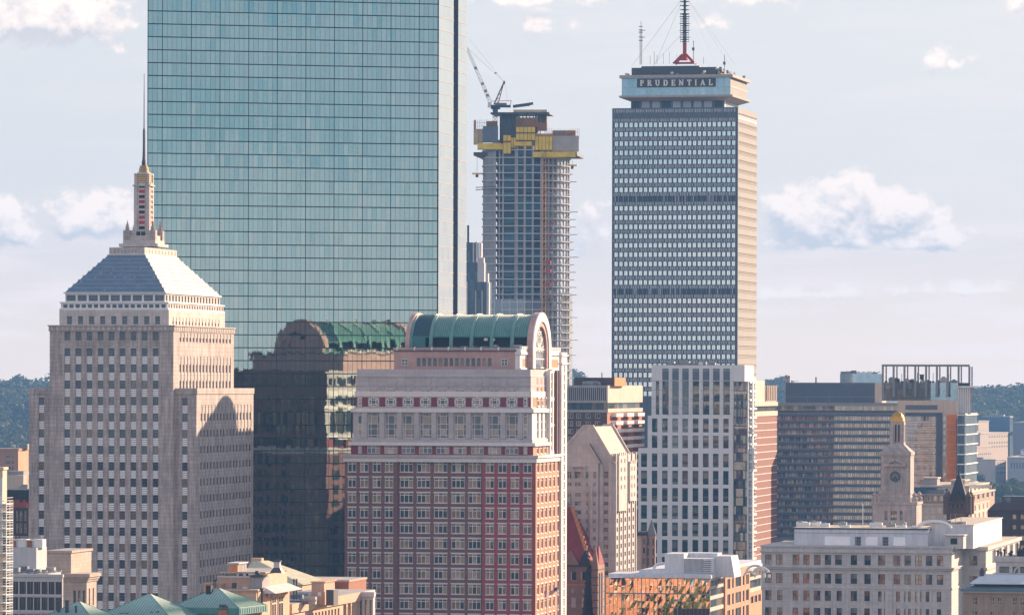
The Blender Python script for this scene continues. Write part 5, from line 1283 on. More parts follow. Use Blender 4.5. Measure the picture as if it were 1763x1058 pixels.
Wt.facade(wm, 'F', 0, xB, 0, Wt.z(771.5), Wt.z(715.5), Wt.xs(C8), Wt.zs([(720.3,744),(749.5,772-0.8)]), M_WFR, 0.55, style='wt')
UP = [(1128.3,1134.2),(1139.5,1151),(1156.8,1168.3),(1174,1185.5),(1191.7,1203.4),(1209.3,1221),(1227,1238.7),(1244.6,1256.3)]
Wt.facade(wm, 'F', 0, xC, 0, Wt.z(715.5), Wt.z(628.5), Wt.xs(UP), [(Wt.z(713.5), Wt.z(656)), ], M_WFR, 0.7, style='wu')
for a, b in UP[1:]:
    wm.block(Wt.x(a), Wt.x(b), -0.03, 0.0, Wt.z(654.5), Wt.z(634), M_BLUS); wm.block(Wt.x(b), Wt.x(b)+0.5, -0.45, 0, Wt.z(713), Wt.z(633), M_WFR); wm.block(Wt.x(a), Wt.x(b), -0.05, 0, Wt.z(640-0.5), Wt.z(634), M_GREY)
yw = 22.0
wm.block(xA, 0, 0, yw, 0, Wt.z(771.5), M_WFR, top=M_ROOFG, skip='FR'); wm.block(xB, 0, 0, yw, Wt.z(771.5), Wt.z(715.5), M_WFR, top=M_ROOFG, skip='FRD'); wm.block(xC, 0, 0, yw, Wt.z(715.5), Wt.z(628.5), M_WFR, skip='FD')
xcap = Wt.x(1281.5, 0.0); wm.block(0, xcap, 0, Wt.y(1297, xcap), Wt.z(656.5), Wt.z(628.5), M_WFR, skip='L'); wm.block(xC+0.5, xcap-0.5, 0.5, Wt.y(1297, xcap)-0.5, Wt.z(628.5), Wt.z(628), M_ROOFG)
for z_ in (655.8, 671.3, 686.7, 702): wm.block(xC, 0, -0.02, 0, Wt.z(z_), Wt.z(z_-0.5), M_GREY, skip='B')
Wt.part('precast_frame', wm)
gg = MB(); y0 = 1.2; gx0, gx1 = 0.0, Wt.x(1287, y0); gy = Wt.y(1299.5, gx1)
zt = Wt.z(656.5); n_ = 40; ph_ = 3.05; k = 0
while zt-ph_*(k+1) > 20:
    za, zb_ = zt-ph_*(k+1), zt-ph_*k
    for i in range(6):
        a, b = gx0+(gx1-gx0)*i/6, gx0+(gx1-gx0)*(i+1)/6; j_ = rnd.gauss(0, 0.012); gg.poly([(a,y0+j_,za),(b,y0-j_,za),(b,y0-j_,zb_),(a,y0+j_,zb_)], G_WG)
    for i in range(4): a, b = y0+(gy-y0)*i/4, y0+(gy-y0)*(i+1)/4; gg.poly([(gx1,a,za),(gx1,b,za),(gx1,b,zb_),(gx1,a,zb_)], G_KP if (i+k) % 3 else G_WF)
    k += 1
gg.block(gx0, gx1, y0, gy, 0, zt, M_DGREY, top=M_ROOFG, skip='FR'); Wt.part('glass_wing', gg)
fb = MB()
for j in range(k):
    za = zt-ph_*j; fb.block(gx0, gx1+0.05, y0-0.10, y0, za-0.22, za+0.1, M_DGREY); fb.block(gx1, gx1+0.7, y0+1, gy, za-0.55, za+0.15, M_WHITE, skip='L')
    fb.block(gx1, gx1+0.65, y0+2, gy-2, za-1.75, za-1.62, M_WHITE, skip='L')
fb.block(gx1-0.2, gx1+0.25, y0-0.3, y0+0.6, 0, zt, M_WHITE); fb.block(gx1, gx1+1.0, y0+(gy-y0)*0.28, y0+(gy-y0)*0.42, 0, zt, M_WFR); Wt.part('floor_edge', fb)
for i in range(11):
    w = MB(); a = Wt.x(1150+i*7.5, 6); h_ = rnd.uniform(0.6, 1.3); w.block(a, a+rnd.uniform(1, 2.2), 5, 8, Wt.z(628), Wt.z(628)+h_, rnd.choice([M_WHITE, M_STEEL, M_GREY])); w.tube((a+0.3, 5.5, Wt.z(628)), (a+0.3, 5.5, Wt.z(628)+h_+0.4), 0.08, M_STEEL, 5); Wt.part('roof_unit', w)
Wt.finish()

# ------------------------------------------------------------------ brick tower with pale floor lines
M_SBR = stone('red brown brick', (0.22, 0.08, 0.062), var=0.12, brick=(0.8, 0.3), streak=0.1, mortar=1.1)
S = Bld('striped_brick_tower', 'narrow red brown brick tower with thin white lines at every floor', 'tower', 1297, 1835, py=800)
sm_ = MB(); sy = S.y(1337, 0, 800); sm_.block(-30, 0, 0, sy, 0, S.z(716), M_SBR); S.part('brick_wall', sm_)
ss = MB()
for k in range(22): ss.block(-30.05, 0.12, -0.12, sy+0.12, S.z(729+12.62*k), S.z(728.0+12.62*k), M_WHITE)
o = ss.build('floor_line', S.e)
ss = MB(); ss.block(-30.3, 0.3, -0.3, sy, S.z(716.5), S.z(708), M_CRM); ss.block(-30, -0.5, 0.5, sy-0.5, S.z(708), S.z(699), G_MIX); ss.block(-30, 0.4, -0.4, sy, S.z(699), S.z(692), M_CRM); S.part('top_storey', ss)
ss = MB(); ss.block(-12, -0.4, 1, S.y(1316, -0.4), S.z(692), S.z(655), M_CRM); ss.block(-12, -2.4, 4, S.y(1310, -0.4), S.z(655), S.z(648), M_CRM); ss.block(-10, -0.4, S.y(1317, -0.4), S.y(1336, -0.4), S.z(692), S.z(663), M_CRM)
for k in range(6): a = S.y(1318+3*k, -0.4); ss.block(-0.4, 0.3, a, a+1.1, S.z(690), S.z(663), M_CRM)
S.part('plant_room', ss)

# ------------------------------------------------------------------ long slab with ribbon windows
M_RIB = plain('dark blue grey spandrel panel', (0.07, 0.10, 0.15), 0.5)
M_RIBL = plain('grey window rail', (0.15, 0.175, 0.215), 0.5)
G_SL = glass('ribbon pane', [(0, (0.30,0.30,0.29)), (0.22, (0.10,0.13,0.16)), (0.36, (0.46,0.43,0.36)), (0.48, (0.05,0.08,0.11)), (0.64, (0.22,0.24,0.26)), (0.76, (0.52,0.48,0.40)), (0.85, (0.14,0.16,0.18)), (0.96, (0.30,0.09,0.07))], mirror=0.12)
style('rib', M_RIBL, G_SL, fr=0.07)
L_ = Bld('ribbon_window_slab', 'long grey slab block with many rows of small windows behind the clock tower', 'hotel', 1546, 1935, py=800)
lm = MB(); lx = L_.x(1336.5); n_ = 56
lc = [(lx+(0-lx)*(i+0.06)/n_, lx+(0-lx)*(i+0.94)/n_) for i in range(n_)]
lrows = L_.zs([(716.0+12.2*k, 723.6+12.2*k) for k in range(17)])
L_.facade(lm, 'F', 0, lx, 0, 0, L_.z(707), lc, lrows, M_RIBL, 0.25, style='rib')
lm.block(lx, 0, 0, 20, 0, L_.z(707), M_RIBL, skip='F'); L_.part('slab_wall', lm)
lb_ = MB()
for k in range(18): lb_.block(lx, 0.2, -0.45, 0, L_.z(728.6+12.2*(k-1)), L_.z(725.0+12.2*(k-1)), M_RIB)
o = lb_.build('spandrel_band', L_.e)
lg = MB()
for i in range(50): a, b = lx+(0-lx)*i/50, lx+(0-lx)*(i+1)/50; lg.poly([(a,0.4,L_.z(708)),(b,0.4,L_.z(708)),(b,0.4,L_.z(698)),(a,0.4,L_.z(698))], G_WF)
lg.block(lx, 0, 0, 20, L_.z(710.5), L_.z(706.5), M_RIB); lg.block(lx, 0, 0.0, 20, L_.z(698.5), L_.z(693), M_GREY, top=M_ROOFG); L_.part('top_storey', lg)
lp = MB(); lp.block(L_.x(1352, 5), L_.x(1505, 5), 5, 18, L_.z(693), L_.z(658.5), M_RIB, top=M_ROOFG); lp.block(L_.x(1505, 5), L_.x(1518, 5), 5.3, 18, L_.z(693), L_.z(658.5), M_CRM)
for z_ in (683.5, 660.5): lp.block(L_.x(1352, 5), L_.x(1505, 5), 4.9, 5, L_.z(z_), L_.z(z_-0.8), M_GREY)
for p in (1389, 1427, 1466): lp.block(L_.x(p, 5), L_.x(p+0.7, 5), 4.9, 5, L_.z(693), L_.z(684), M_GREY)
L_.part('plant_room', lp)
for a, b, t_p in ((1350.5, 1354.5, 647), (1355.5, 1359.5, 646.5)): w = MB(); w.block(L_.x(a, 8), L_.x(b, 8), 8, 10, L_.z(693), L_.z(t_p), M_STEEL); w.block(L_.x(a, 8)-0.15, L_.x(b, 8)+0.15, 7.8, 10.2, L_.z(t_p+3), L_.z(t_p+2), M_GREY); L_.part('flue', w)
w = MB(); w.block(L_.x(1403, 9), L_.x(1405, 9), 9, 10, L_.z(659), L_.z(649), M_NAVY); L_.part('flue', w)
L_.finish(panes=False)

# ------------------------------------------------------------------ glass office with the rooftop frame, bands and orange strip painted as reflections
G_OF = glass('pale pane with painted reflections', [(0, (0.34,0.33,0.30)), (0.2, (0.10,0.14,0.15)), (0.35, (0.42,0.38,0.34)), (0.55, (0.30,0.33,0.32)), (0.75, (0.40,0.28,0.22)), (0.9, (0.14,0.10,0.09))], mirror=0.22)  # pale and brown tones paint the mirrored neighbours into the panes
G_OT = glass('dull pane with painted reflections', [(0, (0.16,0.11,0.09)), (0.3, (0.22,0.16,0.13)), (0.6, (0.12,0.10,0.09)), (0.85, (0.20,0.22,0.20))], mirror=0.05)  # red brown reflection put into the pane colour
style('of', M_CRM, G_OF, fr=0.05)
O2 = Bld('glass_office_block', 'glass office block with a painted orange reflection strip and an open steel frame on the roof', 'office building', 1647, 1740, gam=radians(5.5), py=750)
om = MB(); ox0 = O2.x(1545); zt = O2.z(689)
ocl = O2.xs([(1558+5.2*k, 1562.6+5.2*k) for k in range(10)]+[(1623.5, 1628)])
oro = O2.zs([(716+12.15*k, 724.5+12.15*k) for k in range(12)])
O2.facade(om, 'F', 0, ox0, 0, 0, zt, ocl, oro, M_CRM, 0.2, style='of')
om.block(ox0, 0, 0, 22, 0, zt, M_CRM, top=M_ROOFG, skip='F')
om.block(O2.x(1558), O2.x(1622), -0.5, 0, O2.z(716), O2.z(710), M_RIB); om.block(O2.x(1611.5), O2.x(1622), -0.45, 0, 0, O2.z(710), M_RIB)
for p in (1613, 1616, 1619): om.block(O2.x(p), O2.x(p+0.8), -0.5, -0.4, 0, O2.z(712), M_BLUS)
om.block(O2.x(1558.5), O2.x(1613.5), -0.06, 0, O2.z(705), O2.z(697), G_BKG)
om.block(O2.x(1599), O2.x(1600.5), -0.3, 0, 0, O2.z(716), M_CRM)
for k in range(24): om.block(O2.x(1558), O2.x(1611), -0.12, -0.02, O2.z(727+12.15*(k*0.5)), O2.z(726.1+12.15*(k*0.5)), M_RUST if k % 2 else M_WHITE)
O2.part('glass_wall', om)
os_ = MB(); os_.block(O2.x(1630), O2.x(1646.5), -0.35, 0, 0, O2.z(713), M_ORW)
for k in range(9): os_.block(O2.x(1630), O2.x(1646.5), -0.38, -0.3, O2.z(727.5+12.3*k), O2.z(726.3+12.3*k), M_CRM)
O2.part('painted_reflection', os_)
ou = MB()
for i in range(20):
    for j in range(3):
        a, b = O2.x(1518, 6)+(0-O2.x(1518, 6))*i/20, O2.x(1518, 6)+(0-O2.x(1518, 6))*(i+1)/20; za, zb_ = O2.z(690-10.5*j), O2.z(679.5-10.5*j); q_ = rnd.gauss(0, .02)
        ou.poly([(a, 6+q_, za), (b, 6-q_, za), (b, 6-q_, zb_), (a, 6+q_, zb_)], G_OT if i < 13 else G_SKY)
ou.block(O2.x(1518, 6), 0, 6, 20, zt, O2.z(658.5), M_RIB, top=M_ROOFG, skip='F'); O2.part('upper_storey', ou)
fr_ = MB(); zf_ = O2.z(627); fx0, fx1, fxe = O2.x(1517.5, 3), O2.x(1648, 3), O2.x(1668.5, 3)
fr_.block(fx0, fxe, 2.6, 3.4, zf_-0.7, zf_, M_GREY); fr_.block(fx0, fxe, 18.6, 19.4, zf_-0.7, zf_, M_GREY)
for k in range(9):
    x_ = fx0+(fx1-fx0)*k/7 if k < 8 else fxe-0.4; fr_.block(x_, x_+0.75, 2.6, 3.4, O2.z(683 if 0 < k < 7 else 690), zf_-0.7, M_GREY); fr_.block(x_+1, x_+1.5, 18.6, 19.2, zt, zf_-0.7, M_GREY)
    fr_.block(x_, x_+0.5, 3.4, 18.6, zf_-0.6, zf_-0.1, M_GREY)
    if 0 < k < 7: fr_.block(x_-0.1, x_+1.3, 4.6, 6.0, O2.z(683), O2.z(656), M_BLUS)
O2.part('roof_frame', fr_)
for i in range(14):
    w = MB(); x_ = O2.x(1525+9*i, 9); h_ = O2.z(658.5)+rnd.uniform(0.6, 1.8)
    if i % 3 == 0: w.tube((x_, 9, O2.z(659)), (x_, 9, h_+2), 0.1, M_DGREY, 5); w.block(x_-0.5, x_+0.5, 8.6, 9.4, O2.z(659), O2.z(659)+0.7, M_DGREY)
    else: w.block(x_-1, x_+1.2, 8, 10, O2.z(659), h_, rnd.choice([M_DGREY, M_GREY, M_CRM])); w.block(x_-0.6, x_+0.6, 8.3, 9.3, h_, h_+0.4, M_GREY)
    O2.part('roof_unit', w)
w = MB(); w.block(O2.x(1583, 9), O2.x(1590, 9), 9, 12, O2.z(653), O2.z(645), M_NAVY); w.block(O2.x(1582, 9), O2.x(1591, 9), 8.8, 12.2, O2.z(645), O2.z(644), M_GREY); w.block(O2.x(1585, 9), O2.x(1588, 9), 9.5, 11, O2.z(659), O2.z(653), M_GREY); O2.part('roof_unit', w)
wv = MB()
for k in range(7): a = O2.x(1648.5+3.1*k, 1.5); wv.block(a, a+0.42, 1.0, 2.4, O2.z(712), O2.z(666.5), M_WHITE)
wv.block(O2.x(1648, 1.5), O2.x(1671, 1.5), 1.4, 14, O2.z(712), O2.z(667), M_GRC); wv.block(O2.x(1649, 0), O2.x(1687, 0), 0, 14, O2.z(666.5), O2.z(664), M_WHITE); wv.block(O2.x(1650, 2), O2.x(1668, 2), 2, 12, O2.z(664), O2.z(658.5), M_NAVY)
O2.part('ribbed_wing', wv)
O2.finish(panes=False)
T2 = Bld('banded_glass_tower', 'grey blue glass tower with thin white floor bands beside the orange reflection strip', 'office tower', 1660.5, 1730, py=770)
tm = MB(); tx = T2.x(1648); ty = T2.y(1681.5); ztp = T2.z(713)
for k in range(20):
    za, zb_ = ztp-3.45*(k+1), ztp-3.45*k
    for i in range(3): a, b = tx+(0-tx)*i/3, tx+(0-tx)*(i+1)/3; tm.poly([(a,0,za),(b,0,za),(b,0,zb_),(a,0,zb_)], G_DK)
    for i in range(6): a, b = ty*i/6, ty*(i+1)/6; tm.poly([(0,a,za),(0,b,za),(0,b,zb_),(0,a,zb_)], G_KC)
tm.block(tx, 0, 0, ty, 0, ztp, M_DGREY, top=M_ROOFG, skip='FR'); T2.part('curtain_wall', tm)
tb2 = MB()
for k in range(9): tb2.block(tx, 0.45, -0.05, ty+0.2, ztp-3.45*k-0.35 - (0.0), ztp-3.45*k, M_WHITE)
tb2.build('floor_band', T2.e)
w = MB(); w.block(tx, 0, 0.4, ty, ztp, T2.z(711), M_GREY); T2.part('parapet', w)

# ------------------------------------------------------------------ clock tower with gilded dome
M_CLK = stone('weathered limestone', (0.46, 0.39, 0.37), var=0.2, course=0.7, streak=0.45, mortar=0.66)
M_DIAL = plain('clock dial', (0.16, 0.17, 0.20), 0.6); M_HAND = plain('dark clock hand', (0.03, 0.04, 0.05), 0.5)
C = Bld('clock_tower', 'grey stone clock tower with a small gilded dome', 'clock tower', 1567, 1405, py=830)
cz2 = lambda p: C.z(p)
def cbox(mb, l, r, za, zb_, y0, mat, rr=None):
    a, b = C.x(l, y0), C.x(r, y0); mb.block(a, b, y0, y0+(b-a), cz2(za), cz2(zb_), mat); return a, b
cb4 = MB(); a, b = C.x(1501.5, -1.2), C.x(1577.5, -1.2); dpt = b-a
bw = C.xs([(1522.8,1527.6),(1533.5,1543.8),(1549.2,1554)], -1.2)
C.facade(cb4, 'F', -1.2, a, b, 20, cz2(868), bw, [(cz2(894.5), cz2(879))], M_CLK, 0.5, style='plain')
cb4.block(a, b, -1.2, -1.2+dpt, 20, cz2(868), M_CLK, skip='F'); cb4.block(a-0.3, b+0.3, -1.5, -0.9+dpt, cz2(868), cz2(863.5), M_CLK)
for (x_, y_) in ((a+0.6, -0.6), (b-0.6, -0.6), (b-0.6, dpt-1.8), (a+0.6, dpt-1.8)):
    cb4.lathe(x_, y_, [(0.9, cz2(863)), (1.0, cz2(857)), (0.5, cz2(855)), (0.75, cz2(852)), (0.3, cz2(848)), (0, cz2(846))], M_CLK, 8)
for k in range(3): yy_ = -1.2+dpt*(0.25+0.25*k); cb4.block(b, b+0.05, yy_-0.6, yy_+0.6, cz2(894), cz2(879), M_CRM, skip='L')
C.part('base', cb4)
cs_ = MB(); a, b = cbox(cs_, 1516, 1567, 863.5, 783, 0, M_CLK)
d_ = b-a; cs_.block(a-0.25, b+0.25, -0.25, d_+0.25, cz2(783), cz2(777.5), M_CLK)
cs_.frus((a-0.15, b+0.15, -0.15, d_+0.15, cz2(863.5)), (a, b, 0, d_, cz2(850)), M_CLK)
cs_.frus((a, b, 0, d_, cz2(777.5)), (a+2.3, b-2.3, 2.3, d_-2.3, cz2(764)), M_CLK)
for (l, r) in ((1517.5, 1521), (1562, 1565.6)): cs_.block(C.x(l), C.x(r), -0.2, 0, cz2(850), cz2(785), M_CLK)
for (l, r, t0, t1_) in ((1528, 1530.3, 845, 805), (1551.5, 1553.8, 845, 805), (1528, 1553.8, 807, 804)): cs_.block(C.x(l), C.x(r), -0.3, 0, cz2(t0), cz2(t1_), M_CLK)
xm_ = C.x(1540.8); pl_, pr_ = C.x(1521.5), C.x(1560); 
for (p, q) in (((pl_, cz2(800)), (xm_, cz2(789.5))), ((xm_, cz2(789.5)), (pr_, cz2(800))), ((pl_, cz2(800.5)), (pr_, cz2(800.5)))): cs_.bar((p[0], -0.3, p[1]), (q[0], -0.3, q[1]), 0.75, M_CLK)
cs_.block(C.x(1530.3), C.x(1551.5), -0.08, 0, cz2(845), cz2(806), M_GRC, skip='B'); cs_.block(C.x(1534), C.x(1547.5), -0.2, 0, cz2(846), cz2(843.5), M_CLK)
for p_ in (786, 850, 856): cs_.block(a-0.12, b+0.12, -0.12, d_+0.12, cz2(p_), cz2(p_-1.0), M_CLK)
C.part('shaft', cs_)
dl = MB(); n_ = 24; rr_ = (C.x(1551)-C.x(1530.5))/2; zc_ = cz2(820)
dl.poly([(xm_+rr_*cos(2*pi*i/n_), -0.16, zc_+rr_*sin(2*pi*i/n_)) for i in range(n_)], M_DIAL)
for i in range(n_):
    a0_, a1_ = 2*pi*i/n_, 2*pi*(i+1)/n_
    for k0, k1 in ((0.86, 1.0), (0.60, 0.66)): dl.bar((xm_+rr_*k1*cos(a0_), -0.22, zc_+rr_*k1*sin(a0_)), (xm_+rr_*k1*cos(a1_), -0.22, zc_+rr_*k1*sin(a1_)), 0.16, M_CLK if k0 > 0.8 else M_HAND)
for i in range(12): t_a = 2*pi*i/12; dl.bar((xm_+rr_*0.72*cos(t_a), -0.2, zc_+rr_*0.72*sin(t_a)), (xm_+rr_*0.9*cos(t_a), -0.2, zc_+rr_*0.9*sin(t_a)), 0.16, M_HAND)
dial = C.part('clock_dial', dl)
hd = MB()
for ang, ln in ((radians(-60), 0.75), (radians(-118), 0.55)): hd.bar((xm_, -0.27, zc_), (xm_+rr_*ln*cos(ang), -0.27, zc_+rr_*ln*sin(ang)), 0.26, M_HAND)
hd.build('clock_hand', dial)
ln_ = MB(); a, b = C.x(1531.5, 2.6), C.x(1555.5, 2.6); ww = b-a; ln_.block(a, b, 2.6, 2.6+ww, cz2(765.5), cz2(761), M_CLK); ln_.block(a, b, 2.6, 2.6+ww, cz2(731), cz2(726), M_CLK)
ln_.block(a+0.9, b-0.9, 3.5, 1.7+ww, cz2(761), cz2(731), M_BLACK)
for f_ in (0.07, 0.30, 0.53, 0.76, 0.93):
    for (x_, y_) in ((a+ww*f_, 2.9), (b-0.3, 2.6+ww*f_)): ln_.lathe(x_, y_, [(0.30, cz2(761)), (0.26, cz2(731))], M_CLK, 8)
for x_ in (a+0.45, b-0.45): ln_.block(x_-0.5, x_+0.5, 2.55, 3.5, cz2(762), cz2(729), M_CLK)
C.part('lantern', ln_)
do = MB(); R_ = ww/2; cx2, cy2 = (a+b)/2, 2.6+ww/2
do.lathe(cx2, cy2, [(R_*1.03, cz2(726.5)), (R_*1.03, cz2(724.5)), (R_*0.98, cz2(722)), (R_*0.9, cz2(718)), (R_*0.74, cz2(714)), (R_*0.5, cz2(710.5)), (R_*0.2, cz2(708)), (0, cz2(707.3))], M_GOLD, 20)
for i in range(16): t_a = 2*pi*i/16; do.bar((cx2+R_*0.95*cos(t_a), cy2+R_*0.95*sin(t_a), cz2(721)), (cx2+R_*0.5*cos(t_a), cy2+R_*0.5*sin(t_a), cz2(710.4)), 0.14, M_GOLD)
C.part('dome', do); C.finish(panes=False)

# ------------------------------------------------------------------ big stone office building, front right
M_STO = stone('grey white limestone', (0.56, 0.52, 0.51), var=0.09, course=0.75, streak=0.22, mortar=0.80)
M_PHW = stone('white metal penthouse panel', (0.62, 0.62, 0.655), var=0.14, rough=0.55, streak=0.25)
G_ST = glass('sash pane', [(0, (0.05,0.06,0.07)), (0.2, (0.16,0.13,0.11)), (0.4, (0.04,0.05,0.06)), (0.55, (0.22,0.20,0.18)), (0.72, (0.08,0.08,0.08)), (0.86, (0.24,0.10,0.06)), (0.93, (0.28,0.28,0.28))], mirror=0.12)
style('sw', M_DGREY, G_ST, fr=0.10, nx=(0.5,), nz=(0.5,), bar=0.08, sill=(0.2, M_STO))
O = Bld('limestone_office_building', 'big grey limestone office building with a white penthouse, in front of the clock tower', 'office building', 1638, 1335, py=990)
om = MB(); ox = O.x(1310)
oc = [(65,107),(135,178),(245,288),(315,355),(385,427),(455,497),(523,567),(625,667),(715,757),(805,850),(907,950),(978,1020),(1048,1090),(1118,1160),(1190,1232)]
oc = O.xs([(1300+a/3.808, 1300+b/3.808) for a, b in oc])
orr = O.zs([(956.4,973.6),(988.7,1006),(1018.3,1035.6),(1048,1065)])
O.facade(om, 'F', 0, ox, 0, 0, O.z(941.5), oc, orr, M_STO, 0.45, style='sw')
oy = O.y(1657)
O.facade(om, 'R', 0, 0, oy, 0, O.z(941.5), [], [], M_STO)
om.block(ox, 0, 0, oy, 0, O.z(941.5), M_STO, top=M_ROOF, skip='FR')
om.block(ox, -4, oy, oy+18, 0, O.z(941.5), M_STO, top=M_ROOF)
O.part('stone_wall', om)
oc2 = MB()
for za, zb_, d_ in ((952.5, 950.0, 0.35), (943.5, 941.0, 0.3), (981.5, 977.5, 0.5), (978.5, 976.5, 0.8), (1014.8, 1010.8, 0.2)): oc2.block(ox-d_, d_, -d_, oy+0.2, O.z(za), O.z(zb_), M_STO)
for p in (1451, 1534): oc2.block(O.x(p), O.x(p)+0.3, -0.12, 0, 0, O.z(952), M_STO)
for i in range(16): p = 1315+20.5*i; oc2.block(O.x(p)-0.35, O.x(p)+0.35, -0.15, 0, 0, O.z(1014), M_STO)
O.part('cornice', oc2)
wg2 = MB(); wx0, wx1 = O.x(1657, oy), O.x(1697, oy); y0 = oy+0.0; wy1 = O.y(1755, wx1)
y0 = oy
wr = O.zs([(956.5,972.5),(991,1008)], wx1, oy)
O.facade(wg2, 'F', y0, 0, wx1, 0, O.z(941.5, wx1, y0), O.xs([(1669,1682)], y0), wr, M_STO, 0.45, style='sw')
ws = [(y0+(wy1-y0)*(0.18+0.17*k), y0+(wy1-y0)*(0.28+0.17*k)) for k in range(5)]
O.facade(wg2, 'R', wx1, y0, wy1, 0, O.z(941.5, wx1, y0), ws, O.zs([(950,974),(990,1008)], wx1, y0), M_STO, 0.3, style='wf')
wg2.block(0, wx1, y0, wy1, 0, O.z(941.5, wx1, y0), M_STO, top=M_ROOF, skip='FR')
wg2.block(-0.2, wx1+0.6, y0-0.5, wy1+0.3, O.z(947, wx1, y0), O.z(940.5, wx1, y0), M_STO, top=M_ROOF); wg2.block(-0.2, wx1+0.4, y0-0.4, wy1+0.3, O.z(981, wx1, y0), O.z(976.5, wx1, y0), M_STO)
O.part('wing', wg2)
ph2 = MB(); yp = 8.0; pa, pb = O.x(1367, yp), O.x(1597, yp); pz0, pz1 = O.z(945, 0, yp), O.z(909.8, 0, yp)
ph2.block(pa, pb, yp, yp+26, pz0, pz1, M_PHW, top=M_ROOF); ph2.block(pa-0.25, pb+0.25, yp-0.25, yp+26.2, pz1-0.35, pz1+0.05, M_DGREY, top=M_ROOF); ph2.block(pa, pb, yp-0.05, yp, O.z(919, 0, yp), O.z(918.2, 0, yp), M_GREY)
for i in range(75): x_ = pa+(pb-pa)*i/75; ph2.block(x_, x_+0.06, yp-0.03, yp, pz0, O.z(919, 0, yp), M_PHW, skip='B')
for (l, r) in ((1419.5, 1463), (1490.5, 1510.5), (1538, 1557.8)): ph2.block(O.x(l, yp), O.x(r, yp), yp-0.08, yp, O.z(940.5, 0, yp), O.z(924.5, 0, yp), M_BLIND)
p2x0, p2x1 = pb, O.x(1675, 14); ph2.block(p2x0, p2x1, 14, O.y(1724.5, p2x1, 920), pz0, O.z(903, 0, 14), M_PHW, top=M_ROOF); ph2.block(p2x0, p2x1+0.2, 13.8, O.y(1725, p2x1, 920), O.z(904, 0, 14), O.z(902.3, 0, 14), M_PHW, top=M_ROOF)
O.part('penthouse', ph2)
for (l, r) in ((1472, 1482), (1519, 1529)): O.addwin('rib2', 'F', yp-0.10, O.x(l, yp), O.x(r, yp), O.z(940.5, 0, yp), O.z(924.5, 0, yp), 0.15, 'louvre_window')
style('rib2', M_GREY, M_BLACK, fr=0.1, nz=(0.33, 0.66), bar=0.12)
w = MB(); x0_, x1_ = O.x(1627, 4), O.x(1658, 4); w.block(x0_, x1_, 4, 11, O.z(944, 0, 4), O.z(920.5, 0, 4), M_STO, top=M_ROOF); w.block(O.x(1636, 4), O.x(1647.5, 4), 3.9, 4, O.z(936, 0, 4), O.z(926, 0, 4), M_BLACK); w.block(x0_-0.3, x1_+0.3, 3.7, 11.3, O.z(922, 0, 4), O.z(920, 0, 4), M_STO); O.part('stair_house', w)
for i in range(16):
    w = MB(); y_ = rnd.uniform(12, 30); l_ = rnd.choice([1380, 1400, 1412, 1420, 1425, 1450, 1505, 1520, 1530, 1550, 1566, 1500, 1395]); x_ = O.x(l_+rnd.uniform(-4, 4), y_); z0 = pz1; h_ = rnd.uniform(0.5, 1.3)
    w.block(x_-1, x_+rnd.uniform(0.8, 2.5), y_, y_+1.6, z0, z0+h_, rnd.choice([M_WHITE, M_STEEL, M_WHITE])); w.block(x_-0.7, x_+0.5, y_+0.2, y_+1, z0+h_, z0+h_+0.25, M_GREY); O.part('roof_unit', w)
for i in range(7):
    w = MB(); x_ = O.x(1600+9*i, 17); w.tube((x_, 17, O.z(903, 0, 14)), (x_, 17, O.z(903, 0, 14)+rnd.uniform(1, 3)), 0.09, M_STEEL, 5); w.block(x_-1.2, x_+1.4, 17, 18.5, O.z(903, 0, 14), O.z(903, 0, 14)+rnd.uniform(.5, 1.2), rnd.choice([M_WHITE, M_STEEL, M_CRM])); O.part('roof_unit', w)
dk = MB()
for i in range(10):
    a0_, a1_ = pi*i/10, pi*(i+1)/10; x_, r_ = O.x(1608, 12), 4.6; dk.tube((x_-r_*cos(a0_), 12, O.z(910, 0, 12)+2.0*sin(a0_)), (x_-r_*cos(a1_), 12, O.z(910, 0, 12)+2.0*sin(a1_)), 0.5, M_WHITE, 8)
O.part('duct', dk)
w = MB(); w.tube((O.x(1485, 20), 20, pz1), (O.x(1485, 20), 20, O.z(868, 0, 20)), 0.12, M_WHITE, 6); w.lathe(O.x(1485, 20), 20, [(0, O.z(868, 0, 20)), (0.25, O.z(867.4, 0, 20)), (0, O.z(866.5, 0, 20))], M_GOLD, 6); O.part('flagpole', w)
O.finish()

# ------------------------------------------------------------------ things behind it on the right
M_BST = stone('dark brownstone', (0.13, 0.085, 0.07), var=0.2, course=0.6, streak=0.2)
M_SLATE = stone('dark slate', (0.045, 0.05, 0.06), var=0.2, course=0.35, streak=0.1)
Tc = Bld('church_tower', 'dark brownstone church tower with a steep slate spire', 'church tower', 1667, 1560, py=870)
tm = MB(); a, b = Tc.x(1629.5), 0.0; w_ = b-a
tm.block(a, b, 0, w_, 0, Tc.z(862), M_BST)
for k in range(9): tm.block(a-0.12, b+0.12, -0.12, w_+0.12, Tc.z(898-4.2*k), Tc.z(896.9-4.2*k), M_RUST if k % 3 == 0 else M_BST)
for k in range(5): x_ = a+w_*(k+0.25)/5; tm.block(x_, x_+w_*0.1, -0.15, 0, Tc.z(875), Tc.z(866), M_BLACK)
for (x_, y_) in ((a, 0), (b, 0), (b, w_), (a, w_)):
    tm.lathe(x_, y_, [(1.1, Tc.z(885)), (1.1, Tc.z(856)), (1.25, Tc.z(855)), (0, Tc.z(844))], M_BST, 8)
Tc.part('stone_tower', tm)
ts = MB(); ts.frus((a+0.5, b-0.5, 0.5, w_-0.5, Tc.z(862)), ((a+b)/2-0.12, (a+b)/2+0.12, w_/2-0.12, w_/2+0.12, Tc.z(812)), M_SLATE); ts.tube(((a+b)/2, w_/2, Tc.z(812)), ((a+b)/2, w_/2, Tc.z(806)), 0.12, M_DGREY, 5); Tc.part('spire', ts)
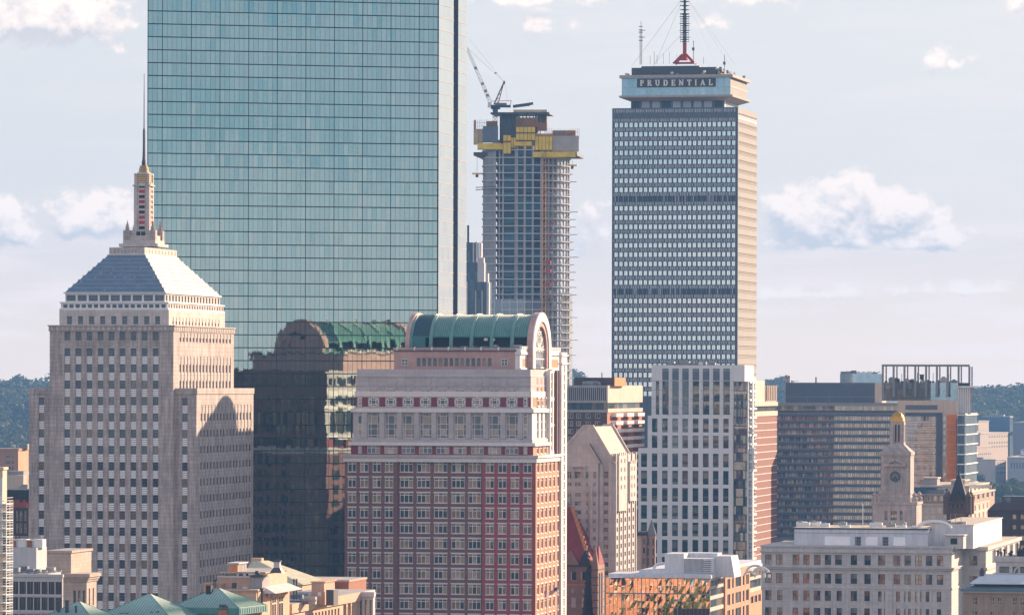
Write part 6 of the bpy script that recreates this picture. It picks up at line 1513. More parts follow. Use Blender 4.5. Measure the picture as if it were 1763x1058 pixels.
gt = MB()
for (sx, sy) in ((0, -1), (1, 0)):
    for k in range(1): gt.poly([((a+b)/2-2, -0.1, Tc.z(862)), ((a+b)/2+2, -0.1, Tc.z(862)), ((a+b)/2, -0.1, Tc.z(846))], M_BST); gt.poly([((a+b)/2-2, -0.1, Tc.z(862)), ((a+b)/2, -0.1, Tc.z(846)), ((a+b)/2, 2.8, Tc.z(846))], M_SLATE); gt.poly([((a+b)/2+2, -0.1, Tc.z(862)), ((a+b)/2, 2.8, Tc.z(846)), ((a+b)/2, -0.1, Tc.z(846))], M_SLATE)
Tc.part('dormer', gt)

M_TBR = stone('pinkish brick', (0.40, 0.24, 0.19), var=0.12, brick=(0.8, 0.3), mortar=1.1)
Ta = Bld('terraced_apartments', 'pale low apartment block with stepped roof terraces behind the dark spire', 'apartment block', 1668, 1640, py=870)
tm = MB(); 
def tstep(l, r, rr, tp, y0, mat, rows, cols):
    xa, xb = Ta.x(l, y0), Ta.x(r, y0); yb = Ta.y(rr, xb); rz_ = Ta.zs(rows, 0, y0)
    Ta.facade(tm, 'F', y0, xa, xb, 0, Ta.z(tp, 0, y0), Ta.xs(cols, y0), rz_, mat, 0.3, style='wf'); 
    Ta.facade(tm, 'R', xb, y0, yb, 0, Ta.z(tp, 0, y0), [(y0+(yb-y0)*(k+0.2)/5, y0+(yb-y0)*(k+0.7)/5) for k in range(5)], rz_, mat, 0.3, style='wf')
    tm.block(xa, xb, y0, yb, 0, Ta.z(tp, 0, y0), mat, top=M_ROOF, skip='FR'); tm.block(xa-0.3, xb+0.3, y0-0.3, yb+0.3, Ta.z(tp+2, 0, y0), Ta.z(tp-0.5, 0, y0), M_CRM, top=M_ROOF)
tstep(1565, 1668, 1703, 868, 0, M_CRM, [(872, 882), (886, 897), (900, 910)], [(1570+11*k, 1576+11*k) for k in range(9)])
tstep(1570, 1672, 1712, 850, 9, M_TBR, [(853, 862)], [(1574+11*k, 1580+11*k) for k in range(9)])
tstep(1585, 1668, 1702, 836, 16, M_CRM, [(839, 846)], [(1590+9*k, 1596+9*k) for k in range(8)])
tstep(1590, 1613, 1618, 822, 20, M_GRC, [], []); tstep(1637, 1660, 1668, 826, 22, M_GRC, [(828, 834)], [(1641, 1646), (1651, 1656)])
Ta.part('terrace_wall', tm)
tb3 = MB()
for (l, r, p, y0) in ((1572, 1612, 846, 14), (1575, 1625, 850, 8)): tb3.block(Ta.x(l, y0), Ta.x(r, y0), y0, y0+0.3, Ta.z(p, 0, y0), Ta.z(p-7, 0, y0), G_KT if p == 846 else G_DK); Ta.part('glass_balustrade', tb3); tb3 = MB()
tb3.block(Ta.x(1668, 15), Ta.x(1706, 15), 15, 17, Ta.z(840, 0, 15), Ta.z(834, 0, 15), G_KP); Ta.part('glass_balustrade', tb3); Ta.finish(panes=False)

M_DBK = stone('dark plum brick', (0.075, 0.052, 0.055), var=0.15, brick=(0.8, 0.3), mortar=1.2)
Db = Bld('dark_brick_house', 'dark plum brick building with small windows at the right edge', 'building', 1790, 1600, py=900)
dm = MB(); dx = Db.x(1700); drw = Db.zs([(885,893.5),(903,911),(921,930),(938,946)]); dcl = Db.xs([(1715+13.8*k, 1722+13.8*k) for k in range(5)])
Db.facade(dm, 'F', 0, dx, 0, 0, Db.z(878), dcl, drw, M_DBK, 0.3, style='plain'); dm.block(dx, 0, 0, 25, 0, Db.z(878), M_DBK, top=M_ROOFG, skip='F'); dm.frus((dx, 0, -0.2, 25, Db.z(878)), (Db.x(1711), 0, 2.5, 22, Db.z(866)), M_DBK); Db.part('brick_wall', dm)
w = MB(); w.block(Db.x(1724, 6), 0, 6, 20, Db.z(866), Db.z(855), M_DGREY); w.block(Db.x(1727, 6), Db.x(1740, 6), 5.9, 6, Db.z(875), Db.z(857), G_DK); w.block(Db.x(1726, 4), 0, 3, 3.2, Db.z(874), Db.z(872), M_STEEL); Db.part('penthouse', w); Db.finish(panes=False)

# ------------------------------------------------------------------ tan corner building with the roof canopy
M_TAN = stone('tan brick', (0.36, 0.28, 0.23), var=0.12, brick=(0.7, 0.25), mortar=0.8)
M_CAN = plain('pale canopy', (0.62, 0.64, 0.67), 0.5); M_TEALP = plain('slate blue eave', (0.10, 0.17, 0.22), 0.6)
style('cw', M_CRM, G_ST, fr=0.12, nx=(0.5,), nz=(0.5,), bar=0.1)
Cn = Bld('canopy_roof_building', 'tan brick corner building with a pale canopy over its roof terrace, bottom right', 'building', 1800, 1090, py=1020)
cm = MB(); cx0 = Cn.x(1657.5)
ccl = Cn.xs([(1673,1683),(1704,1712),(1717,1725),(1743,1751),(1756,1764)]); Cn.facade(cm, 'F', 0, cx0, 0, 0, Cn.z(1020), ccl, Cn.zs([(1028,1042),(1052,1066)]), M_TAN, 0.3, style='cw')
cm.block(cx0, 0, 0, 30, 0, Cn.z(1020), M_TAN, top=M_ROOFG, skip='F'); Cn.part('brick_wall', cm)
ce = MB(); ce.block(cx0-0.6, 0.5, -0.9, 30, Cn.z(1017.5), Cn.z(1015), M_TEALP); ce.block(cx0-0.3, 0.3, -0.45, 30, Cn.z(1021), Cn.z(1017.5), M_CRM); ce.frus((cx0-0.6, 0.5, -0.9, 30, Cn.z(1015)), (cx0+2.5, 0, 2, 28, Cn.z(1009)), M_TEALP); Cn.part('eave', ce)
cc_ = MB(); y0 = 3.0; gx = Cn.x(1676, y0)
for k in range(8): x_ = Cn.x(1677+13*k, y0); cc_.block(x_-0.1, x_+0.1, y0, y0+0.2, Cn.z(1014, 0, y0), Cn.z(1003, 0, y0), M_NAVY)
for k in range(7): x_, x2_ = Cn.x(1677+13*k, y0), Cn.x(1690+13*k, y0); cc_.poly([(x_, y0+0.15, Cn.z(1014, 0, y0)), (x2_, y0+0.15, Cn.z(1014, 0, y0)), (x2_, y0+0.15, Cn.z(1003, 0, y0)), (x_, y0+0.15, Cn.z(1003, 0, y0))], G_OT)
Cn.part('terrace_glazing', cc_)
cr2 = MB(); z0, z1 = Cn.z(1003, 0, y0), Cn.z(990.5, 0, y0)
cr2.frus((Cn.x(1670, 1), 1, 0.5, 12, z0), (Cn.x(1690, 5), 1, 6, 11, z1), M_CAN); cr2.block(Cn.x(1670, 1), 1, 0.5, 12, z0-0.25, z0, M_CAN); Cn.part('canopy', cr2)
cu = MB(); y0 = 10; ux0 = Cn.x(1714, y0)
Cn.facade(cu, 'F', y0, ux0, 0, 15, Cn.z(960, 0, y0), Cn.xs([(1720,1737),(1743,1752),(1756,1766)], y0), [(Cn.z(986, 0, y0), Cn.z(975, 0, y0))], M_STO, 0.3, style='plain'); cu.block(ux0, 0, y0, 26, 15, Cn.z(960, 0, y0), M_STO, top=M_ROOFG, skip='F'); cu.block(ux0-0.3, 0, y0-0.3, 26, Cn.z(967, 0, y0), Cn.z(957.5, 0, y0), M_STO, top=M_ROOFG); cu.block(Cn.x(1750, y0), Cn.x(1752, y0), y0-0.1, y0+4, Cn.z(957, 0, y0), Cn.z(936, 0, y0), M_DBK); cu.frus((Cn.x(1750, y0), 3, y0-0.1, 24, Cn.z(957, 0, y0)), (Cn.x(1763, y0), 3, y0+4, 22, Cn.z(937, 0, y0)), M_SLATE)
for i in range(9):
    a0_, a1_ = pi*i/9, pi*(i+1)/9; x_, r_ = Cn.x(1761, y0), 2.0; cu.bar((x_-r_*cos(a0_), y0-0.15, Cn.z(987, 0, y0)+1.8*sin(a0_)), (x_-r_*cos(a1_), y0-0.15, Cn.z(987, 0, y0)+1.8*sin(a1_)), 0.35, M_STO)
Cn.part('upper_storey', cu)
for px_, t_p in ((1717.5, 948), (1723, 951), (1729, 946), (1741, 949), (1738, 952)):
    w = MB(); x_ = Cn.x(px_, 11); w.tube((x_, 11, Cn.z(958, 0, 11)), (x_, 11, Cn.z(t_p, 0, 11)), 0.22, M_DGREY, 6); w.lathe(x_, 11, [(0.4, Cn.z(t_p+2, 0, 11)), (0.4, Cn.z(t_p, 0, 11)), (0.1, Cn.z(t_p-1.5, 0, 11))], M_DGREY, 8); Cn.part('chimney_pot', w)
w = MB(); w.block(Cn.x(1686, 5), Cn.x(1693, 5), 5, 7, Cn.z(1000, 0, 5), Cn.z(982, 0, 5), M_DGREY); w.block(Cn.x(1687.5, 5), Cn.x(1691.5, 5), 5.3, 6.7, Cn.z(982, 0, 5), Cn.z(978.5, 0, 5), M_DGREY); Cn.part('chimney', w)
Cn.finish()

# ------------------------------------------------------------------ mirrored glass and orange brick building at the bottom
M_OBR = stone('orange brick', (0.50, 0.25, 0.15), var=0.10, brick=(0.6, 0.22), mortar=1.1, streak=0.08)
G_MIR = glass('mirror pane', [(0, (0.03,0.03,0.03)), (0.5, (0.04,0.04,0.035))], mirror=0.75, tint=(0.95, 0.90, 0.80), rough=0.0, wav=0.004, wscale=0.4)
style('gs', M_GREY, G_MIX, fr=0.1, nx=(0.5,), bar=0.08)
Gb = Bld('mirror_glass_building', 'low building with mirror glass front, orange brick side and white roof plant', 'office building', 1222, 1150, py=1010)
gm = MB(); gx0 = Gb.x(1042); gzt = Gb.z(995)
rws = [1060, 1038, 1021, 1008, 996]; 
nps = 26; j_ = random.Random(11)
for (za, zb_) in ((1080, 1047), (1047, 1023), (1023, 1021), (1021, 996)):
    sub = 2 if za-zb_ > 10 else 1
    for s_ in range(sub):
        z0, z1 = Gb.z(za+(zb_-za)*s_/sub), Gb.z(za+(zb_-za)*(s_+1)/sub)
        for i in range(nps):
            a, b = gx0+(0-gx0)*i/nps, gx0+(0-gx0)*(i+1)/nps
            if za > 1050 and b > Gb.x(1163): continue
            if za-zb_ < 3: gm.poly([(a,-0.02,z0),(b,-0.02,z0),(b,-0.02,z1),(a,-0.02,z1)], M_GREY)
            else: gm.poly([(a, j_.gauss(0,.01), z0), (b, j_.gauss(0,.01), z0), (b, j_.gauss(0,.01), z1), (a, j_.gauss(0,.01), z1)], G_MIR)
Gb.part('mirror_wall', gm)
gu = MB(); gu.block(gx0, 0, 0.1, 30, 0, gzt, M_DGREY, skip='TR'); gu.block(Gb.x(1163), 0, -0.06, 0.1, 0, Gb.z(1048), M_DBK)
for i in range(0, nps+1, 1): x_ = gx0+(0-gx0)*i/nps; gu.block(x_-(0.10 if i % 9 == 0 else 0.03), x_+(0.10 if i % 9 == 0 else 0.03), -0.08, -0.02, 20, gzt, M_GREY, skip='B')
Gb.part('mullion_grid', gu)
sd_ = MB(); gy = Gb.y(1310); y1_, y2_ = Gb.y(1246), Gb.y(1288.5); zs_t = Gb.z(991)
bands = [(Gb.z(1009.5), Gb.z(999)), (Gb.z(1026.5), Gb.z(1014)), (Gb.z(1046), Gb.z(1032)), (Gb.z(1070), Gb.z(1052))]
Gb.facade(sd_, 'R', 0, 0, y1_, 0, gzt, [(0.4, y1_-0.4)], bands, M_CRM, 0.25, style='gs')
y_c = [(Gb.y(p), Gb.y(q)) for p, q in ((1249.5,1254.5),(1257.5,1260.5),(1263.5,1273),(1276,1279),(1281.5,1286.5))]
Gb.facade(sd_, 'R', 0.35, y1_, y2_, 0, Gb.z(988), y_c, [(Gb.z(1021), Gb.z(1003)), (Gb.z(1050), Gb.z(1030)), (Gb.z(1080), Gb.z(1058))], M_OBR, 0.3, style='gs')
sd_.block(-5, 0.35, y1_, y2_, 0, Gb.z(988), M_OBR, skip='R')
Gb.facade(sd_, 'R', 0, y2_, gy, Gb.z(1038), Gb.z(990), [(y2_+0.4, gy-0.4)], [(Gb.z(1011), Gb.z(999.5)), (Gb.z(1031), Gb.z(1015.5))], M_CRM, 0.25, style='gs')
Gb.facade(sd_, 'R', 0.2, y2_, gy, 0, Gb.z(1038), [(y2_+(gy-y2_)*f, y2_+(gy-y2_)*(f+0.22)) for f in (0.1, 0.4, 0.7)], [(Gb.z(1058), Gb.z(1045))], M_OBR, 0.3, style='plain')
Gb.part('side_wall', sd_)
rf_ = MB(); rf_.block(gx0, -0.2, 0.1, gy, gzt-0.5, gzt, M_PHW); rf_.block(gx0+6, 0.3, -0.3, gy, gzt, Gb.z(989.5), M_PHW); rf_.block(Gb.x(1100, 6), 0, 6, gy, gzt, Gb.z(983), M_PHW); rf_.block(gx0, gx0+14, 4, 16, gzt, gzt+0.8, M_PHW)
Gb.part('parapet', rf_)
pr2 = MB(); y0 = 7.0; pr2.block(Gb.x(1144, y0), Gb.x(1177, y0), y0, y0+11, gzt, Gb.z(953, 0, y0), M_PHW)
y0 = 5.5; qa, qb = Gb.x(1176, y0), Gb.x(1228, y0); pr2.block(qa, qb, y0, y0+14, gzt, Gb.z(961, 0, y0), M_PHW)
for k in range(16): x_ = Gb.x(1178+2.1*k, y0); pr2.block(x_-0.05, x_+0.05, y0-0.04, y0, Gb.z(984, 0, y0), Gb.z(962, 0, y0), M_DGREY)
for k in range(6): pr2.block(Gb.x(1209, y0), Gb.x(1224, y0), y0-0.05, y0, Gb.z(983-3.4*k, 0, y0), Gb.z(982-3.4*k, 0, y0), M_DGREY)
pr2.block(Gb.x(1176, y0), Gb.x(1228, y0), y0-0.06, y0, Gb.z(986, 0, y0), Gb.z(985.2, 0, y0), M_NAVY)
pr2.frus((qb, Gb.x(1262, y0), y0+2, y0+12, gzt), (qb, Gb.x(1256, y0), y0+2, y0+12, Gb.z(957, 0, y0)), M_PHW); pr2.block(Gb.x(1183, y0+8), Gb.x(1235, y0+8), y0+8, y0+14, Gb.z(961, 0, y0), Gb.z(953.5, 0, y0), M_PHW)
Gb.part('roof_plant', pr2)
for (px_, py_, r_) in ((1139, 972, 1.2), (1300, 975, 1.4), (1310, 978, 1.2), (1290, 984, 0.8)):
    w = MB(); x_ = Gb.x(px_, 9); zz2 = Gb.z(py_, 0, 9)
    for i in range(8): a0_, a1_ = pi*0.9*i/8, pi*0.9*(i+1)/8; w.tube((x_-r_*1.6*cos(a0_), 9, zz2-r_+r_*1.3*sin(a0_)), (x_-r_*1.6*cos(a1_), 9, zz2-r_+r_*1.3*sin(a1_)), 0.3, M_WHITE, 8)
    w.tube((x_+r_*1.6, 9, zz2-r_), (x_+r_*1.6, 9, gzt), 0.3, M_WHITE, 8); Gb.part('duct', w)
Gb.finish()
# ------------------------------------------------------------------ red roofed church, black steeple, turret house
M_RTILE = stone('crimson roof tile', (0.27, 0.035, 0.045), var=0.2, course=0.4, streak=0.15, mortar=0.7)
M_ROSE = stone('rose granite rubble', (0.34, 0.20, 0.16), var=0.22, course=0.7, streak=0.15, mortar=0.75)
M_OTR = stone('orange ridge tile', (0.55, 0.24, 0.09), var=0.15)
style('ch', M_CRM, G_BKG, fr=0.15, nx=(0.5,), bar=0.12)
Ch = Bld('stone_church', 'rose stone church with steep crimson tile roof and orange ridges', 'church', 1014, 1475, py=960)
cm = MB(); hw_ = 9.5; a, b = -2*hw_, 0.0
zb_ = Ch.z(972); za_ = Ch.z(873.5)
cm.block(a, b, 0, 2*hw_, 0, zb_, M_ROSE)
for k in range(6):
    x_ = a+2*hw_*(k+0.3)/6; cm.block(x_-0.15, x_+1.6, -0.35, 0, Ch.z(1000), Ch.z(998), M_OTR); cm.block(x_, x_+1.45, -0.05, 0, Ch.z(998), Ch.z(984), M_BLACK)
    cm.lathe(x_+0.0, -0.35, [(0.22, Ch.z(998)), (0.22, Ch.z(984))], M_CRM, 6)
    for i in range(6): a0_, a1_ = pi*i/6, pi*(i+1)/6; cm.bar((x_+0.72-0.95*cos(a0_), -0.2, Ch.z(984)+0.95*sin(a0_)), (x_+0.72-0.95*cos(a1_), -0.2, Ch.z(984)+0.95*sin(a1_)), 0.3, M_ROSE)
    cm.block(x_, x_+1.3, -0.05, 0, Ch.z(1045), Ch.z(1028), M_CRM); cm.block(x_+0.2, x_+0.6, -0.08, 0, Ch.z(1020), Ch.z(1013), M_CRM)
cm.block(a-0.2, b+0.2, -0.3, 2*hw_+0.2, Ch.z(975), zb_, M_BST); cm.block(a-0.1, b+0.1, -0.2, 2*hw_, Ch.z(1008), Ch.z(1005), M_OTR)
Ch.part('stone_wall', cm)
rf = MB(); tw_ = 2.4; zt_ = za_; xm_ = (a+b)/2
rx0, rx1 = Ch.x(955, hw_), Ch.x(984.5, hw_)
rf.frus((a-0.4, b+0.4, -0.4, 2*hw_+0.4, zb_), (rx0, rx1, hw_-0.6, hw_+0.6, zt_), M_RTILE); rf.block(rx0, rx1, hw_-0.4, hw_+0.4, zt_, zt_+0.7, M_GREY); rf.lathe(rx1-0.4, hw_, [(0.5, zt_), (0.3, zt_+2), (0, zt_+4.5)], M_GREY, 6); roof = Ch.part('roof', rf)
rg = MB(); p0, p1 = Vector((b+0.4, -0.4, zb_)), Vector((rx1, hw_-0.6, zt_)); q0 = Vector((b+0.4, 2*hw_+0.4, zb_))
rg.tube(p0, p1, 0.55, M_OTR, 6)
for k in range(12): c_ = p0+(p1-p0)*(k+0.5)/12; rg.block(c_.x-0.3, c_.x+0.7, c_.y-0.4, c_.y+0.4, c_.z, c_.z+0.75, M_OTR)
rg.build('ridge', roof)
dm = MB(); x_ = Ch.x(983, -0.5); dm.poly([(x_-3, -0.8, zb_), (x_+2.6, -0.8, zb_), (x_-0.2, -0.8, Ch.z(946))], M_ROSE); dm.poly([(x_+2.6, -0.8, zb_), (x_+2.6, 3, zb_), (x_-0.2, 3, Ch.z(946)), (x_-0.2, -0.8, Ch.z(946))], M_RTILE)
x_ = Ch.x(1009, -0.5); dm.poly([(x_-2.6, -0.8, zb_), (x_+1.5, -0.8, zb_), (x_-0.2, -0.8, Ch.z(945))], M_SLATE); Ch.part('dormer', dm)
tr_ = MB(); ta_, tb_ = Ch.x(1018, -3), Ch.x(1029, -3); ty_ = Ch.y(1040.5, tb_); tr_.block(ta_, tb_, -3, ty_, 0, Ch.z(972), M_ROSE)
for k in range(7): tr_.block(ta_-0.1, tb_+0.15, -3.15, ty_+0.1, Ch.z(1058-13*k), Ch.z(1056.5-13*k), M_BST)
for k in range(2): yy_ = -3+(ty_+3)*(0.3+0.35*k); tr_.block(tb_, tb_+0.1, yy_-0.8, yy_+0.8, Ch.z(1050), Ch.z(1000), M_BST, skip='L'); tr_.block(tb_, tb_+0.4, yy_-1.2, yy_-0.8, Ch.z(1058), Ch.z(985), M_CRM)
tr_.frus((ta_, tb_, -3, -3+(tb_-ta_), Ch.z(972)), ((ta_+tb_)/2-0.1, (ta_+tb_)/2+0.1, -2.1, -1.9, Ch.z(939)), M_ROSE)
tr_.frus((ta_, tb_, -1, ty_, Ch.z(972)), (ta_+0.6, tb_-1, ty_*0.45, ty_*0.55, Ch.z(940)), M_RTILE); Ch.part('transept', tr_)

M_BLS = stone('soot black stone', (0.03, 0.028, 0.03), var=0.3, course=0.6, streak=0.2)
St = Bld('black_steeple', 'slender soot black stone steeple with cross finial in front of the crimson church roof', 'steeple', 1012, 1210, gam=0.0, py=1000)
sm_ = MB(); sm_.lathe(0, 0, [(2.6, 0), (2.6, 22), (2.3, 24), (1.42, St.z(1058)), (0.10, St.z(962))], M_BLS, 8, smooth=False, rot=pi/8)
for k in range(9):
    f_ = k/9; z_ = St.z(1058)+(St.z(962)-St.z(1058))*f_; r_ = 1.42*(1-f_)+0.1
    for i in range(8): t_a = 2*pi*i/8+pi/8; sm_.block(r_*cos(t_a)-0.12, r_*cos(t_a)+0.12, r_*sin(t_a)-0.12, r_*sin(t_a)+0.12, z_, z_+0.3, M_BLS)
St.part('spire', sm_)
w = MB(); w.tube((0, 0, St.z(963)), (0, 0, St.z(940)), 0.16, M_DGREY, 6); w.block(-0.75, 0.75, -0.12, 0.12, St.z(948.5), St.z(946.5), M_DGREY); w.lathe(0, 0, [(0, St.z(964)), (0.4, St.z(961)), (0, St.z(958))], M_DGREY, 8); w.lathe(0, 0, [(0, St.z(956)), (0.3, St.z(954)), (0, St.z(951.5))], M_DGREY, 8); St.part('finial', w)

Tu = Bld('turret_house', 'small brick house with a grey conical corner turret beside the white framed tower', 'house', 1113, 1610, py=930)
um_ = MB(); ux0 = Tu.x(1104); um_.block(Tu.x(1080), ux0, 0.5, 14, 0, Tu.z(921), M_CRM, top=M_ROOFG)  # cream block is the lit wall, sunlight put into its colour
Tu.facade(um_, 'F', 0, ux0, 0, 0, Tu.z(920), Tu.xs([(1106.5, 1110.5)]), Tu.zs([(927, 936), (942, 951), (960, 970)]), M_TBR, 0.3, style='plain'); um_.block(ux0, 0, 0, 14, 0, Tu.z(920), M_TBR, top=M_ROOFG, skip='F'); um_.block(ux0-2.5, 0.2, -0.3, 14, Tu.z(921), Tu.z(915), M_SLATE); Tu.part('brick_wall', um_)
tt = MB(); cxu = Tu.x(1120.5, 0); r_ = Tu.x(1128, 0)-cxu
tt.lathe(cxu, 1.0, [(r_, 0), (r_, Tu.z(920))], M_TBR, 8, smooth=False, rot=pi/8)
for k in range(3):
    for s_ in (-1, 1): tt.block(cxu+s_*r_*0.62-0.35, cxu+s_*r_*0.62+0.35, 1-r_*0.99, 1-r_*0.6, Tu.z(937+17*k), Tu.z(926+17*k), M_DGREY)
tt.lathe(cxu, 1.0, [(r_*1.15, Tu.z(921)), (r_*1.12, Tu.z(919)), (0.05, Tu.z(894))], stone('grey slate', (0.20, 0.21, 0.235), var=0.15, course=0.4, streak=0.1), 8, smooth=False, rot=pi/8); Tu.part('turret', tt); Tu.finish(panes=False)

# flags on poles beside the red brick block
for (name_, px_, top, lab) in (('a', 959.5, 1007, 'striped flag streaming from a thin white pole in front of the sunlit brick wall'), ('b', 941, 1013, 'furled purple flag hanging on thin white pole in front of sunlit brick wall')):
    Fg = Bld('flagpole', lab, 'flag', px_, 1260, gam=0.0, py=1030); w = MB(); w.tube((0, 0, 0), (0, 0, Fg.z(top)), 0.10, M_WHITE, 6); w.lathe(0, 0, [(0, Fg.z(top)), (0.16, Fg.z(top-0.6)), (0, Fg.z(top-1.4))], M_GOLD, 6); Fg.part('pole', w)
    fm = MB(); M_FB = plain('flag blue cloth', (0.03, 0.05, 0.16), 0.8); M_FW = plain('flag white cloth', (0.7, 0.68, 0.68), 0.8); M_FR = plain('flag red cloth', (0.42, 0.06, 0.08), 0.8); M_FP = plain('flag purple cloth', (0.26, 0.13, 0.24), 0.8)
    for i in range(12):
        for j in range(7):
            if name_ == 'a':
                f = lambda u, v: (-2.15*u, 0.18*sin(u*9), Fg.z(1009)-0.55*v*1.9-u*1.35+0.1*sin(u*7))
                mt = M_FB if (i < 5 and j < 4) else (M_FR if j % 2 == 0 else M_FW); P4 = [f(i/12, (j+1)/7), f((i+1)/12, (j+1)/7), f((i+1)/12, j/7), f(i/12, j/7)]
            else:
                f = lambda u, v: (-0.1-0.55*u*(1-0.3*v), 0.25*sin(u*7+v*2), Fg.z(1015)-1.7*v-0.35*u); mt = M_FP; P4 = [f(i/12, (j+1)/7), f((i+1)/12, (j+1)/7), f((i+1)/12, j/7), f(i/12, j/7)]
            fm.poly(P4, mt); fm.poly([(p[0], p[1]+0.03, p[2]) for p in reversed(P4)], mt)
    Fg.part('cloth', fm)

# ------------------------------------------------------------------ left edge
M_LIT = stone('cream render', (0.62, 0.50, 0.40), var=0.08); 
E = Bld('balcony_tower_edge', 'slim cream apartment building with white balcony rails at the left edge', 'apartment building', 4, 760, py=900)
em = MB(); ey = E.y(11.5); em.block(-8, 0, 0, ey, 0, E.z(806), M_LIT, top=M_ROOFG); em.block(-8, -0.0, -0.08, 0, E.z(945), E.z(822), M_PHW); em.block(-8, 0.2, -0.2, ey+0.1, E.z(808), E.z(803.5), M_LIT); E.part('wall', em)
for k in range(7): em_ = MB(); em_.block(0, 0.1, ey*(0.15+0.0*k), ey*0.7, E.z(852-15*k*0.5), E.z(848-15*k*0.5), M_CRM, skip='L')
eb_ = MB()
for k in range(15):
    z_ = E.z(866+14.2*k); eb_.block(-8, 0.9, -0.9, ey+0.4, z_-0.14, z_, M_WHITE)
    for dz in (0.42, 0.85): eb_.block(-8, 0.9, -0.92, -0.86, z_+dz, z_+dz+0.06, M_WHITE); eb_.block(0.84, 0.9, -0.9, ey+0.3, z_+dz, z_+dz+0.06, M_WHITE)
for yy_ in (-0.88, ey*0.33, ey*0.66, ey+0.25): eb_.block(0.82, 0.9, yy_, yy_+0.08, 20, E.z(862), M_WHITE)
for k in range(15): z_ = E.z(866+14.2*k); eb_.block(0.02, 0.05, 0.2, ey*0.8, z_-1.2, z_-0.2, G_KT if k % 2 else G_MIX)
E.part('balcony_rail', eb_)

Fo = Bld('orange_lit_apartments', 'far brick apartment block with an orange sunlit end, below the wooded hill', 'apartment block', 31, 2300, py=800)
style('fo', M_CRM, G_MIX, fr=0.05)
M_FBR = stone('rosy brick', (0.42, 0.25, 0.20), var=0.1)
fm = MB(); fx = Fo.x(-40); fy = Fo.y(49); Fo.facade(fm, 'F', 0, fx, 0, 0, Fo.z(773), Fo.xs([(-12,-5),(10,18),(20.5,23)]), Fo.zs([(784,788),(793,798),(803,808),(813,819)]), M_FBR, 0.4, style='fo'); fm.block(fx, 0, 0, fy, 0, Fo.z(773), stone('brick with painted sunlight', (0.58, 0.33, 0.20), var=0.08), top=M_ROOFG, skip='F'); fm.block(fx, 0.3, -0.3, fy, Fo.z(775), Fo.z(771.5), M_FBR); Fo.part('brick_wall', fm)  # lit end of the block: orange sunlight put into the wall colour
w = MB(); w.block(Fo.x(35, 8), Fo.x(47, 8), 8, 14, Fo.z(772), Fo.z(764), M_GREY); Fo.part('plant_room', w); Fo.finish(panes=False)
Fw = Bld('white_box_building', 'plain cream box building under the far orange sunlit apartments', 'building', 40, 1900, py=830)
w = MB(); w.block(Fw.x(-20), 0, 0, Fw.y(46), 0, Fw.z(818), M_CRM, top=M_ROOFG); Fw.part('wall', w)
w = MB(); w.block(Fw.x(12, 6), Fw.x(40, 6), 6, 14, Fw.z(818), Fw.z(811), M_GREY); w.frus((Fw.x(28, -3), Fw.x(47, -3), -3, 0, Fw.z(842)), (Fw.x(38, -3), Fw.x(47, -3), -3, -1, Fw.z(833)), M_ROOFG); Fw.part('roof_plant', w)
Fb = Bld('dark_corniced_building', 'dark brick building with black cornice and a red roof railing, left of the stone tower', 'building', 49, 1600, py=880)
fm = MB(); fx = Fb.x(-10); frw = Fb.zs([(879,896),(900,917)]); Fb.facade(fm, 'F', 0, fx, 0, 0, Fb.z(873), Fb.xs([(13,21),(27,31),(33,38),(41,46)]), frw, M_DBK, 0.35, style='cw'); fm.block(fx, 0, 0, 20, 0, Fb.z(873), M_DBK, top=M_ROOFG, skip='F'); Fb.part('brick_wall', fm)
w = MB(); w.block(fx, 0.2, 2.5, 18, Fb.z(873), Fb.z(858), M_RUST); w.block(fx, 1, 1.5, 19, Fb.z(858), Fb.z(843), M_BLACK)
for k in range(20): x_ = fx+(0-fx)*k/20; w.block(x_, x_+0.4, 1.2, 1.5, Fb.z(844.5), Fb.z(842), M_DGREY)
for i in range(9): a0_, a1_ = pi*i/9, pi*(i+1)/9; x_ = Fb.x(41, 2.4); w.bar((x_-1.2*cos(a0_), 2.4, Fb.z(866)+1.5*sin(a0_)), (x_-1.2*cos(a1_), 2.4, Fb.z(866)+1.5*sin(a1_)), 0.3, M_BLACK)
Fb.part('attic', w)
w = MB()
for k in range(24): x_ = fx+(0-fx)*k/24; w.bar((x_, 0.1, Fb.z(873)), (x_, 0.1, Fb.z(866)), 0.12, M_RED)
for p in (866, 869.5, 872): w.block(fx, 0, 0.05, 0.15, Fb.z(p), Fb.z(p-0.7), M_RED)
Fb.part('roof_railing', w); Fb.finish(panes=False)

# white ribbon window building and the tan block beside it
M_WHR = stone('white concrete', (0.50, 0.49, 0.51), var=0.08, streak=0.15)
G_CUR = glass('curtained pane', [(0, (0.07,0.065,0.06)), (0.35, (0.13,0.12,0.11)), (0.6, (0.05,0.055,0.06)), (0.8, (0.18,0.16,0.14))], mirror=0.08)
style('cur', M_DGREY, G_CUR, fr=0.08, nx=(0.2, 0.4, 0.6, 0.8), bar=0.05)
Wb = Bld('white_ribbon_building', 'white concrete building with large dark windows, bottom left corner', 'office building', 107, 1050, py=1030)
wm = MB(); wx = Wb.x(-30); wc = Wb.xs([(-28,-19),(-17,-6),(-4,6),(8,19),(20.5,31),(33,44),(46,56.5),(58,69),(71,81.5),(83,93.5),(95,105.7)])
Wb.facade(wm, 'F', 0, wx, 0, 0, Wb.z(990), wc, Wb.zs([(1001,1022.5),(1028,1050),(1057,1078)]), M_WHR, 0.4, style='cur'); wm.block(wx, 0, 0, 0.6, 0, Wb.z(990), M_WHR, top=M_ROOFG, skip='F'); wm.block(wx, -6, 0.6, 19, 0, Wb.z(990), M_WHR, top=M_ROOFG); wm.block(wx, 0.15, -0.25, 0.7, Wb.z(993), Wb.z(988), M_WHR, top=M_ROOFG)
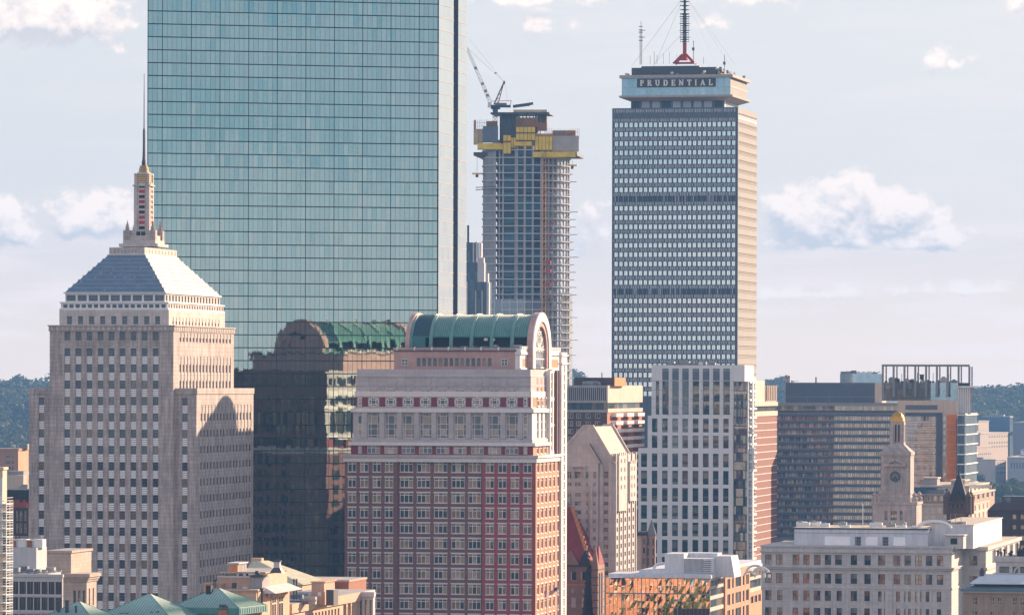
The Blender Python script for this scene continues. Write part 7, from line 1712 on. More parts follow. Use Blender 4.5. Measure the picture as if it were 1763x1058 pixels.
for p in (1024.5, 1052.5): wm.block(wx, 0.15, -0.15, 0, Wb.z(p+2), Wb.z(p), M_WHR)
Wb.part('concrete_wall', wm)
w = MB(); w.block(wx, Wb.x(62, 14), 14, Wb.y(80, Wb.x(62, 14)), Wb.z(992), Wb.z(943, 0, 14), M_WHR, top=M_ROOFG); Wb.part('penthouse', w)
for k, p in enumerate((13, 41)):
    w = MB(); a_, b_ = Wb.x(p+3, 16), Wb.x(p+16, 16); w.block(a_, b_, 16, 19, Wb.z(944, 0, 14), Wb.z(930, 0, 14), M_WHR); w.block(a_+0.3, b_-0.3, 15.9, 16, Wb.z(942, 0, 14), Wb.z(931.5, 0, 14), M_RUST); w.block(b_, b_+2, 16.2, 18.8, Wb.z(944, 0, 14), Wb.z(929, 0, 14), M_WHITE)  # front panels paint the orange light on the boxes
    for q in range(6): x_ = a_-0.5+q*0.8; w.tube((x_, 15.8, Wb.z(931, 0, 14)), (x_, 15.8, Wb.z(923.5, 0, 14)), 0.06, M_STEEL, 4)
    w.bar((a_-0.5, 15.8, Wb.z(924, 0, 14)), (a_+3.5, 15.8, Wb.z(924, 0, 14)), 0.1, M_STEEL); w.bar((a_-0.5, 15.8, Wb.z(927, 0, 14)), (a_+3.5, 15.8, Wb.z(927, 0, 14)), 0.1, M_STEEL); Wb.part('cooling_tower', w)
for i in range(9):
    w = MB(); x_ = Wb.x(16+8*i, 6); y_ = rnd.uniform(3, 10); h_ = rnd.uniform(0.5, 1.5); w.block(x_-1, x_+0.8, y_, y_+1.5, Wb.z(988), Wb.z(988)+h_, rnd.choice([M_STEEL, M_BLUS, M_GREY])); w.tube((x_-0.6, y_, Wb.z(988)), (x_+2.5, y_, Wb.z(988)+0.4), 0.15, M_STEEL, 6); Wb.part('roof_unit', w)
Wb.finish()
Tb = Bld('tan_stone_block', 'tan stone block with a sunlit cornice between white ribbon building and stone tower', 'office building', 122, 1120, py=960)
M_TST = stone('tan limestone', (0.50, 0.40, 0.34), var=0.1, course=0.8, streak=0.2)
tm = MB(); tm.block(Tb.x(80), 0, 0, Tb.y(157), 40, Tb.z(949), M_TST, top=M_ROOFG); tm.block(Tb.x(80), 0.3, -0.3, Tb.y(157)+0.3, Tb.z(951), Tb.z(947), M_TST, top=M_ROOFG); Tb.part('upper_storey', tm)
tm = MB(); xl_, xr_ = Tb.x(70, -1), Tb.x(149, -1); yb_ = Tb.y(166, xr_)
Tb.facade(tm, 'F', -1, xl_, xr_, 0, Tb.z(990), Tb.xs([(126,130.5),(134,138.5),(142,146.5)], -1), Tb.zs([(1015,1046)]), M_TST, 0.4, style='plain'); Tb.facade(tm, 'R', xr_, -1, yb_, 0, Tb.z(990), [(yb_*0.1, yb_*0.25), (yb_*0.55, yb_*0.7)], Tb.zs([(1012,1042)]), M_TST, 0.4, style='plain')
tm.block(xl_, xr_, -1, yb_, 0, Tb.z(990), M_TST, top=M_ROOFG, skip='FR')
for k, (za, zb2) in enumerate(((1000, 996), (996, 992), (992, 986))): tm.block(xl_, xr_+0.3+0.35*k, -1.3-0.35*k, yb_+0.3, Tb.z(za), Tb.z(zb2), M_TST)
Tb.part('lower_wall', tm); Tb.finish(panes=False)

# ------------------------------------------------------------------ green copper hipped roofs in front
M_COPR = stone('verdigris sheet roof', (0.26, 0.40, 0.36), var=0.14, streak=0.2, rough=0.45, spec=0.5, sheen=1.0)
M_COPL = stone('verdigris batten', (0.10, 0.26, 0.25), var=0.1)
M_OBK = stone('orange town brick', (0.46, 0.21, 0.12), var=0.12, brick=(0.5, 0.2), mortar=1.1)
def hip_house(px_, apx, apy, D, l, eave, rr, lab):
    Hh = Bld('hipped_roof_house', lab, 'house', px_, D, gam=radians(19), py=1050, group='green roofed houses along the street')
    xa = Hh.x(l); yb = Hh.y(rr); ze = Hh.z(eave); xm_, ym_ = xa/2, yb/2; zt = Hh.z(apy, xm_, ym_)
    w = MB(); w.block(xa+0.6, -0.6, 0.6, yb-0.6, 0, ze-0.9, M_OBK); Hh.part('brick_wall', w)
    w = MB(); w.block(xa-0.2, 0.2, -0.2, yb+0.2, ze-1.3, ze-0.05, M_COPL)
    for k in range(12): w.block(0.2, 0.3, yb*(k+0.3)/12, yb*(k+0.3)/12+0.15, ze-1.1, ze-0.2, M_COPR)
    gut = Hh.part('gutter', w)
    w = MB(); w.frus((xa, 0, 0, yb, ze-0.05), (xm_-0.15, xm_+0.15, ym_-0.15, ym_+0.15, zt), M_COPR)
    rf_ = Hh.part('roof', w); w = MB(); n_ = 26
    def slope(p, q, a_, n_):                          # battens running up a slope between base corners p and q
        p, q, a_ = Vector(p), Vector(q), Vector(a_)
        for i in range(1, n_):
            f_ = i/n_; b0 = p+(q-p)*f_; m_ = (q-p).normalized(); mid = (p+q)/2; up_ = a_-mid; t_ = 1-abs(2*f_-1); b1 = b0+up_*t_
            w.bar(b0+Vector((0,0,0.04)), b1+Vector((0,0,0.04)), 0.07, M_COPL)
    slope((xa, 0, ze), (0, 0, ze), (xm_, ym_, zt), n_); slope((0, 0, ze), (0, yb, ze), (xm_, ym_, zt), n_)
    for c_ in ((xa, 0), (0, 0), (0, yb), (xa, yb)): w.bar((*c_, ze), (xm_, ym_, zt), 0.16, M_COPL)
    w.build('batten', rf_)
    w = MB(); w.lathe(xm_, ym_, [(0.25, zt-0.1), (0.3, zt+0.2), (0.1, zt+0.5), (0, zt+0.6)], M_RUST, 8); w.tube((xm_, ym_, zt), (xm_, ym_, zt+1.8), 0.04, M_DGREY, 4); w.build('finial', rf_)
    return Hh, xm_, ym_, zt, ze
H1 = hip_house(163, 127, 1034, 905, 58, 1070, 212, 'green copper hipped roof with three vent pipes, leftmost and lowest of the three')
H2 = hip_house(292, 251, 1021, 915, 168, 1061, 345, 'green copper hipped roof between the other two, chimney cluster at its foot')
H3 = hip_house(411, 368, 1011, 925, 292, 1045.5, 458, 'highest green copper hipped roof, beside the peach ornate building')
for px_, a_, b_, r_ in ((101, 1046, 1034, 0.28), (115, 1046, 1033.5, 0.36), (130.5, 1052, 1043, 0.22)):
    w = MB(); Hh = H1[0]; x_ = Hh.x(px_, 3); w.tube((x_, 3, Hh.z(a_+14, 0, 3)), (x_, 3, Hh.z(b_, 0, 3)), r_, M_DGREY, 8); w.tube((x_, 3, Hh.z(b_+2, 0, 3)), (x_, 3, Hh.z(b_, 0, 3)), r_*1.3, M_DGREY, 8); Hh.part('vent_pipe', w)
for Hh, px_, py_, y_ in ((H2[0], 266, 1052, 1.5), (H2[0], 214, 1056, 1.0), (H3[0], 338, 1048, 1.0), (H3[0], 385, 1040, 0.2)):
    w = MB(); x_ = Hh.x(px_, y_); w.block(x_-0.9, x_+0.9, y_-0.6, y_+0.6, 30, Hh.z(py_+8, 0, y_), M_OBK)
    for q in range(5): xx2 = x_-0.7+0.35*q; h2 = Hh.z(py_+rnd.uniform(-1, 3), 0, y_); w.tube((xx2, y_+rnd.uniform(-.3, .3), Hh.z(py_+8, 0, y_)), (xx2, y_, h2), 0.17, M_DGREY, 6)
    w.block(x_-1.0, x_+1.0, y_-0.7, y_+0.7, Hh.z(py_+8.5, 0, y_), Hh.z(py_+7, 0, y_), M_DGREY); Hh.part('chimney', w)
w = MB(); x_ = H3[0].x(360, 5); w.block(x_-0.5, x_+0.5, 4.5, 5.5, H3[4], H3[0].z(1008, 0, 5), M_BLACK); H3[0].part('chimney', w)

# ------------------------------------------------------------------ peach buildings
M_PEA = stone('peach stucco', (0.52, 0.34, 0.25), var=0.10, streak=0.15)
M_PEAL = stone('pale peach stone', (0.56, 0.40, 0.29), var=0.10, course=0.5, streak=0.15)
Pe = Bld('ornate_peach_building', 'peach building with arched windows and a small white lantern chimney', 'building', 441, 985, py=1020)
def pb(mb, l, r, rr, t_p, b_p, y0, mat, top=None):
    xa, xb = Pe.x(l, y0), Pe.x(r, y0); yb = Pe.y(rr, xb) if rr else y0+6; mb.block(xa, xb, y0, yb, Pe.z(b_p, 0, y0), Pe.z(t_p, 0, y0), mat, top=top or M_ROOFG); return xa, xb, yb
w = MB(); xa, xb, yb = pb(w, 372, 441, 498, 1015.5, 1100, 0.0, M_PEAL); w.block(xa, xb+0.4, -0.3, yb, Pe.z(1017), Pe.z(1014), M_PEAL, top=M_ROOFG)
yc_ = [Pe.y(p, xb) for p in (452, 463, 470.5, 478, 487)]
Pe.part('lower_wall', w)
for p in (470, 482):
    w = MB(); y_ = Pe.y(p, xb); w.block(0.45*0+xb, xb+0.05, y_-1.9, y_+1.9, Pe.z(1075), Pe.z(1034), G_MIX, skip='L'); hh = Pe.z(1034)
    pts = [(xb+0.05, y_-1.9+3.8*0.0, hh)]+[(xb+0.05, y_-1.9*cos(pi*i/8), hh+2.0*sin(pi*i/8)) for i in range(9)]
    w.poly(pts[1:], G_MIX)
    for i in range(8): w.bar((xb+0.1, y_-2.1*cos(pi*i/8), hh+2.2*sin(pi*i/8)), (xb+0.1, y_-2.1*cos(pi*(i+1)/8), hh+2.2*sin(pi*(i+1)/8)), 0.4, M_PEAL)
    for dy in (-1.9, 0, 1.9): w.bar((xb+0.08, y_+dy, Pe.z(1075)), (xb+0.08, y_+dy, hh+(2 if dy == 0 else 0)), 0.22, M_CRM)
    w.bar((xb+0.08, y_-1.9, Pe.z(1043)), (xb+0.08, y_+1.9, Pe.z(1043)), 0.3, M_CRM); Pe.part('arched_window', w)
for p in (459, 476, 489):
    w = MB(); y_ = Pe.y(p, xb); w.lathe(xb+0.4, y_, [(0.3, Pe.z(1030)), (0.5, Pe.z(1024)), (0.2, Pe.z(1021))], M_PEAL, 8); Pe.part('finial', w)
w = MB(); pb(w, 451, 452, 494, 985, 1010, 6, M_PEAL); x1_ = Pe.x(452, 6); w.frus((x1_-3, x1_+3.2, 4, Pe.y(496, x1_), Pe.z(1020, 0, 6)), (x1_-3, x1_+0.1, 6, Pe.y(494, x1_), Pe.z(1009, 0, 6)), M_WHR); w.block(x1_-9, x1_+0.4, 6, Pe.y(494, x1_)+0.2, Pe.z(986.5, 0, 6), Pe.z(984, 0, 6), M_PEAL, top=M_ROOFG); Pe.part('upper_block', w)
w = MB(); pb(w, 374, 432, 451, 993, 1025, 5, M_PEA); w.block(Pe.x(373.5, 5), Pe.x(432, 5)+0.2, 4.8, 9, Pe.z(994, 0, 5), Pe.z(991.5, 0, 5), M_WHR); w.block(Pe.x(399, 5), Pe.x(407, 5), 4.9, 5, Pe.z(1016, 0, 5), Pe.z(1003, 0, 5), M_DGREY)
for k in range(20): x_ = Pe.x(375+2.9*k, 5); w.block(x_, x_+0.06, 4.94, 5, Pe.z(1020, 0, 5), Pe.z(994, 0, 5), M_PEA, skip='B')
Pe.part('rear_block', w)
w = MB(); pb(w, 351, 380, 392, 1005, 1030, 3, M_PEA); w.block(Pe.x(350.5, 3), Pe.x(380, 3)+0.3, 2.8, 6, Pe.z(1006, 0, 3), Pe.z(1003.5, 0, 3), M_PEAL); Pe.part('side_block', w)
w = MB(); pb(w, 432, 451, None, 993, 1012, 4.6, M_GRC, M_ROOFG); w.block(Pe.x(430.5, 4.6), Pe.x(452, 4.6), 4.3, 9, Pe.z(992.5, 0, 4.6), Pe.z(989.5, 0, 4.6), M_DGREY); w.block(Pe.x(439, 5), Pe.x(444, 5), 5, 6, Pe.z(990, 0, 5), Pe.z(982, 0, 5), M_DGREY); w.block(Pe.x(437.5, 5), Pe.x(445.5, 5), 4.8, 6.2, Pe.z(986, 0, 5), Pe.z(984.5, 0, 5), M_DGREY); Pe.part('stair_house', w)
w = MB(); xa, xb2, yb2 = pb(w, 392.5, 409, 424, 970, 993, 7, M_PEAL); w.block(xa-0.2, xb2+0.3, 6.7, yb2+0.3, Pe.z(971, 0, 7), Pe.z(968.5, 0, 7), M_WHR)
for l in (395.5, 402.5): w.block(Pe.x(l, 7), Pe.x(l+5, 7), 6.93, 7, Pe.z(983, 0, 7), Pe.z(974, 0, 7), M_ORW)
for k in range(4): y_ = 7+(yb2-7)*(0.12+0.22*k); w.block(xb2, xb2+0.06, y_, y_+(yb2-7)*0.14, Pe.z(983, 0, 7), Pe.z(972.5, 0, 7), M_GRC)
w.block(Pe.x(408, 6.5), Pe.x(424, 6.5), 6, 8, Pe.z(992, 0, 6), Pe.z(985, 0, 6), M_WHR); w.block(Pe.x(411, 6), Pe.x(418, 6), 5.9, 6.1, Pe.z(991.5, 0, 6), Pe.z(987, 0, 6), M_DGREY); Pe.part('roof_cabin', w)
w = MB(); x_ = Pe.x(477, 8); w.frus((x_-1.3, x_+1.3, 6.7, 9.3, Pe.z(985, 0, 8)), (x_-0.65, x_+0.65, 7.35, 8.65, Pe.z(976, 0, 8)), M_DGREY); w.block(x_-0.6, x_+0.6, 7.4, 8.6, Pe.z(976, 0, 8), Pe.z(965, 0, 8), M_WHR); w.block(x_-0.75, x_+0.75, 7.25, 8.75, Pe.z(966, 0, 8), Pe.z(964, 0, 8), M_DGREY)
for dx in (-0.4, 0, 0.4): w.tube((x_+dx, 8, Pe.z(964, 0, 8)), (x_+dx, 8, Pe.z(961, 0, 8)), 0.14, M_DGREY, 6)
Pe.part('lantern_chimney', w)
w = MB(); x_ = Pe.x(422, 4.8); w.block(x_-0.5, x_+0.5, 4.5, 4.95, Pe.z(1018.5, 0, 5), Pe.z(1010, 0, 5), M_WHITE); w.lathe(x_, 4.4, [(0.3, Pe.z(1016, 0, 5)), (0.3, Pe.z(1013, 0, 5))], M_DGREY, 8)
for i in range(6): a0_, a1_ = pi*i/6+pi, pi*(i+1)/6+pi; w.tube((x_-1.0-0.6*cos(a0_), 4.8, Pe.z(1010, 0, 5)+0.8*sin(a0_)), (x_-1.0-0.6*cos(a1_), 4.8, Pe.z(1010, 0, 5)+0.8*sin(a1_)), 0.09, M_WHITE, 6)
Pe.part('air_conditioner', w)
for px_, t_p, b_p, r_ in ((368, 998, 1006, 0.12), (450.5, 1012, 1040, 0.22), (371, 997, 1006, 0.1)):
    w = MB(); x_ = Pe.x(px_, 2); w.tube((x_, 2, Pe.z(b_p+6, 0, 2)), (x_, 2, Pe.z(t_p, 0, 2)), r_, M_DGREY, 6); w.lathe(x_, 2, [(r_, Pe.z(t_p+3, 0, 2)), (r_*2.4, Pe.z(t_p+1, 0, 2)), (0, Pe.z(t_p-1, 0, 2))], M_DGREY, 8); Pe.part('vent_pipe', w)

Pr = Bld('pale_hip_roof_building', 'building with broad pale green hipped roof behind the peach ornate building', 'building', 520, 1120, py=1000)
M_PGR = stone('pale green slate', (0.46, 0.44, 0.33), var=0.1, course=0.5, streak=0.15)
w = MB(); w.block(Pr.x(415), 0, 0, 40, 0, Pr.z(1006), M_PEA); Pr.part('wall', w)
w = MB(); w.frus((Pr.x(415)-0.5, 0.5, -0.5, Pr.y(560), Pr.z(1006)), (Pr.x(432, 14), Pr.x(447, 14), 14, 22, Pr.z(967, 0, 14)), M_PGR)
for k in range(5): w.block(Pr.x(436+5*k, 13.5), Pr.x(438+5*k, 13.5), 13, 13.6, Pr.z(973+1.5*k, 0, 14), Pr.z(968+1.5*k, 0, 14), M_CRM)
Pr.part('roof', w)
w = MB(); x_ = Pr.x(439, 16); w.block(x_-1, x_+1.5, 16, 18, Pr.z(968, 0, 16), Pr.z(961, 0, 16), M_PEAL); Pr.part('chimney', w)

Lg = Bld('long_peach_building', 'long low peach building with a row of tall narrow windows, bottom centre', 'building', 499, 1014, py=1040)
lm = MB(); lx = Lg.x(470); ly = Lg.y(617); zt = Lg.z(1040)
cols = [(ly*f, ly*(f+0.022)) for f in (0.08, 0.17)]+[(ly*(0.26+0.047*k), ly*(0.26+0.047*k+0.026)) for k in range(10)]+[(ly*0.79, ly*0.83), (ly*0.88, ly*0.92)]
Lg.facade(lm, 'R', 0, 0, ly, 0, zt-1.8, cols, [(zt-9, zt-2.6)], M_PEAL, 0.5, style='plain'); lm.block(lx, 0, 0, ly, 0, zt-1.8, M_PEAL, top=M_ROOFG, skip='R'); lm.block(-4, 0.55, -0.4, ly, zt-1.8, zt+0.15, M_PEAL, top=M_ROOFG); lm.block(lx, -4, -0.4, ly, zt-1.8, zt-0.3, M_PEAL, top=M_ROOFG)
for f in (0.78, 0.85): lm.block(0, 0.5, ly*f, ly*f+0.6, 10, zt-1.8, M_PEAL)
Lg.part('wall', lm)
w = MB(); xw0, xw1 = 0.0, Lg.x(642, ly); zt2 = Lg.z(1019, 0, ly)
Lg.facade(w, 'F', ly, xw0, xw1, 0, zt2, Lg.xs([(619,623),(627.5,631.5),(636,640)], ly), [(zt2-9, zt2-1.6)], M_WHR, 0.5, style='plain'); w.block(0, xw1, ly, ly+1.2, 0, zt2, M_WHR, top=M_ROOFG, skip='F'); w.block(-14, 0, ly, ly+16, 0, zt2, M_WHR, top=M_ROOFG); w.block(-14, xw1+0.3, ly-0.4, ly+1.4, zt2-0.9, zt2+0.1, M_WHR, top=M_ROOFG); Lg.part('wing', w)
w = MB(); y0 = 22; xa_, xb_2 = Lg.x(536, y0), Lg.x(557.5, y0); w.block(xa_, xb_2, y0, Lg.y(576, xb_2), zt-1, Lg.z(1001, 0, y0), M_PEA); w.block(xa_-0.2, xb_2+0.3, y0-0.2, Lg.y(577, xb_2), Lg.z(1002, 0, y0), Lg.z(1000, 0, y0), M_PEAL); w.block(Lg.x(547, y0), Lg.x(552, y0), y0-0.05, y0, Lg.z(1025, 0, y0), Lg.z(1018.5, 0, y0), M_WHITE); Lg.part('stair_house', w)
w = MB(); y0 = 20; w.block(Lg.x(561, y0), Lg.x(574, y0), y0, Lg.y(582, Lg.x(574, y0)), zt-1, Lg.z(1014, 0, y0), M_DGREY, top=M_WHR); Lg.part('roof_unit', w)
for i in range(9):
    w = MB(); y_ = rnd.uniform(8, 20); x_ = Lg.x(rnd.uniform(500, 535), y_); h_ = rnd.uniform(0.6, 1.8); w.block(x_-1.2, x_+1.2, y_, y_+1.5, zt-0.3, zt-0.3+h_, rnd.choice([M_STEEL, M_BLUS, M_WHITE, M_GREY])); w.tube((x_-1.5, y_-0.1, zt+0.3), (x_+1.5, y_-0.1, zt+0.5), 0.2, M_STEEL, 6); Lg.part('roof_unit', w)
for px_ in (505.5, 510): w = MB(); x_ = Lg.x(px_, 14); w.tube((x_, 14, zt-1), (x_, 14, Lg.z(997, 0, 14)), 0.16, M_DGREY, 6); w.tube((x_, 14, Lg.z(1000, 0, 14)), (x_, 14, Lg.z(996, 0, 14)), 0.24, M_DGREY, 6); Lg.part('vent_pipe', w)
Lg.finish(panes=False)
Ls = Bld('low_brick_terrace', 'low red brick building with flat roof behind the long peach building', 'building', 600, 1150, py=1010)
w = MB(); w.block(Ls.x(480), 0, 0, 18, 0, Ls.z(999), M_RUST, top=M_ROOFG); w.block(Ls.x(480), 0.2, -0.2, 18, Ls.z(1001), Ls.z(997.5), M_PEAL, top=M_ROOFG); Ls.part('brick_wall', w)

# ------------------------------------------------------------------ far right buildings
M_HOS = stone('beige precast', (0.50, 0.40, 0.33), var=0.06)
style('hw', M_HOS, M_DGREY, fr=0.0)
def farbox(name, lab, cat, c, D, l, rr, tp, cols, rows, mat, glassy=False, bt=None):
    lit_ = mat is M_HOS; f = Bld(name, lab, cat, c, D*1.45, gam=radians(-68) if lit_ else GRID, py=760); w = MB(); xa = f.x(l); yb = 45.0 if lit_ else f.y(rr, 0)
    if cols: f.facade(w, 'F', 0, xa, 0, 0, f.z(tp), f.xs(cols), f.zs(rows), mat, 0.1, style='hw')
    else: f.facade(w, 'F', 0, xa, 0, 0, f.z(tp), [], [], mat)
    f.facade(w, 'R', 0, 0, yb, 0, f.z(tp), [(yb*(0.15+0.2*k), yb*(0.27+0.2*k)) for k in range(4)] if cols else [], f.zs(rows) if cols else [], mat, 0.5, style='hw')
    w.block(xa, 0, 0, yb, 0, f.z(tp), mat, top=M_ROOFG, skip='FR'); f.part('wall', w)
    w = MB(); w.block(xa*0.8, xa*0.25, yb*0.3, yb*0.7, f.z(tp), f.z(tp-3.5), M_GREY); w.block(xa, 0.4, -0.4, yb, f.z(tp+1), f.z(tp-0.8), M_CRM if cols else M_GREY); f.part('parapet', w); f.finish(panes=False)
    return f
farbox('blue_glass_block', 'far blue glass office block behind the beige hospital buildings', 'office building', 1738, 3600, 1690, 1743.5, 717, [], [], G_DK)
farbox('navy_glass_block', 'far navy glass block at the right edge, right of the beige buildings', 'office building', 1800, 3500, 1744, 1830, 727, [], [], G_DK)
farbox('hospital_block', 'far tall beige block with small dark windows in front of blue glass block', 'hospital', 1735, 3300, 1687, 1743, 744, [(1702+4.3*k, 1704.6+4.3*k) for k in range(8)], [(748.5, 752), (759, 762.5), (766, 769)], M_HOS)
farbox('hospital_block', 'far beige block with stepped top left of the tall beige block', 'hospital', 1702, 3350, 1684, 1711, 724, [], [], M_HOS)
farbox('hospital_block', 'far low beige block with rows of tiny windows above the trees', 'hospital', 1706, 3150, 1670, 1713, 768, [(1684+3.3*k, 1686+3.3*k) for k in range(7)], [(779, 782), (788, 791), (796, 799), (804, 807)], M_HOS)
farbox('gabled_block', 'far tan block with a dark gabled roof beside the low beige block', 'building', 1732, 3100, 1713.5, 1738, 790, [(1717+4*k, 1719+4*k) for k in range(4)], [(795, 798), (803, 806), (811, 814)], M_HOS)
farbox('grey_blue_block', 'far grey blue block with flat roof behind the trees at the right edge', 'building', 1800, 3050, 1734, 1825, 787, [(1740+5*k, 1742+5*k) for k in range(10)], [(796, 806)], M_GRC)
farbox('pale_block', 'small far white block on top of the grey blue block at the right edge', 'building', 1780, 3120, 1757, 1800, 774, [], [], M_PHW)
fg = Bld('distant_glass_building', 'distant pale blue glass building peeping over the ribbon window slab', 'office building', 1518, 2700, py=650)
w = MB(); xa = fg.x(1446); z0, z1 = fg.z(700), fg.z(643)
for i in range(16):
    for j in range(6):
        a, b = xa+(0-xa)*i/16, xa+(0-xa)*(i+1)/16; za, zb_ = z0+(z1-z0)*j/6, z0+(z1-z0)*(j+1)/6; w.poly([(a,0,za),(b,0,za),(b,0,zb_),(a,0,zb_)], G_SKY)
w.block(xa, 0, 0.05, 14, 0, z1-0.2, M_GRC); fg.part('curtain_wall', w)
for i in range(7):
    w = MB(); x_ = fg.x(1452+9*i, 4); w.block(x_-1.5, x_+1.5, 3, 5, z1-0.3, z1+rnd.uniform(0.4, 2), rnd.choice([M_WHITE, M_GREY, M_BLUS])); w.bar((x_, 4, z1), (x_+3, 4, z1+1.2), 0.4, M_NAVY); fg.part('roof_unit', w)

# ------------------------------------------------------------------ ground, hills, woods and trees
def leafmat(name, c1, c2):
    m_, t = newmat(name); n = N(t); r = n('ShaderNodeNewGeometry').outputs['Random Per Island']
    oc = n('ShaderNodeTexCoord').outputs['Object']; no = n('ShaderNodeTexNoise', {'Vector': oc, 'Scale': 0.05, 'Detail': 3.0}).outputs[0]
    f = n('ShaderNodeMath', {0: n('ShaderNodeMath', {0: r, 1: 0.6}, operation='MULTIPLY').outputs[0], 1: n('ShaderNodeMath', {0: no, 1: 0.5}, operation='MULTIPLY').outputs[0]}, operation='ADD').outputs[0]
    c = ramp(n, f, [(0.1, c1), (0.9, c2)]); p = n('ShaderNodeBsdfPrincipled', {'Base Color': c, 'Roughness': 0.75, 'Specular IOR Level': 0.2})
    tr_ = n('ShaderNodeBsdfTranslucent', {'Color': c}); mx = n('ShaderNodeMixShader', {0: 0.25, 1: p.outputs[0], 2: tr_.outputs[0]}); n('ShaderNodeOutputMaterial', {0: mx.outputs[0]}); return m_
M_LF1 = leafmat('dark foliage', (0.040, 0.065, 0.024), (0.11, 0.12, 0.045)); M_LF2 = leafmat('olive foliage', (0.06, 0.08, 0.025), (0.14, 0.14, 0.05)); M_BARK = plain('bark', (0.09, 0.065, 0.045), 0.9)
tr_rnd = random.Random(21)
def crown(mb, c, rx, rz, n, size, mat, lobes=6):
    L = []
    for i in range(lobes):
        a, e = tr_rnd.uniform(0, 2*pi), tr_rnd.uniform(-0.4, 1.2); k = tr_rnd.uniform(0.35, 0.7); L.append((c[0]+rx*k*cos(a)*cos(e), c[1]+rx*k*sin(a)*cos(e), c[2]+rz*k*sin(e), tr_rnd.uniform(0.4, 0.62)))
    for i in range(n):
        l = L[i % lobes]; u, v = tr_rnd.uniform(0, 2*pi), tr_rnd.uniform(-0.5, 1); s_ = sqrt(max(0, 1-v*v)); d = Vector((s_*cos(u), s_*sin(u), v)); k = l[3]*tr_rnd.uniform(0.75, 1.08)
        p = Vector((l[0]+d.x*rx*k, l[1]+d.y*rx*k, l[2]+d.z*rz*k)); nn = (d+Vector((tr_rnd.uniform(-.7, .7), tr_rnd.uniform(-.7, .7), tr_rnd.uniform(-.4, .9)))).normalized(); a = nn.orthogonal().normalized(); b = nn.cross(a); t = tr_rnd.uniform(0, pi); a, b = a*cos(t)+b*sin(t), b*cos(t)-a*sin(t); s = size*tr_rnd.uniform(0.6, 1.3)
        mb.poly([tuple(p-a*s-b*s*0.5), tuple(p+a*s*0.3-b*s*0.8), tuple(p+a*s), tuple(p+a*s*0.2+b*s*0.8), tuple(p-a*s*0.7+b*s*0.5)], mat)
gm, t = newmat('city ground'); n = N(t); oc = n('ShaderNodeTexCoord').outputs['Object']
v = n('ShaderNodeTexVoronoi', {'Vector': oc, 'Scale': 0.012}).outputs['Color']; sv = n('ShaderNodeSeparateColor', {0: v}).outputs[0]; no = n('ShaderNodeTexNoise', {'Vector': oc, 'Scale': 0.05, 'Detail': 6.0}).outputs[0]
c = ramp(n, n('ShaderNodeMath', {0: sv, 1: no}, operation='MULTIPLY').outputs[0], [(0.1, (0.045, 0.06, 0.035)), (0.3, (0.07, 0.07, 0.065)), (0.5, (0.14, 0.12, 0.10))])
n('ShaderNodeOutputMaterial', {0: n('ShaderNodeBsdfPrincipled', {'Base Color': c, 'Roughness': 0.95}).outputs[0]})
g = MB(); g.poly([(-20000, -3000, 0), (20000, -3000, 0), (20000, 26000, 0), (-20000, 26000, 0)], gm); go = g.build('ground'); go['kind'] = 'structure'
hm_, t = newmat('wooded slope'); n = N(t); oc = n('ShaderNodeTexCoord').outputs['Object']; no = n('ShaderNodeTexNoise', {'Vector': oc, 'Scale': 0.03, 'Detail': 6.0}).outputs[0]
n('ShaderNodeOutputMaterial', {0: n('ShaderNodeBsdfPrincipled', {'Base Color': ramp(n, no, [(0.3, (0.035, 0.05, 0.022)), (0.7, (0.08, 0.095, 0.04))]), 'Roughness': 0.95}).outputs[0]})
def hz(x, y):                                         # height of the far hills
    f = min(1.0, max(0.0, (y-4600)/2200.0)); f = f*f*(3-2*f)
    return 92*f*(0.86+0.10*sin(x*0.0031+1.1)+0.06*sin(x*0.0083+0.4)+0.05*sin(x*0.017+y*0.002))+6*f*sin(x*0.021)*sin(y*0.01) - 1.0
hb = MB(); gx = [-2200+55*i for i in range(81)]; gy = [4400+120*j for j in range(34)]
for i in range(80):
    for j in range(33): hb.poly([(a, b, hz(a, b)) for a, b in ((gx[i], gy[j]), (gx[i+1], gy[j]), (gx[i+1], gy[j+1]), (gx[i], gy[j+1]))], hm_, True)
ho = hb.build('hills'); ho['kind'] = 'structure'
wd = MB()
def wood(xa_px, xb_px, y0, y1, cnt, base=None, r0=8, r1=19, mat=None):
    for _ in range(cnt):
        y_ = tr_rnd.uniform(y0, y1); px_ = tr_rnd.uniform(xa_px, xb_px); x_ = (px_-CX)*y_/F; r = tr_rnd.uniform(r0, r1); z_ = hz(x_, y_) if base is None else base
        crown(wd, (x_, y_, z_+r*0.62), r, r*0.85, 120, r*0.13, mat or tr_rnd.choice([M_LF1, M_LF1, M_LF2]), 5)
wood(-60, 120, 4700, 6900, 380); wood(1650, 1830, 5500, 6900, 380); wood(1330, 1365, 5500, 6900, 50); wood(960, 1000, 5500, 6900, 30)
wo_ = wd.build('woodland'); wo_['kind'] = 'stuff'
def tree_mesh(seed):
    tr_rnd.seed(seed); t, c = MB(), MB(); h = 11.0; t.tube((0, 0, 0), (0.3, 0.1, h*0.45), 0.55, M_BARK, 8, 0.36)
    for k in range(6): a = 2*pi*k/6+tr_rnd.uniform(-.3, .3); z_ = h*(0.3+0.05*k); t.tube((0.2, 0.1, z_), (cos(a)*3.2, sin(a)*3.2, z_+h*0.32), 0.22, M_BARK, 6, 0.07)
    crown(c, (0, 0, h*0.68), 5.8, 5.2, 2600, 0.5, M_LF1 if seed % 2 else M_LF2, 11); return t.mesh('trunk'), c.mesh('crown')
TM = [tree_mesh(s) for s in (1, 2, 3)]
TREES = []
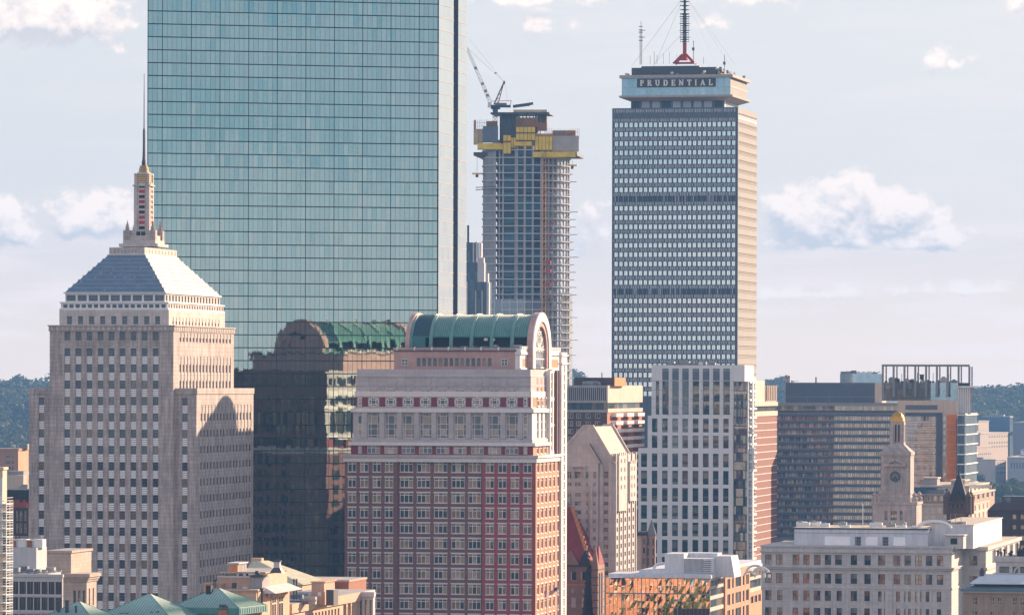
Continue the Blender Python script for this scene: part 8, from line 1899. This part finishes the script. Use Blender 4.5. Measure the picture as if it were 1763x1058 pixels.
def tree(px_, D, sc, k, base=0.0, lab=None):
    x_ = (px_-CX)*D/F; e = empty('tree', (x_, D, base), tr_rnd.uniform(0, 6), lab or 'leafy green tree in the grove below the far beige blocks at the right', 'tree', 'grove of trees at the right')
    e.scale = (sc, sc, sc*tr_rnd.uniform(0.9, 1.15))
    for nm, me in zip(('trunk', 'crown'), TM[k]): o = bpy.data.objects.new(nm, me); COL.objects.link(o); o.parent = e
tr_rnd.seed(5)
for i in range(44):
    D = 4350-17*i+tr_rnd.uniform(-20, 20); px_ = 1672+((i*37) % 97)+tr_rnd.uniform(-2, 2); py_ = 700
    sc = tr_rnd.uniform(0.95, 1.45); top = EYE+(HOR-un(px_, py_)[1])*D/F
    tree(px_, D, sc, tr_rnd.randrange(3), base=0.0)
    TREES.append((px_, top, sc))

# ------------------------------------------------------------------ town houses across the street from the mirror wall, just under the frame: seen in its glass
def townhouse(x0, y0, w_, d_, h, lab, mt):
    e = empty('brick_house', (x0, y0, 0), -GRID, lab, 'house', 'brick houses across the street'); m_ = MB(); m_.block(0, w_, 0, d_, 0, h, mt, top=M_ROOF); m_.block(-0.3, w_+0.3, -0.3, d_+0.3, h-0.8, h+0.3, M_CRM, top=M_ROOF); m_.build('brick_wall', e)
    m_ = MB()
    for r_ in range(7):
        for k in range(int(w_/2.6)): a = 1.0+2.6*k; z_ = h-3.4-3.5*r_; m_.block(a, a+1.1, d_, d_+0.05, z_, z_+1.9, G_ST, skip='F'); m_.block(a-0.15, a+1.25, d_, d_+0.12, z_-0.2, z_, M_CRM, skip='F'); m_.block(a-0.15, a+1.25, d_, d_+0.12, z_+1.9, z_+2.2, M_CRM, skip='F')
    w9 = m_.build('window', e); w9['kind'] = 'stuff'
townhouse(-52, 990, 17, 14, 45, 'orange brick house with cream cornice, mirrored in the glass wall', M_OBK)
townhouse(-33, 985, 15, 14, 49, 'taller orange brick house with cream cornice, mirrored in the glass wall', M_OBR)
townhouse(-2, 975, 14, 14, 43, 'pale peach house with cream cornice, mirrored in the glass wall', M_PEAL)
townhouse(-25, 900, 34, 16, 47, 'wide brick house behind the others, mirrored in the glass wall', M_OBK)
for x_, y_, sc in ((-12, 1000, 3.3), (-20, 1012, 2.9), (16, 992, 3.1)):
    e = empty('tree', (x_, y_, 0), 0.5, 'tall leafy street tree, mirrored in the glass wall', 'tree', 'street trees in front of the mirror glass'); e.scale = (sc*0.55, sc*0.55, sc)
    for nm, me in zip(('trunk', 'crown'), TM[1]): o = bpy.data.objects.new(nm, me); COL.objects.link(o); o.parent = e
# ------------------------------------------------------------------ air: one even box of haze round everything
hmat, t = newmat('haze air'); n = N(t)
pv = n('ShaderNodeVolumePrincipled', {'Color': (0.22, 0.50, 1.0), 'Density': 0.00006, 'Anisotropy': 0.0})
n('ShaderNodeOutputMaterial', {'Volume': pv.outputs[0]})
hzb = MB(); hzb.block(-2600, 2600, -400, 8600, -2.0, 330, hmat); hzo = hzb.build('haze'); hzo['kind'] = 'stuff'
